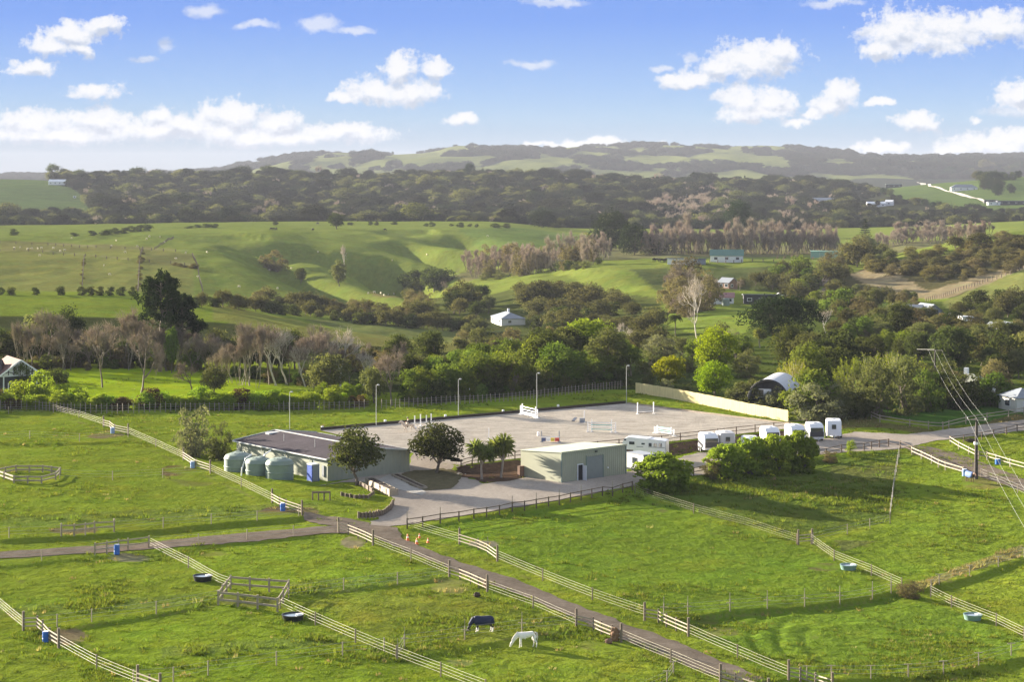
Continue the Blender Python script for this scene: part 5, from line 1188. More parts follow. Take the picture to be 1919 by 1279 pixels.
horse(1818, 905, 1.9, 'bay horse in a blue rug standing by the power pole', 'horsebay', 'maneblack', pose='mid', rug='bluerug', phase=.05)
ap = arena_pt(765, 811)
rh = horse(765, 811, .35, 'dappled grey horse cantering on the arena', 'horsegrey', 'manewhite', pose='up', phase=.28, z=ap)
# rider: seated astride, hands forward on the reins
t = thing('person', 'rider in black jacket, helmet and beige breeches on the grey horse', 'person', (ap.x, ap.y, ap.z + 1.42), .35)
V = [(0.05, 0, .12), (.03, 0, .32), (-.02, 0, .58), (-.04, 0, .66), (-.07, 0, .78), (-.08, 0, .86)]; E = [(0, 1), (1, 2), (2, 3), (3, 4), (4, 5)]; Rr = [.11, .11, .13, .06, .095, .09]
for s in (-1, 1):
    b = len(V); V += [(-.02, s * .18, .56), (-.10, s * .24, .32), (-.36, s * .11, .24), (-.44, s * .09, .24)]; Rr += [.075, .05, .04, .035]; E += [(2, b), (b, b + 1), (b + 1, b + 2), (b + 2, b + 3)]
    for q in range(4): b2 = len(V); V.append((-.50 - .008 * q, s * (.075 + .014 * q), .25 - .02 * q)); Rr.append(.010); E.append((b + 3, b2))
    b2 = len(V); V.append((-.47, s * .06, .275)); Rr.append(.011); E.append((b + 3, b2))
    b = len(V); V += [(-.22, s * .30, .02), (-.36, s * .38, -.10), (-.14, s * .37, -.50), (-.26, s * .36, -.56)]; Rr += [.075, .06, .045, .035]; E += [(0, b), (b, b + 1), (b + 1, b + 2), (b + 2, b + 3)]
skin('body', V, E, Rr, M['skin'], t, 2, 0)
skin('jacket', [(0.06, 0, -.02), (.03, 0, .30), (-.02, 0, .58)] + [p for s in (-1, 1) for p in ((-.02, s * .18, .56), (-.10, s * .24, .32), (-.33, s * .12, .245))], [(0, 1), (1, 2), (2, 3), (3, 4), (4, 5), (2, 6), (6, 7), (7, 8)], [.20, .165, .168, .09, .064, .05, .09, .064, .05], M['blackcloth'], t, 2, 0)
skin('breeches', [(-.01, 0, .06)] + [p for s in (-1, 1) for p in ((-.22, s * .30, .02), (-.36, s * .38, -.10), (-.26, s * .375, -.28))], [(0, 1), (1, 2), (2, 3), (0, 4), (4, 5), (5, 6)], [.205, .125, .095, .07, .125, .095, .07], M['breeches'], t, 2, 0)
for s in (-1, 1): skin('boot', [(-.25, s * .375, -.30), (-.14, s * .37, -.50), (-.28, s * .36, -.57)], [(0, 1), (1, 2)], [.078, .064, .05], M['blackcloth'], t, 1, 0)
hm = MB(); hm.lathe([(.118, 0), (.125, .05), (.105, .11), (.05, .145), (.01, .15)], 16, (-.08, 0, .86)); hm.box((-.20, 0, .875), (.1, .16, .02)); hm.build('helmet', M['helmet'], t, smoothf=True, angle=.7)
fc = MB(); fc.box((-.178, 0, .80), (.035, .028, .045)); fc.build('nose', M['skin'], t)
tag(MB().box((0, 0, 0), (.5, .46, .06)).build('saddle', M['maneblack'], None, (ap.x + .05, ap.y, ap.z + 1.50), .35), 'black saddle under the rider on the grey horse', 'saddle')

# ------------------------------------------------------------------ power pole with wires
p = G(1829, 898); h = (898 - 783) * p.y / F; t = thing('power_pole', 'dark timber power pole standing at the lane corner with wires', 'power pole', tuple(p)); MB().tube([(0, 0, -.3), (.1, 0, h)], [.30, .17], 10).build('pole', M['powerpole'], t)
arm = Vector((1.0, -.55, 0)).normalized(); MB().beam(arm * -1.35 + Vector((.05, 0, h - .35)), arm * 1.35 + Vector((.05, 0, h - .35)), .13, .14).build('crossarm', M['timber'], t)
for k in (-1.25, 0, 1.25): MB().lathe([(.05, 0), (.075, .06), (.04, .12), (.07, .18), (.03, .24)], 10, tuple(arm * k + Vector((.05, 0, h - .28)))).build('insulator', M['whitepaint'], t)
MB().tube([(0, 0, h * .60 - .35), (0, 0, h * .60)], .32, 10).build('pale_band', M['whitepaint'], t); top1 = p + Vector((.05, 0, h - .05))
fp = G(1745, 655, 300); p2 = Vector(((1752 - CX) * 372 / F, 372.0, ground_at((1752 - CX) * 372 / F, 372.0))); h2 = (H - (655 - HY) * 372 / F) - p2.z
t2 = thing('power_pole', 'far power pole hidden among the bamboo and dark trees', 'power pole', tuple(p2)); MB().tube([(0, 0, -.3), (0, 0, h2)], [.22, .14], 8).build('pole', M['powerpole'], t2); a2 = Vector((1, -.15, 0)).normalized(); MB().beam(a2 * -1.35 + Vector((0, 0, h2 - .2)), a2 * 1.35 + Vector((0, 0, h2 - .2)), .13, .14).build('crossarm', M['timber'], t2)
top2 = p2 + Vector((0, 0, h2 - .05)); end = Vector(((2010 - CX) * 165 / F, 165.0, 8.0)); ep = Vector((end.x, end.y, ground_at(end.x, end.y))); t3 = thing('power_pole', 'near power pole carrying the lines on past the lane', 'power pole', tuple(ep)); MB().tube([(0, 0, -.3), (0, 0, end.z - ep.z + .1)], [.2, .14], 8).build('pole', M['powerpole'], t3); MB().beam(arm * -1.35 + Vector((0, 0, end.z - ep.z - .1)), arm * 1.35 + Vector((0, 0, end.z - ep.z - .1)), .13, .14).build('crossarm', M['timber'], t3)
def cable(a, b, sag, r=.016, n=14): return [a.lerp(b, i / n) - Vector((0, 0, sag * 4 * (i / n) * (1 - i / n))) for i in range(n + 1)]
for k, lab in ((-1.25, 'lowest'), (0, 'middle'), (1.25, 'uppermost')):
    mb = MB(); A = top2 + a2 * k; B = top1 + arm * k; C = end + arm * k; mb.tube([q - A for q in cable(A, B, 1.0)] + [q - A for q in cable(B, C, .8)[1:]], .009, 4); o = mb.build('power_line', M['wire'], None, tuple(A)); tag(o, f'{lab} power line sagging between the far pole and the lane pole', 'power line', 'power lines')
A = top2; Bq = Vector(((1718 - CX) * 380 / F, 380.0, H - (655 - HY) * 380 / F)); MB().tube([(0, 0, 0), tuple(Bq - A)], .03, 4).build('service_wire', M['wire'], None, tuple(A)); tag(COL.objects[-1], 'short pale wire leading off the far pole over the bamboo', 'wire')

# ------------------------------------------------------------------ houses near and far
def house(px, yb, w, d, h, rh, rz, label, wall, roof, name='house', wins=2, kind='gable', D=None, chim=False, open_=False, over=.4):
    p = G(px, yb, D or 0); t = thing(name, label, 'house' if name == 'house' else name.replace('_', ' '), tuple(p), rz)
    mb = MB()
    if kind == 'gable': mb.extrude_y([(-d / 2, -2), (d / 2, -2), (d / 2, h), (0, h + rh), (-d / 2, h)], -w / 2, w / 2)
    else: mb.box((0, 0, h / 2 - 1), (d, w, h + 2))
    wo = mb.build('wall', M[wall], t); q = over
    if kind == 'gable':
        for s in (-1, 1):
            r = MB(); zz0 = h - q * rh / (d / 2); r.add([(s * (d / 2 + q), -w / 2 - q, zz0), (0, -w / 2 - q, h + rh), (0, w / 2 + q, h + rh), (s * (d / 2 + q), w / 2 + q, zz0)] + [(s * (d / 2 + q), -w / 2 - q, zz0 + .18), (0, -w / 2 - q, h + rh + .18), (0, w / 2 + q, h + rh + .18), (s * (d / 2 + q), w / 2 + q, zz0 + .18)], [(0, 1, 2, 3), (4, 5, 6, 7), (0, 4, 5, 1), (1, 5, 6, 2), (2, 6, 7, 3), (3, 7, 4, 0)]); ro = r.build('roof', M[roof], t)
    elif kind == 'hip':
        r = MB(); e = q; k = min(w, d) / 2
        r.add([(-d / 2 - e, -w / 2 - e, h), (d / 2 + e, -w / 2 - e, h), (d / 2 + e, w / 2 + e, h), (-d / 2 - e, w / 2 + e, h), (0 if w > d else -(d / 2 - k), -(w / 2 - k) if w > d else 0, h + rh), (0 if w > d else d / 2 - k, (w / 2 - k) if w > d else 0, h + rh)], [(3, 2, 1, 0), (0, 1, 4), (1, 2, 5, 4), (2, 3, 5), (3, 0, 4, 5)] if w > d else [(3, 2, 1, 0), (0, 1, 5, 4), (1, 2, 5), (2, 3, 4, 5), (3, 0, 4)]); ro = r.build('roof', M[roof], t)
    else: ro = MB().box((0, 0, h + .12), (d + 2 * q, w + 2 * q, .3), 0, 0, .06).build('roof', M[roof], t)
    if chim: MB().box((d * .1, w * .18, h + rh + .2), (.7, .7, 1.6)).build('chimney', M['whiteside'], ro)
    for s in (-1, 1):
        for i in range(wins):
            y = w * ((i + .5) / wins - .5); f = MB().box((s * (d / 2 + .02), y, h * .55), (.08, min(1.8, w / wins * .6), min(1.3, h * .5))).build('window', M['whiteside'], t); MB().box((s * (d / 2 + .05), y, h * .55), (.06, min(1.5, w / wins * .5), min(1.1, h * .42))).build('pane', M['glass'], f)
    for s in (-1, 1):
        f = MB().box((-d * .15, s * (w / 2 + .02), h * .5), (min(1.6, d * .25), .08, min(1.3, h * .5))).build('window', M['whiteside'], t); MB().box((-d * .15, s * (w / 2 + .05), h * .5), (min(1.3, d * .2), .06, min(1.1, h * .42))).build('pane', M['glass'], f)
    return t
# timbered cottage at the left edge: gable faces the camera
p = G(38, 742); t = thing('cottage', 'dark cottage with white half timbered gable and rusty roof at the left edge', 'house', (p.x, p.y, p.z), .50); W2, Hh, Rh, Ln = 4.0, 3.7, 2.8, 9.0
MB().extrude_y([(-W2, -.5), (W2, -.5), (W2, Hh), (0, Hh + Rh), (-W2, Hh)], 0, Ln).build('wall', M['slate'], t)
for s in (-1, 1):
    r = MB(); x0 = s * (W2 + .9); z0 = Hh - .9 * Rh / W2; r.add([(x0, -.5, z0), (0, -.5, Hh + Rh + .02), (0, Ln + .5, Hh + Rh + .02), (x0, Ln + .5, z0), (x0, -.5, z0 + .16), (0, -.5, Hh + Rh + .18), (0, Ln + .5, Hh + Rh + .18), (x0, Ln + .5, z0 + .16)], [(0, 1, 2, 3), (4, 5, 6, 7), (0, 4, 5, 1), (1, 5, 6, 2), (2, 6, 7, 3), (3, 7, 4, 0)]); r.build('roof', M['rustroof'], t)
    MB().beam((x0, -.55, z0 + .05), (0, -.55, Hh + Rh + .08), .08, .30).build('barge_board', M['whiteside'], t)
g2 = MB(); g2.extrude_y([(-3.7, Hh + .15), (3.7, Hh + .15), (0, Hh + Rh - .15)], -.06, -.01); go_ = g2.build('gable_panel', M['whitewall'], t)
for x, z1 in ((-2.2, Hh + 1.2), (-.05, Hh + Rh - .3), (2.2, Hh + 1.2), (1.2, Hh + 2.1), (-1.2, Hh + 2.1)): MB().box((x, -.09, (Hh + .1 + z1) / 2), (.16, .06, z1 - Hh - .1)).build('timber', M['slate'], go_)
for s in (-1, 1): MB().tube([(s * 3.3, -.09, Hh + .2), (s * 2.9, -.09, Hh + .55), (s * 2.2, -.09, Hh + .75), (s * 1.5, -.09, Hh + .55), (s * 1.1, -.09, Hh + .2)], .09, 6).build('arch_timber', M['slate'], go_)
MB().beam((-4.0, -.08, Hh + .02), (4.0, -.08, Hh + .02), .1, .2).build('beam', M['whiteside'], t); 
for x in (-3.1, 3.0): MB().box((x, -.12, 1.8), (.22, .1, 3.6)).build('corner_post', M['whiteside'], t)
f = MB().box((-1.2, -.06, 1.7), (2.2, .08, 1.5)).build('window', M['whiteside'], t); MB().box((-1.2, -.1, 1.7), (1.9, .06, 1.2)).build('pane', M['glass'], f)
p = G(-28, 742); t = thing('cottage_wing', 'dark shingled cottage wing cut by the left edge', 'house', (p.x, p.y - .6, p.z)); MB().box((0, 3, 1.2), (5.8, 6, 3.2)).build('wall', M['slate'], t)
for s, y0, y1 in ((0, -.6, 3), (1, 6.6, 3)): r = MB(); r.add([(-3.3, y0, 2.6), (3.3, y0, 2.6), (2.6, y1, 6.2), (-2.6, y1, 6.2), (-3.3, y0, 2.85), (3.3, y0, 2.85), (2.6, y1, 6.45), (-2.6, y1, 6.45)], [(0, 1, 2, 3), (4, 5, 6, 7), (0, 4, 5, 1), (1, 5, 6, 2), (2, 6, 7, 3), (3, 7, 4, 0)]); r.build('roof', M['thatch'], t)
f = MB().box((2.0, -.05, 1.5), (1.1, .08, 1.3)).build('window', M['whiteside'], t); MB().box((2.0, -.09, 1.5), (.8, .06, 1.0)).build('pane', M['glass'], f)
# barrel roofed house in the bushes
p = G(1436, 745); p = Vector(((1440 - CX) * 345 / F, 345.0, .8)); t = thing('barrel_house', 'barrel roofed house with black arched gable among the shrubs', 'house', tuple(p), -.30); Rb = 3.5
arc = [(Rb * math.cos(a), 1.9 + Rb * math.sin(a)) for a in np.linspace(0, math.pi, 17)]
MB().extrude_y([(-Rb + .25, -.8), (Rb - .25, -.8)] + [(x * .93, 1.9 + (z - 1.9) * .93) for x, z in arc], .3, 13).build('wall', M['slate'], t)
r = MB()
for i in range(16): 
    (x0, z0), (x1, z1) = arc[i], arc[i + 1]; r.add([(x0, -.5, z0), (x1, -.5, z1), (x1, 13.4, z1), (x0, 13.4, z0), (x0 * .95, -.5, 1.9 + (z0 - 1.9) * .95), (x1 * .95, -.5, 1.9 + (z1 - 1.9) * .95), (x1 * .95, 13.4, 1.9 + (z1 - 1.9) * .95), (x0 * .95, 13.4, 1.9 + (z0 - 1.9) * .95)], [(0, 1, 2, 3), (7, 6, 5, 4), (0, 4, 5, 1), (3, 2, 6, 7)])
r.build('roof', M['silver'], t)
e = MB(); e.tube([(x * 1.0, -.52, z) for x, z in arc], .16, 6); e.build('roof_edge', M['slate'], t)
f = MB().box((-.7, .27, 3.0), (2.3, .08, 1.5)).build('window', M['whiteside'], t); MB().box((-1.35, .22, 3.0), (.9, .04, 1.25)).build('pane', M['glass'], f); MB().box((-.15, .22, 3.0), (.9, .04, 1.25)).build('blind', M['whitewall'], f)
MB().box((-.8, -.2, 1.35), (3.0, 1.0, .12)).build('balcony', M['whiteside'], t)
HS = [
 (952,606,16,9,2.2,2.0,.25,'white house with pale hipped roof beside the valley shrubs','creamwall','greyroof','house',3,'hip',690,True),
 (968,650,7,5,1.8,.4,.1,'low grey roof among shrubs behind the palm grove','greypanel','greyroof','shed',1,'flat',560),
 (1352,571,9,5,2.4,1.5,1.45,'house with dull red roof behind the tall pale bare tree','whitewall','redroof','house',3,'gable',735), (1426,571,13,6,3.6,.4,1.5,'long dark cabin with flat grey roof','slate','greyroof','house',3,'flat',735),
 (1364,543,6,5,2.8,1.6,.7,'brown brick house with pale metal roof behind the red roofed one','brick','greyroof','house',2,'gable',800),
 (1362,491,15,8,3.2,2.4,1.45,'white ended barn with green roof on the far green crest','whitewall','greenroof','barn',3,'gable',900), (1276,496,12,7,2.5,.4,1.45,'low white shed with a dark open bay on the crest','whitewall','greypanel','shed',2,'flat',900), (1304,494,9,6,2.0,.4,1.45,'low open grey shed beside the round topped tree on the crest','greypanel','greyroof','shed',1,'flat',900),
 (1700,600,9,7,2.6,2.0,1.2,'grey roofed house with white gable in the right hand valley','whitewall','greyroof','house',2,'gable',570), (1738,601,8,6,2.8,2.2,.3,'steep grey roofed wing beside the white gabled house','greypanel','greyroof','house',2,'gable',575),
 (1820,750,7,6,2.3,1.7,.9,'mossy pale roofed house sunk in dark shrubs','creamwall','mossroof','house',1,'hip',372,True), (1914,768,6,5.5,2.4,1.4,.3,'cream house with pale blue hipped roof at the right edge','creamwall','greyroof','house',1,'hip',346),
 (1868,634,4,3,2.2,.8,.6,'tiny white shed beyond the dark tree','whitewall','greyroof','shed',1,'gable',520), (1890,640,5,4,2.2,.8,.3,'small pale shed at the edge of the right valley','creamwall','greyroof','shed',1,'gable',520), (1808,616,3,3,3.2,.8,.3,'narrow white structure beside the parked car','whitewall','whiteside','shed',1,'flat',545),
 (1675,352,24,14,5,1,1.4,'far house with flat white roof at the end of the pale road','slate','whiteside','house',3,'flat',2300), (1806,357,34,14,4,4,1.45,'long white verandah house on the far green hill','whitewall','greyroof','house',4,'hip',2300), (1856,332,30,12,5,3,1.5,'white house under trees on the far hill crest','whitewall','whiteside','house',4,'gable',2600), (1896,331,9,9,5,2,1.2,'small white building at the crest beside the far trees','whitewall','whiteside','house',1,'gable',2600),
 (1896,398,32,10,4,1,1.5,'long dark shed at the foot of the far hill','slate','greypanel','shed',4,'flat',2150), (1856,382,15,8,3,1,1.5,'small dark shed beside the winding far road','slate','greypanel','shed',2,'flat',2250), (1862,397,13,8,3,1,1.5,'small white shed left of the long dark far shed','whitewall','whiteside','shed',2,'flat',2150),
 (1545,384,32,12,6,3,1.5,'long pale house half hidden in the far wood','whitewall','greypanel','house',4,'gable',2250), (1520,384,12,10,6,2,1.4,'pale house end showing through the far wood','whitewall','greypanel','house',2,'gable',2250), (1642,399,20,10,4,2,1.5,'white roofed house in the wood below the far green hill','whitewall','whiteside','house',3,'gable',2150), (1667,398,8,8,4,2,1.2,'little white house right of the white roofed one','whitewall','whiteside','house',1,'gable',2150),
 (1452,379,8,7,5,2,1.0,'cream house end in a gap of the far wood','creamwall','creamwall','house',1,'gable',2300), (1380,363,13,8,5,2,1.4,'white house high in the far wood among pale trees','whitewall','whiteside','house',2,'gable',2450), (1280,369,10,7,3,1,1.4,'small white roof by the mauve bare trees','whitewall','whiteside','shed',1,'flat',2450), (1130,342,9,7,5,2,1.0,'bright white house among the crest trees','whitewall','whiteside','house',1,'gable',2650), (815,335,8,7,5,2,1.0,'tiny white house on the wooded crest','whitewall','whiteside','house',1,'gable',2750),
 (110,346,26,10,4,3,1.45,'white house below the tall trees at the far left crest','whitewall','whiteside','house',4,'gable',2400), (22,331,7,6,4,2,1.3,'tiny white building on the far left skyline','whitewall','whiteside','house',1,'gable',2800), (505,375,12,8,4,2,1.2,'pale glasshouse in a clearing of the far wood','whitewall','silver','shed',2,'gable',2350), (140,371,3,2.5,2.4,.6,1.4,'white tank on the far left pasture','whitewall','whiteside','shed',1,'flat',2300)]
for a in HS: house(a[0], a[1], a[2], a[3], a[4], a[5], a[6], a[7], a[8], a[9], a[10], a[11], a[12], a[13], len(a) > 14)
# green netted enclosure, small tank, cars
p = G(1545, 484, 1000); t = thing('netting_court', 'pale green netted enclosure among trees on the right', 'court', tuple(p), 1.5)
for y in (-8, -2.7, 2.7, 8): MB().box((0, y, 2.2), (.2, .2, 5)).build('post', M['steel'], t)
MB().box((.1, 0, 2.1), (.06, 16, 4.0)).build('netting', M['court'], t); MB().box((4, 0, 4.15), (8, 16, .08)).build('netting', M['court'], t)
p = G(1360, 573, 700); t = thing('water_tank', 'small grey green tank in front of the red roofed house', 'water tank', tuple(p)); MB().lathe([(1.4, 0), (1.4, 2.2), (.9, 2.6), (.1, 2.7)], 20).build('shell', M['tankgreen'], t, smoothf=True, angle=.5); MB().lathe([(.3, 2.68), (.28, 2.8)], 12).build('lid', M['tankgreen'], t)
def car(px, yb, rz, label, D):
    p = G(px, yb, D); t = thing('parked_car', label, 'car', tuple(p), rz)
    MB().extrude_y([(-2.1, .35), (2.1, .35), (2.15, .8), (1.3, .95), (.75, 1.45), (-1.1, 1.48), (-1.9, 1.0), (-2.15, .85)], -.85, .85).build('body', M['whiteside'], t); MB().extrude_y([(1.1, .98), (.68, 1.4), (-1.05, 1.42), (-1.7, 1.02)], -.87, .87).build('window', M['glass'], t)
    for x in (-1.3, 1.3):
        for y in (-.8, .8): MB().tube([(x, y - .1, .33), (x, y + .1, .33)], .33, 12).build('wheel', M['tyre'], t)
car(1465, 556, .4, 'white car parked beyond the long dark cabin', 740); car(1789, 594, .7, 'white car parked on the lane among the right hand shrubs', 540)
# the pale road climbing the far hill, lane through the trees
sheet('far_road', gp([(1718,341),(1735,344),(1745,349),(1765,353),(1790,361),(1815,367),(1845,376),(1853,378),(1853,380.5),(1840,378),(1812,370),(1788,363),(1762,355),(1740,350),(1725,345)]), surf('pale metal road', (.50, .45, .38), .9, .1, .05), .5, 14, 0)
sheet('far_drive', gp([(1810,384),(1830,390),(1850,395),(1850,397.5),(1828,392.5),(1808,386)]), surf('pale drive', (.50, .45, .38), .9, .1, .05), .5, 14, 0)
sheet('lane', gp([(1518,560),(1536,530),(1545,515),(1556,515),(1548,535),(1540,560)]), M_TRACK, .3, 4, 0)
# hillside fences seen as lines
def farfence(label, px, step):
    P = along([G(*q) for q in px], 1); t = thing('fence', label, 'fence', tuple(P[0])); tot = 0
    for a, b in zip(P[:-1], P[1:]):
        n = max(1, int((b - a).xy.length / step))
        for i in range(n): x = a.x + (b.x - a.x) * i / n; y = a.y + (b.y - a.y) * i / n; q = link('post', post_mesh('far', .34, 1.5, M['post']), t, (x - P[0].x, y - P[0].y, ground_at(x, y) - P[0].z))
    for z in (.7, 1.2): strand([p - P[0] + Vector((0, 0, z)) for p in P], .03).build('wire', M['post'], t)
farfence('hillside fence running straight up beside the dark tussock strip', [(154,540),(155,520),(156,500),(158,482)], 5); farfence('hillside fence climbing through a broken line of dark clumps', [(258,548),(260,520),(261,500),(263,480),(268,466)], 5)
farfence('pale hillside fence bending over the green spur', [(380,548),(373,520),(370,500),(360,478)], 5); farfence('fence across the hillside under the bare tussock band', [(0,472),(80,474),(160,481),(240,489),(320,495),(372,502)], 9); farfence('fence crossing the upper hillside from the left edge', [(0,456),(90,460),(180,465),(262,469),(352,474)], 9)
farfence('fence rising to the plateau above the sheep', [(290,468),(310,455),(326,445)], 7); farfence('dark fence climbing the right hand scrub hill', [(1735,565),(1790,548),(1850,528),(1919,505),(1960,492)], 3.0)
farfence('weathered fence along the crest paddock by the far sheds', [(1330,494),(1390,492),(1450,492),(1520,494)], 4)

# sheep and cattle
sm = skin('sheep_body', [(.4, 0, .62), (0, 0, .62), (-.4, 0, .62), (-.58, 0, .66), (-.78, 0, .5)] + [p for s in (-1, 1) for x in (.38, -.38) for p in ((x, s * .16, .4), (x, s * .16, .03))], [(0, 1), (1, 2), (2, 3), (3, 4), (0, 5), (5, 6), (2, 7), (7, 8), (0, 9), (9, 10), (2, 11), (11, 12)], [.26, .30, .28, .14, .09] + [.06, .04] * 4, M['wool'], None, 1, 1)
ORD = lambda n: ['', 'first', 'second', 'third', 'fourth', 'fifth', 'sixth', 'seventh', 'eighth', 'ninth', 'tenth'][n] if n <= 10 else f"{n}{'th' if 10 < n % 100 < 14 else {1: 'st', 2: 'nd', 3: 'rd'}.get(n % 10, 'th')}"
def flock(pts, where, big=1.25):
    for i, (x, y) in enumerate(sorted(pts)): p = G(x, y); tag(link('sheep', sm, None, tuple(p), random.uniform(0, 6.28), (big,) * 3), f'cream sheep grazing, {ORD(i + 1)} from the left {where}', 'sheep', 'sheep ' + where)
flock([(27,467),(38,466),(52,469),(60,468),(71,468),(78,467),(100,467),(113,473),(121,471),(134,448),(74,481)], 'on the tussock band')
flock([(206,517),(218,453),(209,463),(257,464),(275,450),(300,446),(308,456),(235,475),(280,445),(348,476),(388,475),(372,521),(195,500),(330,487)], 'on the upper hillside')
flock([(546,505),(505,508),(596,474),(640,475),(690,552),(702,550),(714,552),(720,556),(728,554),(738,553),(800,479),(914,444),(735,490),(520,543),(448,540)], 'between the gullies')
cm = skin('cow_body', [(.7, 0, 1.05), (0, 0, 1.0), (-.7, 0, 1.05), (-1.0, 0, 1.1), (-1.35, 0, .95)] + [p for s in (-1, 1) for x in (.65, -.65) for p in ((x, s * .22, .7), (x, s * .22, .03))], [(0, 1), (1, 2), (2, 3), (3, 4), (0, 5), (5, 6), (2, 7), (7, 8), (0, 9), (9, 10), (2, 11), (11, 12)], [.34, .40, .36, .2, .14] + [.09, .06] * 4, M['cattle'], None, 1, 1)
for i, (x, y) in enumerate([(508,432),(514,432),(518,432),(595,421),(586,433),(722,433),(1226,491),(1231,491),(1236,491),(1241,492),(1246,492),(1250,491)]):
    p = G(x, y); tag(link('cow', cm, None, tuple(p), random.uniform(0, 6.28), (1.3,) * 3), f'black cow, {ORD(i + 1)} from the left among the distant cattle', 'cow', 'distant cattle')

# ------------------------------------------------------------------ planting
def row(kinds, pts, n, hr, key, desc=None, jit=(4, 2), wr=None):
    """n plants spread along a photo polyline"""
    seg = [math.hypot(b[0] - a[0], b[1] - a[1]) for a, b in zip(pts[:-1], pts[1:])]; T = sum(seg)
    for i in range(n):
        s = T * (i + .5) / n; k = 0
        while k < len(seg) - 1 and s > seg[k]: s -= seg[k]; k += 1
        u = s / seg[k]; x = pts[k][0] + (pts[k + 1][0] - pts[k][0]) * u + random.uniform(-jit[0], jit[0]); y = pts[k][1] + (pts[k + 1][1] - pts[k][1]) * u + random.uniform(-jit[1], jit[1])
        kd = random.choice(kinds) if isinstance(kinds, (list, tuple)) else kinds; h = random.uniform(*hr) * min(1.5, max(.68, math.exp(random.gauss(0, .17))))
        plant(kd, x, y, h, None if wr is None else h * random.uniform(*wr), key=key, desc=desc)
def fill(kinds, poly, n, hr, key, desc=None, wr=None, mind=8, avoid=()):
    xs = [p[0] for p in poly]; ys = [p[1] for p in poly]; got = []; tries = 0
    while len(got) < n and tries < n * 60:
        tries += 1; x = random.uniform(min(xs), max(xs)); y = random.uniform(min(ys), max(ys))
        if not bool(in_poly(np.array([x]), np.array([y]), poly)[0]): continue
        if any(abs(x - a) < rx and abs(y - b) < ry for a, b, rx, ry in avoid): continue
        if any(math.hypot(x - a, (y - b) * 2.2) < mind for a, b in got): continue
        got.append((x, y))
    for x, y in sorted(got, key=lambda q: q[1]):
        kd = random.choice(kinds) if isinstance(kinds, (list, tuple)) else kinds; h = random.uniform(*hr) * min(1.5, max(.68, math.exp(random.gauss(0, .17))))
        plant(kd, x, y, h, None if wr is None else h * random.uniform(*wr), key=key, desc=desc)

# single trees the eye picks out
P1 = plant
P1('pohutukawa', 668, 910, 106, 108, 'dark leafy tree standing in front of the barn gable'); P1('pohutukawa', 817, 888, 94, 96, 'round dark tree on the bare earth island in the yard')
P1('greyshrub', 364, 855, 106, 76, 'tall grey green tree at the uphill corner of the barn'); P1('oliveshrub', 411, 860, 80, 52, 'smaller dark feathery tree against the barn corner')
P1('cabbage', 903, 900, 78, 66, 'cabbage tree on the bark bank nearer the sand arena'); P1('cabbage', 939, 897, 88, 64, 'taller cabbage tree on the bark bank next to the shed')
P1('bare', 192, 727, 118, 86, 'tall upright bare tree with twin trunk on the bright lawn'); P1('barewide', 262, 741, 120, 88, 'spreading bare tree in the middle of the bright lawn'); P1('barewide', 361, 735, 54, 62, 'low wide bare tree beside the round evergreen on the lawn'); P1('glossy', 402, 740, 52, 56, 'round evergreen tree at the lower end of the bright lawn')
P1('open', 42, 742, 66, 40, 'thin tree half hiding the timbered cottage gable'); P1('shrub', 103, 722, 34, 46, 'dark rounded shrub at the corner of the cottage'); P1('shrub', 122, 718, 24, 20, 'small dark clipped shrub on the lawn by the cottage')
P1('pine', 302, 697, 180, 104, 'tallest dark pine with bare lower trunk above the winter trees'); P1('pine', 340, 692, 138, 88, 'dark pine leaning behind the tallest one, clear of its right side'); P1('mid', 322, 700, 90, 28, 'ivy clad green trunk between the two tall pines')
P1('macro', 1465, 642, 88, 152, 'broad dark pine crown above the barrel roofed house'); P1('lime', 1344, 706, 92, 92, 'large lime green tree behind the yellow fence'); P1('lime', 1254, 730, 66, 70, 'lime green domed tree near the far end of the yellow fence'); P1('lime', 1340, 744, 66, 70, 'lime green domed tree directly behind the middle of the yellow fence'); P1('bright', 1697, 662, 42, 52, 'bright yellow green tree above the bamboo')
P1('phoenix', 1021, 676, 64, 84, 'large date palm with arching fronds behind the arena trees'); P1('fanpalm', 1266, 646, 64, 30, 'tall slim palm with red brown trunk'); P1('feathpalm', 1236, 642, 46, 34, 'shorter palm left of the tall slim one'); P1('cabbage', 1424, 652, 38, 32, 'cabbage tree under the broad dark pine'); P1('feathpalm', 1617, 668, 44, 34, 'shaggy palm rising behind the bamboo, left of two'); P1('feathpalm', 1650, 664, 44, 36, 'shaggy palm rising behind the bamboo next to the lime tree'); P1('cabbage', 1078, 622, 34, 30, 'pale cabbage tree among the dark valley shrubs')
P1('barepale', 1308, 640, 120, 84, 'huge pale bare tree in front of the red roofed house'); P1('barepale', 1548, 625, 44, 34, 'slender pale bare tree beside the broad dark pine'); P1('round', 1787, 700, 92, 92, 'big dark round tree behind the power lines')
P1('oliveshrub', 1428, 770, 46, 50, 'low olive bush under the black arched gable'); P1('greyshrub', 1398, 764, 52, 56, 'pale grey green bush in front of the barrel roofed house'); P1('greyshrub', 1536, 790, 84, 118, 'wide grey green bush at the end of the yellow fence'); P1('oliveshrub', 1640, 782, 112, 96, 'tall olive bush behind the drive entrance'); P1('oliveshrub', 1700, 778, 112, 92, 'tall dark olive bush at the shaded lawn corner'); P1('midshrub', 1742, 772, 88, 64, 'green bush at the inner side of the shaded lawn'); P1('brightshrub', 1598, 782, 36, 28, 'small bright green bush at the drive entrance')
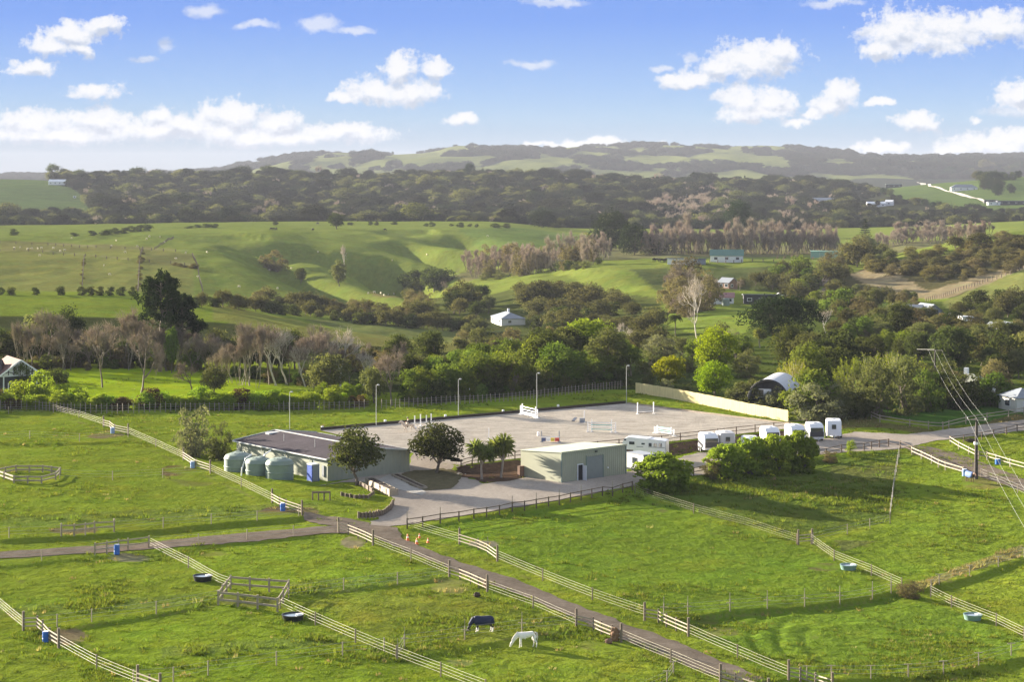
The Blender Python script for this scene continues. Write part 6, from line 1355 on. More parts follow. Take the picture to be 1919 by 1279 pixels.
P1('bamboo', 1592, 752, 84, 60, 'yellow bamboo clump on the barrel house side of the grove'); P1('bamboo', 1630, 748, 92, 66, 'tall yellow bamboo clump in the middle of the grove'); P1('bamboo', 1672, 744, 88, 64, 'golden bamboo clump under the bright yellow green tree'); P1('bamboo', 1712, 742, 78, 60, 'green gold bamboo clump nearest the far power pole'); P1('bamboo', 1486, 745, 72, 62, 'yellow bamboo clump hiding the side of the barrel roofed house')
P1('bush', 1245, 919, 72, 126, 'broad rounded green bush at the paddock corner by the shed')
for a in [('bush',1358,893,66,84,'green bush at the shed end of the row before the floats'), ('bush',1402,890,76,84,'rounded green bush second along the row before the floats'), ('bush',1446,888,80,96,'large green bush hiding the floats, third along the row'), ('bush',1494,885,84,92,'largest dark green bush at the drive end of the row'), ('brownshrub',1332,896,40,40,'brownish twiggy bush filling the gap beside the paddock corner'), ('brownshrub',1556,868,26,34,'low brown bush by the dark drive rails'), ('brightshrub',1596,856,32,24,'small upright green bush by the dark drive rails'), ('brownshrub',1705,1122,36,50,'dark spiky bush where four paddock fences meet')]: P1(*a[:5], a[5])
P1('round', 631, 430, 30, 34, 'lone round dark tree on the far plateau'); P1('brownshrub', 515, 508, 46, 60, 'brown spreading tree at the head of the gully'); P1('round', 563, 531, 30, 24, 'small dark tree on the grassy spur'); P1('olivetree', 636, 537, 48, 32, 'tangled olive tree in the gully bottom'); P1('barepale', 646, 520, 60, 18, 'thin pale dead tree in the gully'); P1('barewide', 829, 551, 24, 22, 'small mauve bare tree in the valley meadow'); P1('umbrella', 1383, 491, 22, 20, 'round topped tree between the far sheds')
P1('norfolk', 1621, 476, 66, 40, 'tall tiered conifer above the right hand thicket'); P1('macro', 1145, 470, 72, 76, 'big spreading dark pine leaning over the shelter belt'); P1('macro', 1188, 478, 54, 66, 'dark pine clump right of the big spreading pine'); P1('shrub', 1228, 477, 40, 62, 'low dark tree at the end of the pine clump'); P1('macro', 1385, 442, 62, 56, 'dark pine mass standing behind the mauve shelter belt'); P1('macro', 1018, 427, 32, 46, 'dark domed tree at the plateau edge'); P1('macro', 280, 418, 16, 32, 'low dark tree breaking the plateau edge under the wood')
# hedges
row(['hedge', 'hedge', 'hedge', 'rusthedge'], [(-30,765),(150,769),(330,768),(520,768),(690,762)], 62, (25, 38), 'hedge along the batten fence', 'leafy hedge shrub', (5, 1.5), (1.0, 1.35)); row(['hedge'], [(15,752),(160,760),(175,758)], 4, (44, 56), 'hedge along the batten fence', 'tall hedge shrub', (8, 1), (.9, 1.2)); row('brightshrub', [(600,755),(690,752)], 5, (30, 42), 'bright shrubs by the end of the hedge', 'bright shrub', (5, 2))
# winter trees and evergreens behind the lawn
row(['bare', 'bare', 'barestem', 'barewide'], [(25,696),(150,690),(300,693),(420,706)], 28, (56, 86), 'winter row behind the lawn', 'brown bare tree', (6, 5)); row(['barestem', 'barepale', 'barestem', 'bare'], [(395,716),(500,724),(640,730),(680,735)], 20, (70, 108), 'pale winter row past the pines', 'pale stemmed bare tree', (7, 5))
row(['shrub', 'midshrub', 'brownshrub', 'brownshrub'], [(30,694),(300,690),(430,704),(600,726)], 36, (18, 32), 'undergrowth below the winter row', 'low undergrowth shrub', (7, 3)); row(['round', 'olivetree', 'shrub'], [(-10,680),(60,682),(130,684)], 7, (60, 84), 'evergreens behind the cottage', 'dark evergreen tree', (6, 3)); row(['round', 'round', 'olivetree'], [(350,690),(430,690),(520,694),(560,694)], 10, (44, 70), 'evergreens behind the pale winter row', 'dark evergreen tree', (6, 4)); row(['shrub', 'shrub'], [(130,684),(280,684)], 6, (36, 52), 'dark shrubs behind the winter row', 'dark shrub', (6, 3))
P1('glossy', 612, 742, 76, 92, 'large glossy evergreen at the end of the lawn'); P1('bare', 735, 760, 100, 78, 'bare pale tree leaning over the batten fence'); P1('glossy', 702, 756, 66, 58, 'brownish evergreen between the glossy one and the bare tree'); P1('round', 742, 690, 62, 60, 'dark round tree on the grass slope side of the arena belt'); P1('round', 805, 684, 66, 64, 'dark domed tree behind the leaning bare tree')
# belt behind the arena
row(['mid', 'open', 'midshrub', 'olivetree'], [(765,752),(860,746),(960,738),(1060,730),(1165,718)], 22, (48, 70), 'front of the arena belt', 'green tree', (6, 3), (.85, 1.15)); row(['mid', 'bright', 'open', 'olivetree', 'round'], [(760,728),(880,722),(1000,712),(1100,706),(1190,702)], 22, (50, 76), 'middle of the arena belt', 'green tree', (7, 4), (.85, 1.15)); row(['round', 'mid', 'olivetree', 'bright'], [(780,706),(900,700),(1040,692),(1180,682)], 20, (40, 62), 'back of the arena belt', 'leafy tree', (8, 4), (.9, 1.2)); row(['midshrub', 'shrub', 'oliveshrub'], [(770,757),(900,748),(1000,740),(1170,722)], 24, (24, 36), 'shrubs along the upper batten fence', 'shrub', (5, 1.5), (1.1, 1.4))
fill(['brownshrub', 'manuka', 'barewide', 'oliveshrub'], [(640,672),(760,665),(780,690),(650,700)], 10, (30, 48), 'thicket below the grass ridge', None, None, 12)
# behind the yellow fence and round the barrel house
row(['oliveshrub', 'greyshrub', 'midshrub'], [(1384,760),(1420,767),(1465,776)], 9, (44, 62), 'bushes behind the yellow fence', 'grey green bush', (5, 3), (.9, 1.2)); row(['oliveshrub', 'greyshrub'], [(1200,724),(1300,744)], 3, (24, 34), 'far yellow fence bushes', 'grey green bush', (5, 3), (.9, 1.2)); fill(['olivetree', 'mid', 'greyshrub', 'oliveshrub', 'open'], [(1195,660),(1400,650),(1420,712),(1330,728),(1210,716)], 18, (36, 56), 'garden grove behind the yellow fence', None, None, 14, ((1344,705,46,22),(1254,728,40,26),(1340,744,46,26))); fill(['round', 'olivetree', 'mid', 'shrub'], [(1400,690),(1580,672),(1590,735),(1500,750),(1470,700)], 16, (50, 78), 'dark grove around the barrel house', None, None, 14, avoid=((1440,735,48,30),))
fill(['oliveshrub', 'midshrub', 'shrub'], [(1500,760),(1590,752),(1750,748),(1790,756),(1740,778),(1590,790),(1500,786)], 14, (48, 84), 'bushes facing the drive', None, None, 16)
fill(['round', 'olivetree', 'shrub', 'brownshrub', 'manuka'], [(1750,690),(1919,680),(1919,735),(1870,750),(1770,752)], 16, (40, 66), 'dark garden trees beyond the shaded lawn', None, None, 14, avoid=((1820,735,18,26),(1905,750,22,30))); fill(['mid', 'round', 'olivetree'], [(1560,640),(1740,634),(1760,690),(1580,690)], 16, (38, 58), 'grove behind the bamboo', None, None, 14)
row(['shrub', 'midshrub', 'oliveshrub'], [(1770,768),(1830,762),(1875,760)], 6, (36, 56), 'shrubs at the back of the shaded lawn', 'dark shrub', (6, 2))
fill(['manuka', 'round', 'olivetree', 'mid'], [(1930,605),(2250,580),(2300,715),(1960,725)], 30, (30, 52), 'shrubs past the cream house', None, (.9, 1.3), 18); row(['hedge'], [(-210,770),(-40,767)], 12, (28, 38), 'hedge past the cottage', 'leafy hedge shrub', (5, 1.5), (1.0, 1.3)); row(['bare', 'barestem'], [(-200,700),(0,696)], 9, (56, 86), 'winter trees past the cottage', 'brown bare tree', (6, 5))
# valley shrubs
row(['manuka', 'shrub'], [(362,574),(450,580),(560,592),(640,602),(720,611),(820,618),(905,624)], 41, (20, 30), 'long dark hedge row in the valley', 'dark clipped shrub', (5, 2), (1.0, 1.4)); row(['manuka', 'brownshrub'], [(470,572),(560,576),(640,582),(740,590),(800,598)], 26, (18, 28), 'brown back row of the valley hedge', 'brown topped shrub', (7, 3), (1.2, 1.7))
for i, (x, w) in enumerate([(2,14),(22,18),(67,18),(114,22),(154,22),(170,18),(186,22),(206,20),(226,22),(247,20)]): plant('shrub', x, 553 + i * .2, 19 if x > 100 else 17, w, key='line on the left grass crest', desc='dark rounded shrub')
fill(['manuka', 'manuka', 'shrub'], [(965,560),(1010,548),(1100,556),(1170,575),(1235,612),(1225,640),(1080,640),(990,628)], 42, (24, 36), 'brown green thicket in the valley', 'flat topped shrub', (1.2, 1.7), 13, ((955,605,40,26),)); fill(['manuka', 'oliveshrub', 'shrub', 'brownshrub', 'olivetree'], [(870,625),(985,636),(1190,650),(1260,655),(1180,680),(1000,672),(860,664)], 34, (24, 38), 'mixed shrubs above the arena belt', None, (1.0, 1.4), 13, ((952,625,42,26),)); row('barepale', [(1120,650),(1165,648),(1215,650)], 7, (26, 40), 'pale dead scrub among the valley shrubs', 'pale bare tree', (6, 3))
fill(['round', 'shrub'], [(752,535),(800,530),(842,536),(845,548),(765,552)], 9, (24, 38), 'dark clump at the gully mouth', 'dark domed tree', (1.1, 1.5), 12); fill(['round', 'manuka', 'olivetree'], [(846,590),(870,568),(915,562),(918,588),(885,602)], 12, (26, 44), 'dark clump beside the white house', 'dark tree', (.9, 1.3), 10); fill(['manuka', 'oliveshrub', 'brownshrub'], [(750,560),(800,566),(830,590),(780,598),(755,580)], 11, (14, 30), 'scrub along the stream', None, None, 10)
fill(['baremauve', 'baremauve', 'brownshrub'], [(860,512),(960,490),(1040,488),(1100,482),(1150,480),(1120,496),(1000,516),(880,524)], 64, (26, 50), 'mauve willow thicket', 'mauve bare tree', (.6, .9), 7); fill(['shrub', 'oliveshrub'], [(900,520),(1060,505),(1130,492),(1120,500),(1000,518),(900,528)], 10, (12, 20), 'shrubs at the edge of the willow thicket', None, (1.2, 1.8), 12)
row('baremauve', [(1212,478),(1300,476),(1400,476),(1500,477),(1570,478)], 74, (34, 52), 'long mauve shelter belt', 'mauve bare tree', (4, 2), (.62, .9)); row('baremauve', [(1640,462),(1720,456),(1800,450),(1850,446)], 52, (18, 32), 'mauve belt behind the scrub hill', 'mauve bare tree', (5, 4), (.8, 1.2)); row(['barestem'], [(1455,492),(1530,494)], 7, (10, 16), 'bare saplings along the crest paddock', 'bare sapling', (3, 1))
# right-hand valley: road corridor, shrubs and scrub hill
AV = ((1352,560,28,12), (1426,560,32,14), (1364,536,14,12), (1465,552,8,5), (1308,600,10,40), (1700,592,34,12), (1738,592,24,12), (1789,590,14,8), (1808,606,8,14), (1546,478,20,12), (1536,535,14,28), (1868,630,20,12))
fill(['manuka', 'olivetree', 'brownshrub', 'shrub', 'midshrub'], [(1500,505),(1580,495),(1600,560),(1640,600),(1540,612),(1500,580),(1440,545),(1455,510)], 44, (22, 40), 'roadside thicket', None, None, 11, AV); fill(['manuka', 'round', 'olivetree', 'brownshrub'], [(1560,600),(1680,604),(1800,606),(1919,590),(1919,690),(1830,660),(1740,650),(1560,640)], 60, (24, 42), 'right hand valley shrubs', None, (.95, 1.4), 13, AV); fill(['manuka', 'round', 'shrub'], [(1770,582),(1919,572),(1919,592),(1800,604)], 18, (22, 36), 'shrubs under the right hill', None, (1.0, 1.4), 11, AV)
fill(['manuka', 'olivetree', 'shrub'], [(1580,480),(1660,478),(1690,500),(1640,508),(1590,500)], 18, (24, 42), 'dark trees below the tiered conifer', None, None, 11); fill(['scrub', 'scrub', 'brownshrub', 'manuka'], [(1625,512),(1700,482),(1800,462),(1919,447),(1960,440),(1960,500),(1860,516),(1760,536),(1700,520)], 105, (11, 22), 'scrub hill', 'scrubby bush', (1.2, 1.9), 9); fill(['manuka', 'brownshrub', 'olivetree'], [(1600,545),(1680,562),(1740,572),(1700,585),(1610,580)], 16, (20, 34), 'brown scrub below the tan grass', None, None, 12, AV)
fill(['baremauve', 'barewide', 'brownshrub'], [(1240,560),(1290,545),(1340,548),(1330,590),(1270,600)], 15, (34, 60), 'bare grove by the red roofed house', 'tangled bare tree', None, 12, AV); fill(['manuka', 'brightshrub', 'brownshrub', 'barewide'], [(1370,545),(1460,520),(1500,530),(1490,560),(1440,548),(1400,552)], 16, (18, 34), 'garden trees behind the dark cabin', None, None, 11, AV); fill(['midshrub', 'shrub'], [(1375,588),(1500,582),(1480,600),(1400,605)], 8, (16, 26), 'low shrubs below the dark cabin', None, None, 12, AV)
row('scrub', [(259,548),(262,500),(268,468)], 13, (4, 8), 'broken line of clumps up the hillside', 'small dark clump', (3, 3), (1.2, 2)); row('scrub', [(322,497),(372,505)], 9, (5, 8), 'dark brush strip on the hillside', 'low dark clump', (3, 1), (1.5, 2.4)); row('scrub', [(152,540),(160,484)], 8, (3, 6), 'thin line of tussocks up the hillside', 'small tussock', (3, 3), (1.2, 2))
# shrubs dotted along the plateau, and ridge-top trees
for x, y, h, w, k in [(27,441,13,22,'shrub'),(140,443,8,18,'shrub'),(174,442,11,20,'shrub'),(195,441,11,20,'shrub'),(205,440,12,20,'shrub'),(218,439,13,22,'shrub'),(232,438,13,22,'shrub'),(246,435,13,22,'shrub'),(260,434,14,22,'shrub'),(276,433,14,22,'shrub'),(355,428,5,20,'shrub'),(372,427,7,20,'shrub'),(388,427,9,22,'shrub'),(402,427,9,18,'shrub'),(516,422,8,12,'shrub'),(656,422,6,16,'shrub'),(694,422,8,12,'shrub'),(705,422,7,12,'shrub'),(738,421,6,16,'shrub'),(798,424,6,14,'shrub'),(810,425,10,14,'shrub'),(846,424,5,10,'shrub'),(862,426,10,18,'shrub'),(880,425,6,12,'shrub'),(893,426,7,10,'shrub'),(930,427,9,24,'shrub'),(948,427,9,20,'shrub'),(1040,427,10,40,'shrub'),(1075,427,12,40,'shrub'),(1110,452,12,40,'shrub')]: plant(k, x, y, h, w, key='far plateau', desc='dark low bush')
for x, w, h in [(98,30,30),(118,16,24),(150,26,22),(170,14,18),(184,20,22),(232,14,20),(258,34,26),(292,32,20),(318,12,18),(500,30,26),(560,40,20),(880,18,30),(905,10,18),(1345,20,14),(1560,30,22)]: plant('umbrella' if w > 18 else 'macro', x, 336 + .004 * x, h, w, key='far wooded skyline', desc='dark tree standing proud', at=Vector(((x - CX) * 2890 / F, 2890.0, ground_at((x - CX) * 2890 / F, 2890.0))))
for x, w, h in [(634,8,7),(655,14,6),(667,14,7),(717,16,8),(736,5,7),(782,5,5),(1097,14,9),(1108,14,10),(1119,14,10),(1131,14,9),(1143,14,9),(1154,12,8),(1172,10,7),(1185,10,6),(1355,10,8),(1366,14,8),(1379,14,9),(1392,14,8),(1404,12,7),(1252,8,5),(1270,10,5),(1295,10,4)]: plant('macro', x, 283, h, w, key='farthest ridge', desc='tiny dark tree', at=Vector(((x - CX) * 7550 / F, 7550.0, ground_at((x - CX) * 7550 / F, 7550.0) - 1)))
fill(['macro', 'shrub', 'manuka'], [(1735,330),(1760,326),(1840,320),(1919,322),(1919,335),(1845,345),(1800,335)], 24, (10, 20), 'far green hill crest', 'dark tree', (1.0, 1.6), 9, ((1806,353,24,9),(1856,330,22,7))); fill(['macro', 'shrub'], [(1840,348),(1890,352),(1905,368),(1870,368),(1845,362)], 10, (14, 26), 'copse beside the verandah house', 'dark tree', (.9, 1.2), 9); row(['macro', 'shrub'], [(1650,362),(1700,382),(1760,392),(1800,398),(1919,404)], 24, (8, 16), 'lower edge of the far green hill', 'dark tree', (6, 3))

# ------------------------------------------------------------------ labels: the kind, and where along its own row each plant stands
from collections import defaultdict
rows_ = defaultdict(list)
for key, px, o, desc in PLANTS: rows_[(key, desc)].append((px, o))
for (key, desc), L in rows_.items():
    L.sort(key=lambda q: q[0]); n = len(L)
    for i, (px, o) in enumerate(L):
        o['group'] = key
        if n == 1: o['label'] = f'lone {desc} in the {key}'
        elif i == 0: o['label'] = f'{desc} at the left end of the {key}'
        elif i == n - 1: o['label'] = f'{desc} at the right end of the {key}'
        else: o['label'] = f'{desc}, {ORD(i + 1)} from the left in the {key}'
print('plants', len(PLANTS), max(len(o['label'].split()) for _, _, o, _ in PLANTS))

# ------------------------------------------------------------------ far woods and tussock: scattered as masses
def scatter(name, label, P, S, R, var, protos):
    me = bpy.data.meshes.new(name); n = len(P)
    me.vertices.add(n); me.vertices.foreach_set('co', np.ascontiguousarray(P, np.float32).ravel())
    for nm, arr, ty in (('scl', S, 'FLOAT_VECTOR'), ('rot', R, 'FLOAT_VECTOR')):
        a = me.attributes.new(nm, ty, 'POINT'); a.data.foreach_set('vector', np.ascontiguousarray(arr, np.float32).ravel())
    a = me.attributes.new('kindno', 'INT', 'POINT'); a.data.foreach_set('value', np.ascontiguousarray(var, np.int32))
    o = link(name, me); tag(o, label, None, None, 'stuff')
    ng = bpy.data.node_groups.new(name, 'GeometryNodeTree')
    ng.interface.new_socket('Geometry', in_out='INPUT', socket_type='NodeSocketGeometry'); ng.interface.new_socket('Geometry', in_out='OUTPUT', socket_type='NodeSocketGeometry')
    nd, lk = ng.nodes, ng.links
    gi = nd.new('NodeGroupInput'); go = nd.new('NodeGroupOutput'); join = nd.new('GeometryNodeJoinGeometry')
    def named(nm, ty):
        x = nd.new('GeometryNodeInputNamedAttribute'); x.data_type = ty; x.inputs[0].default_value = nm; return x.outputs[0]
    for k, po in enumerate(protos):
        cmp_ = nd.new('FunctionNodeCompare'); cmp_.data_type = 'INT'; cmp_.operation = 'EQUAL'
        ints = [s for s in cmp_.inputs if s.type == 'INT']; lk.new(named('kindno', 'INT'), ints[0]); ints[1].default_value = k
        oi = nd.new('GeometryNodeObjectInfo'); oi.inputs['Object'].default_value = po
        ip = nd.new('GeometryNodeInstanceOnPoints'); er = nd.new('FunctionNodeEulerToRotation')
        lk.new(gi.outputs[0], ip.inputs['Points']); lk.new(cmp_.outputs[0], ip.inputs['Selection']); lk.new(oi.outputs['Geometry'], ip.inputs['Instance'])
        lk.new(named('rot', 'FLOAT_VECTOR'), er.inputs[0]); lk.new(er.outputs[0], ip.inputs['Rotation']); lk.new(named('scl', 'FLOAT_VECTOR'), ip.inputs['Scale'])
        lk.new(ip.outputs[0], join.inputs[0])
    lk.new(join.outputs[0], go.inputs[0])
    md = o.modifiers.new('scatter', 'NODES'); md.node_group = ng
    return o
def proto_obj(name, me, mat):
    me = me.copy(); me.materials.clear(); me.materials.append(mat)
    return bpy.data.objects.new(name, me)            # kept out of the scene: only its shape is scattered

def wood_points(mask, spacing_fn, d0, d1, keep=1.0, seed=3):
    g = np.random.default_rng(seed); out = []
    d = d0
    while d < d1:
        s = spacing_fn(d); xs = np.arange(-1500, 3400, s * F / d); xs = xs + g.uniform(-.45, .45, len(xs)) * s * F / d
        ds = d + g.uniform(-.45, .45, len(xs)) * s; out.append(np.stack([xs, ds], 1)); d += s
    A = np.concatenate(out)
    i = np.clip(np.searchsorted(ROWS, A[:, 1]), 0, nr - 1); j = np.clip(np.searchsorted(COLS, A[:, 0]), 0, nc - 1)
    ok = mask[i, j] & (g.random(len(A)) < keep); A = A[ok]; i = i[ok]; j = j[ok]
    return np.stack([(A[:, 0] - CX) * A[:, 1] / F, A[:, 1], ZG[i, j]], 1), A, g

# the wooded slope beyond the pastures
clear = np.zeros(PXG.shape, bool)
for c in CLEAR: clear |= in_poly(PJ, YJ, c) & (DG > 1700)
HOMES = [(110,343,26,5), (1675,352,24,7), (1805,357,30,7), (1860,332,24,7), (1885,397,36,7), (1548,383,34,6), (1645,399,30,6), (1452,378,12,4), (1380,362,12,4), (812,332,8,3), (1275,368,8,3)]
for hx, hy, rx, ry in HOMES: clear |= (np.abs(PXG - hx) < rx * .75) & (YG > hy - 2) & (YG < hy + ry * 1.6) & (DG > 1700) & (DG < 3200)
mask = (DG > 1745) & (DG < 3150) & ~clear & ((PXG < 1600) | (YG > 399) | (DG > 2860) | (fbm(XG / 60, DG / 60, 61, 3) > .28))
P, A, g = wood_points(mask, lambda d: 8.6 if d < 2200 else 9.4, 1750, 3100, .92, 3)
n = len(P); hgt = 6.5 + 6 * g.random(n) ** 1.7 + 4 * np.clip(fbm(P[:, 0] / 90, P[:, 1] / 90, 71, 3), 0, 1); hgt *= np.where(g.random(n) < .07, 1.6, 1.0); hgt *= np.where(A[:, 0] > 1600, .62, 1.0)
wd = hgt * (.9 + .5 * g.random(n)); 
protos = [proto_obj('far tree', PROTO['dense'][0][0], M['far']), proto_obj('far tree', PROTO['macro'][0][0], M['far']), proto_obj('far tree', PROTO['lowtree'][0][0], M['olive']), proto_obj('far pine', PROTO['umbrella'][0][0], M['far']), proto_obj('far bare tree', PROTO['bare'][0][0], M['twigmauve']), proto_obj('far conifer', PROTO['cypress'][0][0], M['far'])]
v = g.choice(6, n, p=[.42, .25, .14, .10, .05, .04]); bz = in_poly(A[:, 0], HY + (H - P[:, 2]) * F / P[:, 1], [(1180,395),(1345,355),(1350,380),(1290,420),(1230,420)]); v[bz & (g.random(n) < .7)] = 4
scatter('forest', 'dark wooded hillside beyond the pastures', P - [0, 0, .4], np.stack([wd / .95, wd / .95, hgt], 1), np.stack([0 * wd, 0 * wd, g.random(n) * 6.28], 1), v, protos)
print('forest', n)
# scattered bush on the farthest hills
P, A, g = wood_points((DG > 5200) & (DG < 8200) & (wood > .45), lambda d: 26, 5300, 8100, .8, 5)
n = len(P); hgt = 11 + 7 * g.random(n)
scatter('woodland', 'bush covering the farthest hills', P - [0, 0, 1], np.stack([hgt * 1.7, hgt * 1.7, hgt], 1), np.stack([0 * hgt, 0 * hgt, g.random(n) * 6.28], 1), g.integers(0, 2, n), [proto_obj('far bush', PROTO['shrub'][0][0], M['farhill']), proto_obj('far bush', PROTO['lowtree'][1][0], M['farhill'])])
print('woodland', n)
# ------------------------------------------------------------------ tussocky grass in the paddocks
def tuft(g, n=16):
    V, Q = [], []
    for i in range(n):
        a = g.random() * 6.28; r = .22 * math.sqrt(g.random()); p = np.array([math.cos(a) * r, math.sin(a) * r, -.03]); hh = .10 + .16 * g.random()
        d = np.array([math.cos(a + g.normal() * .8), math.sin(a + g.normal() * .8), 0]) * .10; s = np.array([-d[1], d[0], 0]) * .32; o = len(V)
        V += [p - s, p + s, p + d + [0, 0, hh]]; Q.append((o, o + 1, o + 2))
    return np.array(V), np.array(Q)
M['grass'] = leafmat('grass blades', (.105, .145, .020), (.165, .200, .034), trans=.35, vvar=.5, hvar=.025, gloss=.03); M['drygrass'] = leafmat('dry grass blades', (.20, .17, .075), (.32, .27, .13), trans=.4, vvar=.4, gloss=0)
tp = [proto_obj('tuft', np_mesh('tuft', *tuft(g_(301))), M['grass']), proto_obj('tuft', np_mesh('tuft', *tuft(g_(302))), M['grass']), proto_obj('tuft', np_mesh('tuft', *tuft(g_(303))), M['drygrass'])]
g = np.random.default_rng(21); n = 120000
px = g.uniform(-60, 1980, n); dd = 160 * (400 / 160) ** g.random(n); xx = (px - CX) * dd / F
i = np.clip(np.searchsorted(ROWS, dd), 0, nr - 1); j = np.clip(np.searchsorted(COLS, px), 0, nc - 1)
cv = cov[i, j]; dens = .03 + 1.3 * np.clip(fbm(xx / 7, dd / 7, 91, 4) - .12 + .5 * fbm(xx / 45, dd / 45, 92, 2), 0, 1)
green = cv[:, 1] > cv[:, 0] * 1.02; dens = np.where(green, dens, np.where(cv[:, 0] > .12, .12, .4)); dens *= np.where(wear[i, j] > 1.2, 2.0, np.where(wear[i, j] < .5, .25, 1.0))
ok = g.random(n) < dens
for poly in SOLID: ok &= ~in_poly(xx, dd, poly)
for c in LINES:
    dl, _ = line_dist(xx, dd, c[0]); ok &= dl > c[1]
px, dd, xx, i, j = px[ok], dd[ok], xx[ok], i[ok], j[ok]; n = len(px); dry = (cv[ok][:, 0] > cv[ok][:, 1] * .92) | (g.random(n) < .03)
zt = np.array([ground_at(a, b) for a, b in zip(xx, dd)]) if n < 1 else ZG[i, j]
sc = (.8 + 1.0 * g.random(n)) * np.where(wear[i, j] > 1.2, 1.35, 1.0)
scatter('grass', 'tussocky pasture grass in the paddocks', np.stack([xx, dd, zt], 1), np.stack([sc * 1.25, sc * 1.25, sc * (.7 + .5 * g.random(n))], 1), np.stack([0 * sc, 0 * sc, g.random(n) * 6.28], 1), np.where(dry, 2, g.integers(0, 2, n)), tp)
print('tufts', n)

# ------------------------------------------------------------------ haze
HZ = MB(); HZ.box((0, 6300, 60), (14500, 13600, 230)); hz = HZ.build('haze', None)
mh, nt, nd, lk, out = new_mat('hazy air'); pv = nd.new('ShaderNodeVolumePrincipled')
pv.inputs['Color'].default_value = (.43, .46, .55, 1); pv.inputs['Density'].default_value = HAZE; pv.inputs['Anisotropy'].default_value = 0.0
lk.new(pv.outputs[0], out.inputs['Volume']); hz.data.materials.append(mh); tag(hz, 'thin blue haze filling the valley', None, None, 'stuff')

# ------------------------------------------------------------------ sun, sky with clouds, camera
sd = bpy.data.lights.new('sun', 'SUN'); sd.energy = SUN_E; sd.angle = math.radians(.55); sd.color = (1.0, .89, .72)
so = bpy.data.objects.new('sun', sd); COL.objects.link(so)
sv = Vector((SUN.x * math.cos(SUN_EL), SUN.y * math.cos(SUN_EL), math.sin(SUN_EL))); so.rotation_euler = sv.to_track_quat('Z', 'Y').to_euler(); so.location = sv * 500
w = bpy.data.worlds.new('World'); SC.world = w; w.use_nodes = True; nt = w.node_tree; nt.nodes.clear(); nd, lk = nt.nodes, nt.links
out = nd.new('ShaderNodeOutputWorld'); tc = nd.new('ShaderNodeTexCoord'); sx = nd.new('ShaderNodeSeparateXYZ'); lk.new(tc.outputs['Generated'], sx.inputs[0])
sky = nd.new('ShaderNodeTexSky'); sky.sky_type = 'NISHITA'; sky.sun_disc = False; sky.sun_elevation = SUN_EL
sky.sun_rotation = math.atan2(SUN.x, SUN.y); sky.altitude = 0; sky.air_density = 1.0; sky.dust_density = .6; sky.ozone_density = 2.2
cz = nd.new('ShaderNodeCombineXYZ'); lk.new(sx.outputs[0], cz.inputs[0]); lk.new(sx.outputs[1], cz.inputs[1])
lk.new(mathn(nt, 'ADD', mathn(nt, 'MULTIPLY', mathn(nt, 'MAXIMUM', sx.outputs[2], 0.0), 1.5), .08), cz.inputs[2])
nv = nd.new('ShaderNodeVectorMath'); nv.operation = 'NORMALIZE'; lk.new(cz.outputs[0], nv.inputs[0]); lk.new(nv.outputs[0], sky.inputs[0])
hs = nd.new('ShaderNodeHueSaturation'); hs.inputs['Saturation'].default_value = SKY_SAT; hs.inputs['Value'].default_value = SKY_VAL; lk.new(sky.outputs[0], hs.inputs['Color'])
bg = nd.new('ShaderNodeBackground'); bg.inputs[1].default_value = SKY_E; lk.new(hs.outputs[0], bg.inputs[0])
# clouds live at bearings and elevations in the sky
az = mathn(nt, 'ARCTAN2', sx.outputs[0], sx.outputs[1]); el = mathn(nt, 'ARCSINE', sx.outputs[2])
pc = nd.new('ShaderNodeCombineXYZ'); lk.new(mathn(nt, 'MULTIPLY', az, F), pc.inputs[0]); lk.new(mathn(nt, 'MULTIPLY', el, F), pc.inputs[1])
def vm(op, a, b):
    n = nd.new('ShaderNodeVectorMath'); n.operation = op
    for s, v in zip(n.inputs, (a, b)):
        if isinstance(v, tuple): s.default_value = v
        else: lk.new(v, s)
    return n.outputs[0]
def ncol(scale, detail, rough=.6):
    return noise(nt, pc.outputs[0], scale, detail, rough, 'Color')
wob = vm('ADD', vm('MULTIPLY', vm('SUBTRACT', ncol(.022, 4), (.5, .5, .5)), (70, 38, 0)), vm('MULTIPLY', vm('SUBTRACT', ncol(.006, 2), (.5, .5, .5)), (40, 16, 0)))
Pw = vm('ADD', pc.outputs[0], wob)
CLOUDS = [(90,84,48,20),(135,66,58,25),(192,50,40,19),(150,92,30,14),(60,128,48,16),(180,167,54,18),(745,128,34,31),(812,130,38,20),(702,170,72,26),(772,174,62,26),(645,182,34,12),(870,222,32,13),
 (60,232,80,30),(190,226,70,28),(300,218,40,22),(430,216,66,32),(520,232,58,28),(640,250,104,20),(330,244,190,24),(120,250,190,20),(520,256,200,18),(1410,112,88,36),(1455,104,55,32),(1350,128,54,25),(1262,155,44,15),(1305,148,50,19),
 (1390,186,42,30),(1452,190,47,25),(1410,210,74,20),(1575,178,37,30),(1553,200,42,18),(1522,212,22,9),(1655,192,24,9),(1495,228,27,9),(1690,58,80,48),(1780,60,84,40),(1870,44,74,30),(1650,92,44,20),(1915,178,50,30),(1985,60,70,50),
 (1720,228,47,18),(1830,226,18,8),(1860,272,104,24),(1790,282,44,14),(1905,258,55,20),(1650,281,58,13),(1130,266,54,12),(1060,272,64,8),(1235,271,20,9),(992,273,22,8)]
WISPS = [(610,44,40,18),(665,58,48,9),(300,82,16,14),(480,48,50,9),(385,20,36,16),(270,112,26,8),(1293,103,20,11),(1240,130,26,8),(1560,6,60,10),(1040,4,70,9),(815,190,12,8),(60,232,200,16),(1900,205,60,14),(1000,120,50,10)]
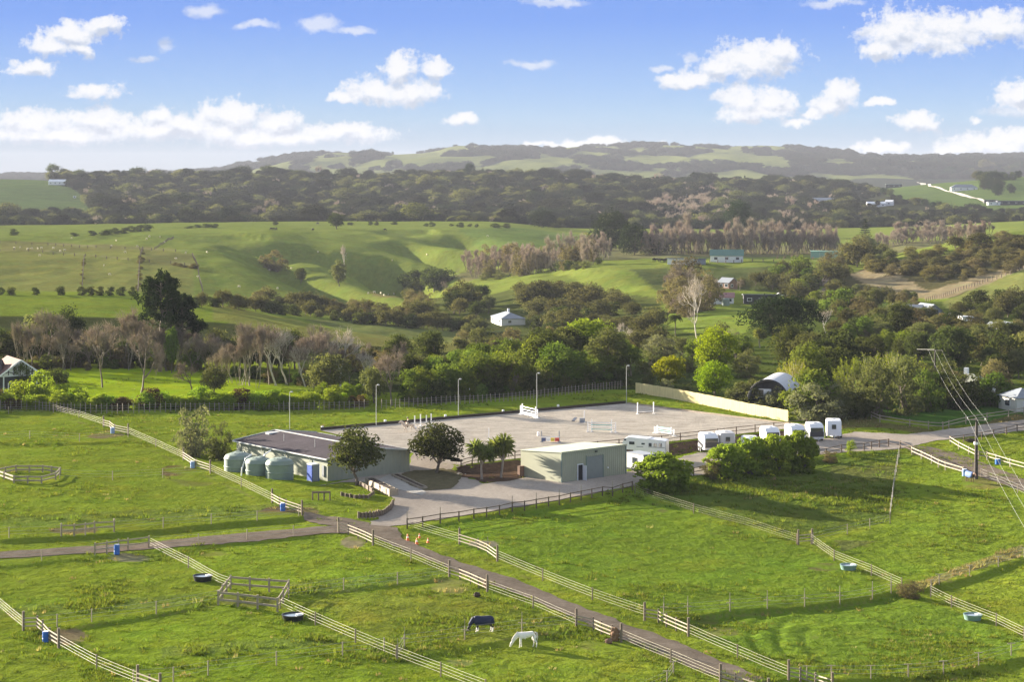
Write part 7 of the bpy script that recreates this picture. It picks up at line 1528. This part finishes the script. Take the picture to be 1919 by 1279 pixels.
def field(blobs, Pv):
    acc = None
    for x, y, rx, ry in blobs:
        a = math.atan((x - CX) / F) * F; e = math.atan((HY - y) / math.hypot(F, x - CX)) * F
        m = nd.new('ShaderNodeVectorMath'); m.operation = 'MULTIPLY_ADD'; lk.new(Pv, m.inputs[0]); rx *= 1.10; ry *= 1.16; m.inputs[1].default_value = (1 / rx, 1 / ry, 0); m.inputs[2].default_value = (-a / rx, -e / ry, 0)
        ln = nd.new('ShaderNodeVectorMath'); ln.operation = 'LENGTH'; lk.new(m.outputs[0], ln.inputs[0])
        if acc is None: acc = ln.outputs['Value']
        else:
            s = nd.new('ShaderNodeMath'); s.operation = 'SMOOTH_MIN'; lk.new(acc, s.inputs[0]); lk.new(ln.outputs['Value'], s.inputs[1]); s.inputs[2].default_value = .42; acc = s.outputs[0]
    return mathn(nt, 'SUBTRACT', 1.0, acc)
fine = mathn(nt, 'SUBTRACT', noise(nt, pc.outputs[0], .045, 8, .66), .5)
f1 = mathn(nt, 'ADD', field(CLOUDS, Pw), mathn(nt, 'MULTIPLY', fine, 1.9))
dens = ramp(nt, f1, [(0.02, 0.0), (.19, .45), (.40, .88), (.68, .98)])
f2 = mathn(nt, 'ADD', field(WISPS, Pw), mathn(nt, 'MULTIPLY', fine, 1.1)); dens2 = ramp(nt, f2, [(.05, 0.0), (.6, .6)])
d = mathn(nt, 'MAXIMUM', dens, dens2)
# the low band of sky: pale at the horizon, clear blue a few degrees up
lowc = ramp(nt, mathn(nt, 'MULTIPLY', el, 1 / math.radians(8)), LOWSKY)
lb = nd.new('ShaderNodeBackground'); lb.inputs[1].default_value = CLOUD_E; lk.new(lowc, lb.inputs[0])
m0 = nd.new('ShaderNodeMixShader'); lk.new(ramp(nt, mathn(nt, 'MULTIPLY', el, 1 / math.radians(25)), [(.28, 0.0), (.9, 1.0)]), m0.inputs[0]); lk.new(lb.outputs[0], m0.inputs[1]); lk.new(bg.outputs[0], m0.inputs[2])
# whitish veil low in the sky, stronger on the sunward side
veil = mathn(nt, 'MULTIPLY', ramp(nt, mathn(nt, 'MULTIPLY', el, F / 330), [(0.0, .66), (.18, .36), (.42, .06), (.8, 0.0)]), ramp(nt, mathn(nt, 'ADD', mathn(nt, 'MULTIPLY', az, 1.4), .5), [(.1, 1.0), (.62, .45), (1, .5)]))
lift = nd.new('ShaderNodeVectorMath'); lift.operation = 'ADD'; lk.new(Pw, lift.inputs[0]); lift.inputs[1].default_value = (-5, 15, 0)
puff = noise(nt, vm('MULTIPLY', pc.outputs[0], (1, 1.3, 1)), .026, 6, .62); puff2 = noise(nt, vm('ADD', vm('MULTIPLY', pc.outputs[0], (1, 1.3, 1)), (-5, 18, 0)), .026, 6, .62)
fup = mathn(nt, 'ADD', field(CLOUDS, lift.outputs[0]), mathn(nt, 'MULTIPLY', mathn(nt, 'SUBTRACT', puff2, puff), 2.2))
litf = mathn(nt, 'ADD', mathn(nt, 'MULTIPLY', mathn(nt, 'SUBTRACT', field(CLOUDS, Pw), fup), .8), .5)
shade = ramp(nt, litf, [(.12, (.58, .64, .76)), (.42, (.80, .84, .92)), (.68, (.96, .965, .98))])
cb = nd.new('ShaderNodeBackground'); cb.inputs[1].default_value = CLOUD_E; lk.new(shade, cb.inputs[0])
vb = nd.new('ShaderNodeBackground'); vb.inputs[1].default_value = CLOUD_E; vb.inputs[0].default_value = (.46, .50, .57, 1)
m1 = nd.new('ShaderNodeMixShader'); lk.new(veil, m1.inputs[0]); lk.new(m0.outputs[0], m1.inputs[1]); lk.new(vb.outputs[0], m1.inputs[2])
m2 = nd.new('ShaderNodeMixShader'); lk.new(d, m2.inputs[0]); lk.new(m1.outputs[0], m2.inputs[1]); lk.new(cb.outputs[0], m2.inputs[2]); lk.new(m2.outputs[0], out.inputs[0])

cd = bpy.data.cameras.new('camera'); cam = bpy.data.objects.new('camera', cd); COL.objects.link(cam); SC.camera = cam
cam.location = (0, 0, H); cam.rotation_euler = (math.pi / 2, 0, 0); cd.sensor_width = 36.0; cd.lens = 36.0 * F / 1919; cd.shift_y = -(639.5 - HY) / 1919; cd.clip_start = 1; cd.clip_end = 40000
SC.view_settings.view_transform = 'Standard'; SC.view_settings.look = 'None'; SC.view_settings.exposure = EXPOSURE; SC.view_settings.gamma = 1
SC.render.engine = 'CYCLES'; cy = SC.cycles
cy.max_bounces = 5; cy.diffuse_bounces = 2; cy.glossy_bounces = 2; cy.transmission_bounces = 4; cy.volume_bounces = 0; cy.transparent_max_bounces = 6
cy.use_denoising = True; cy.sample_clamp_indirect = 6; cy.use_adaptive_sampling = True; cy.adaptive_threshold = .012
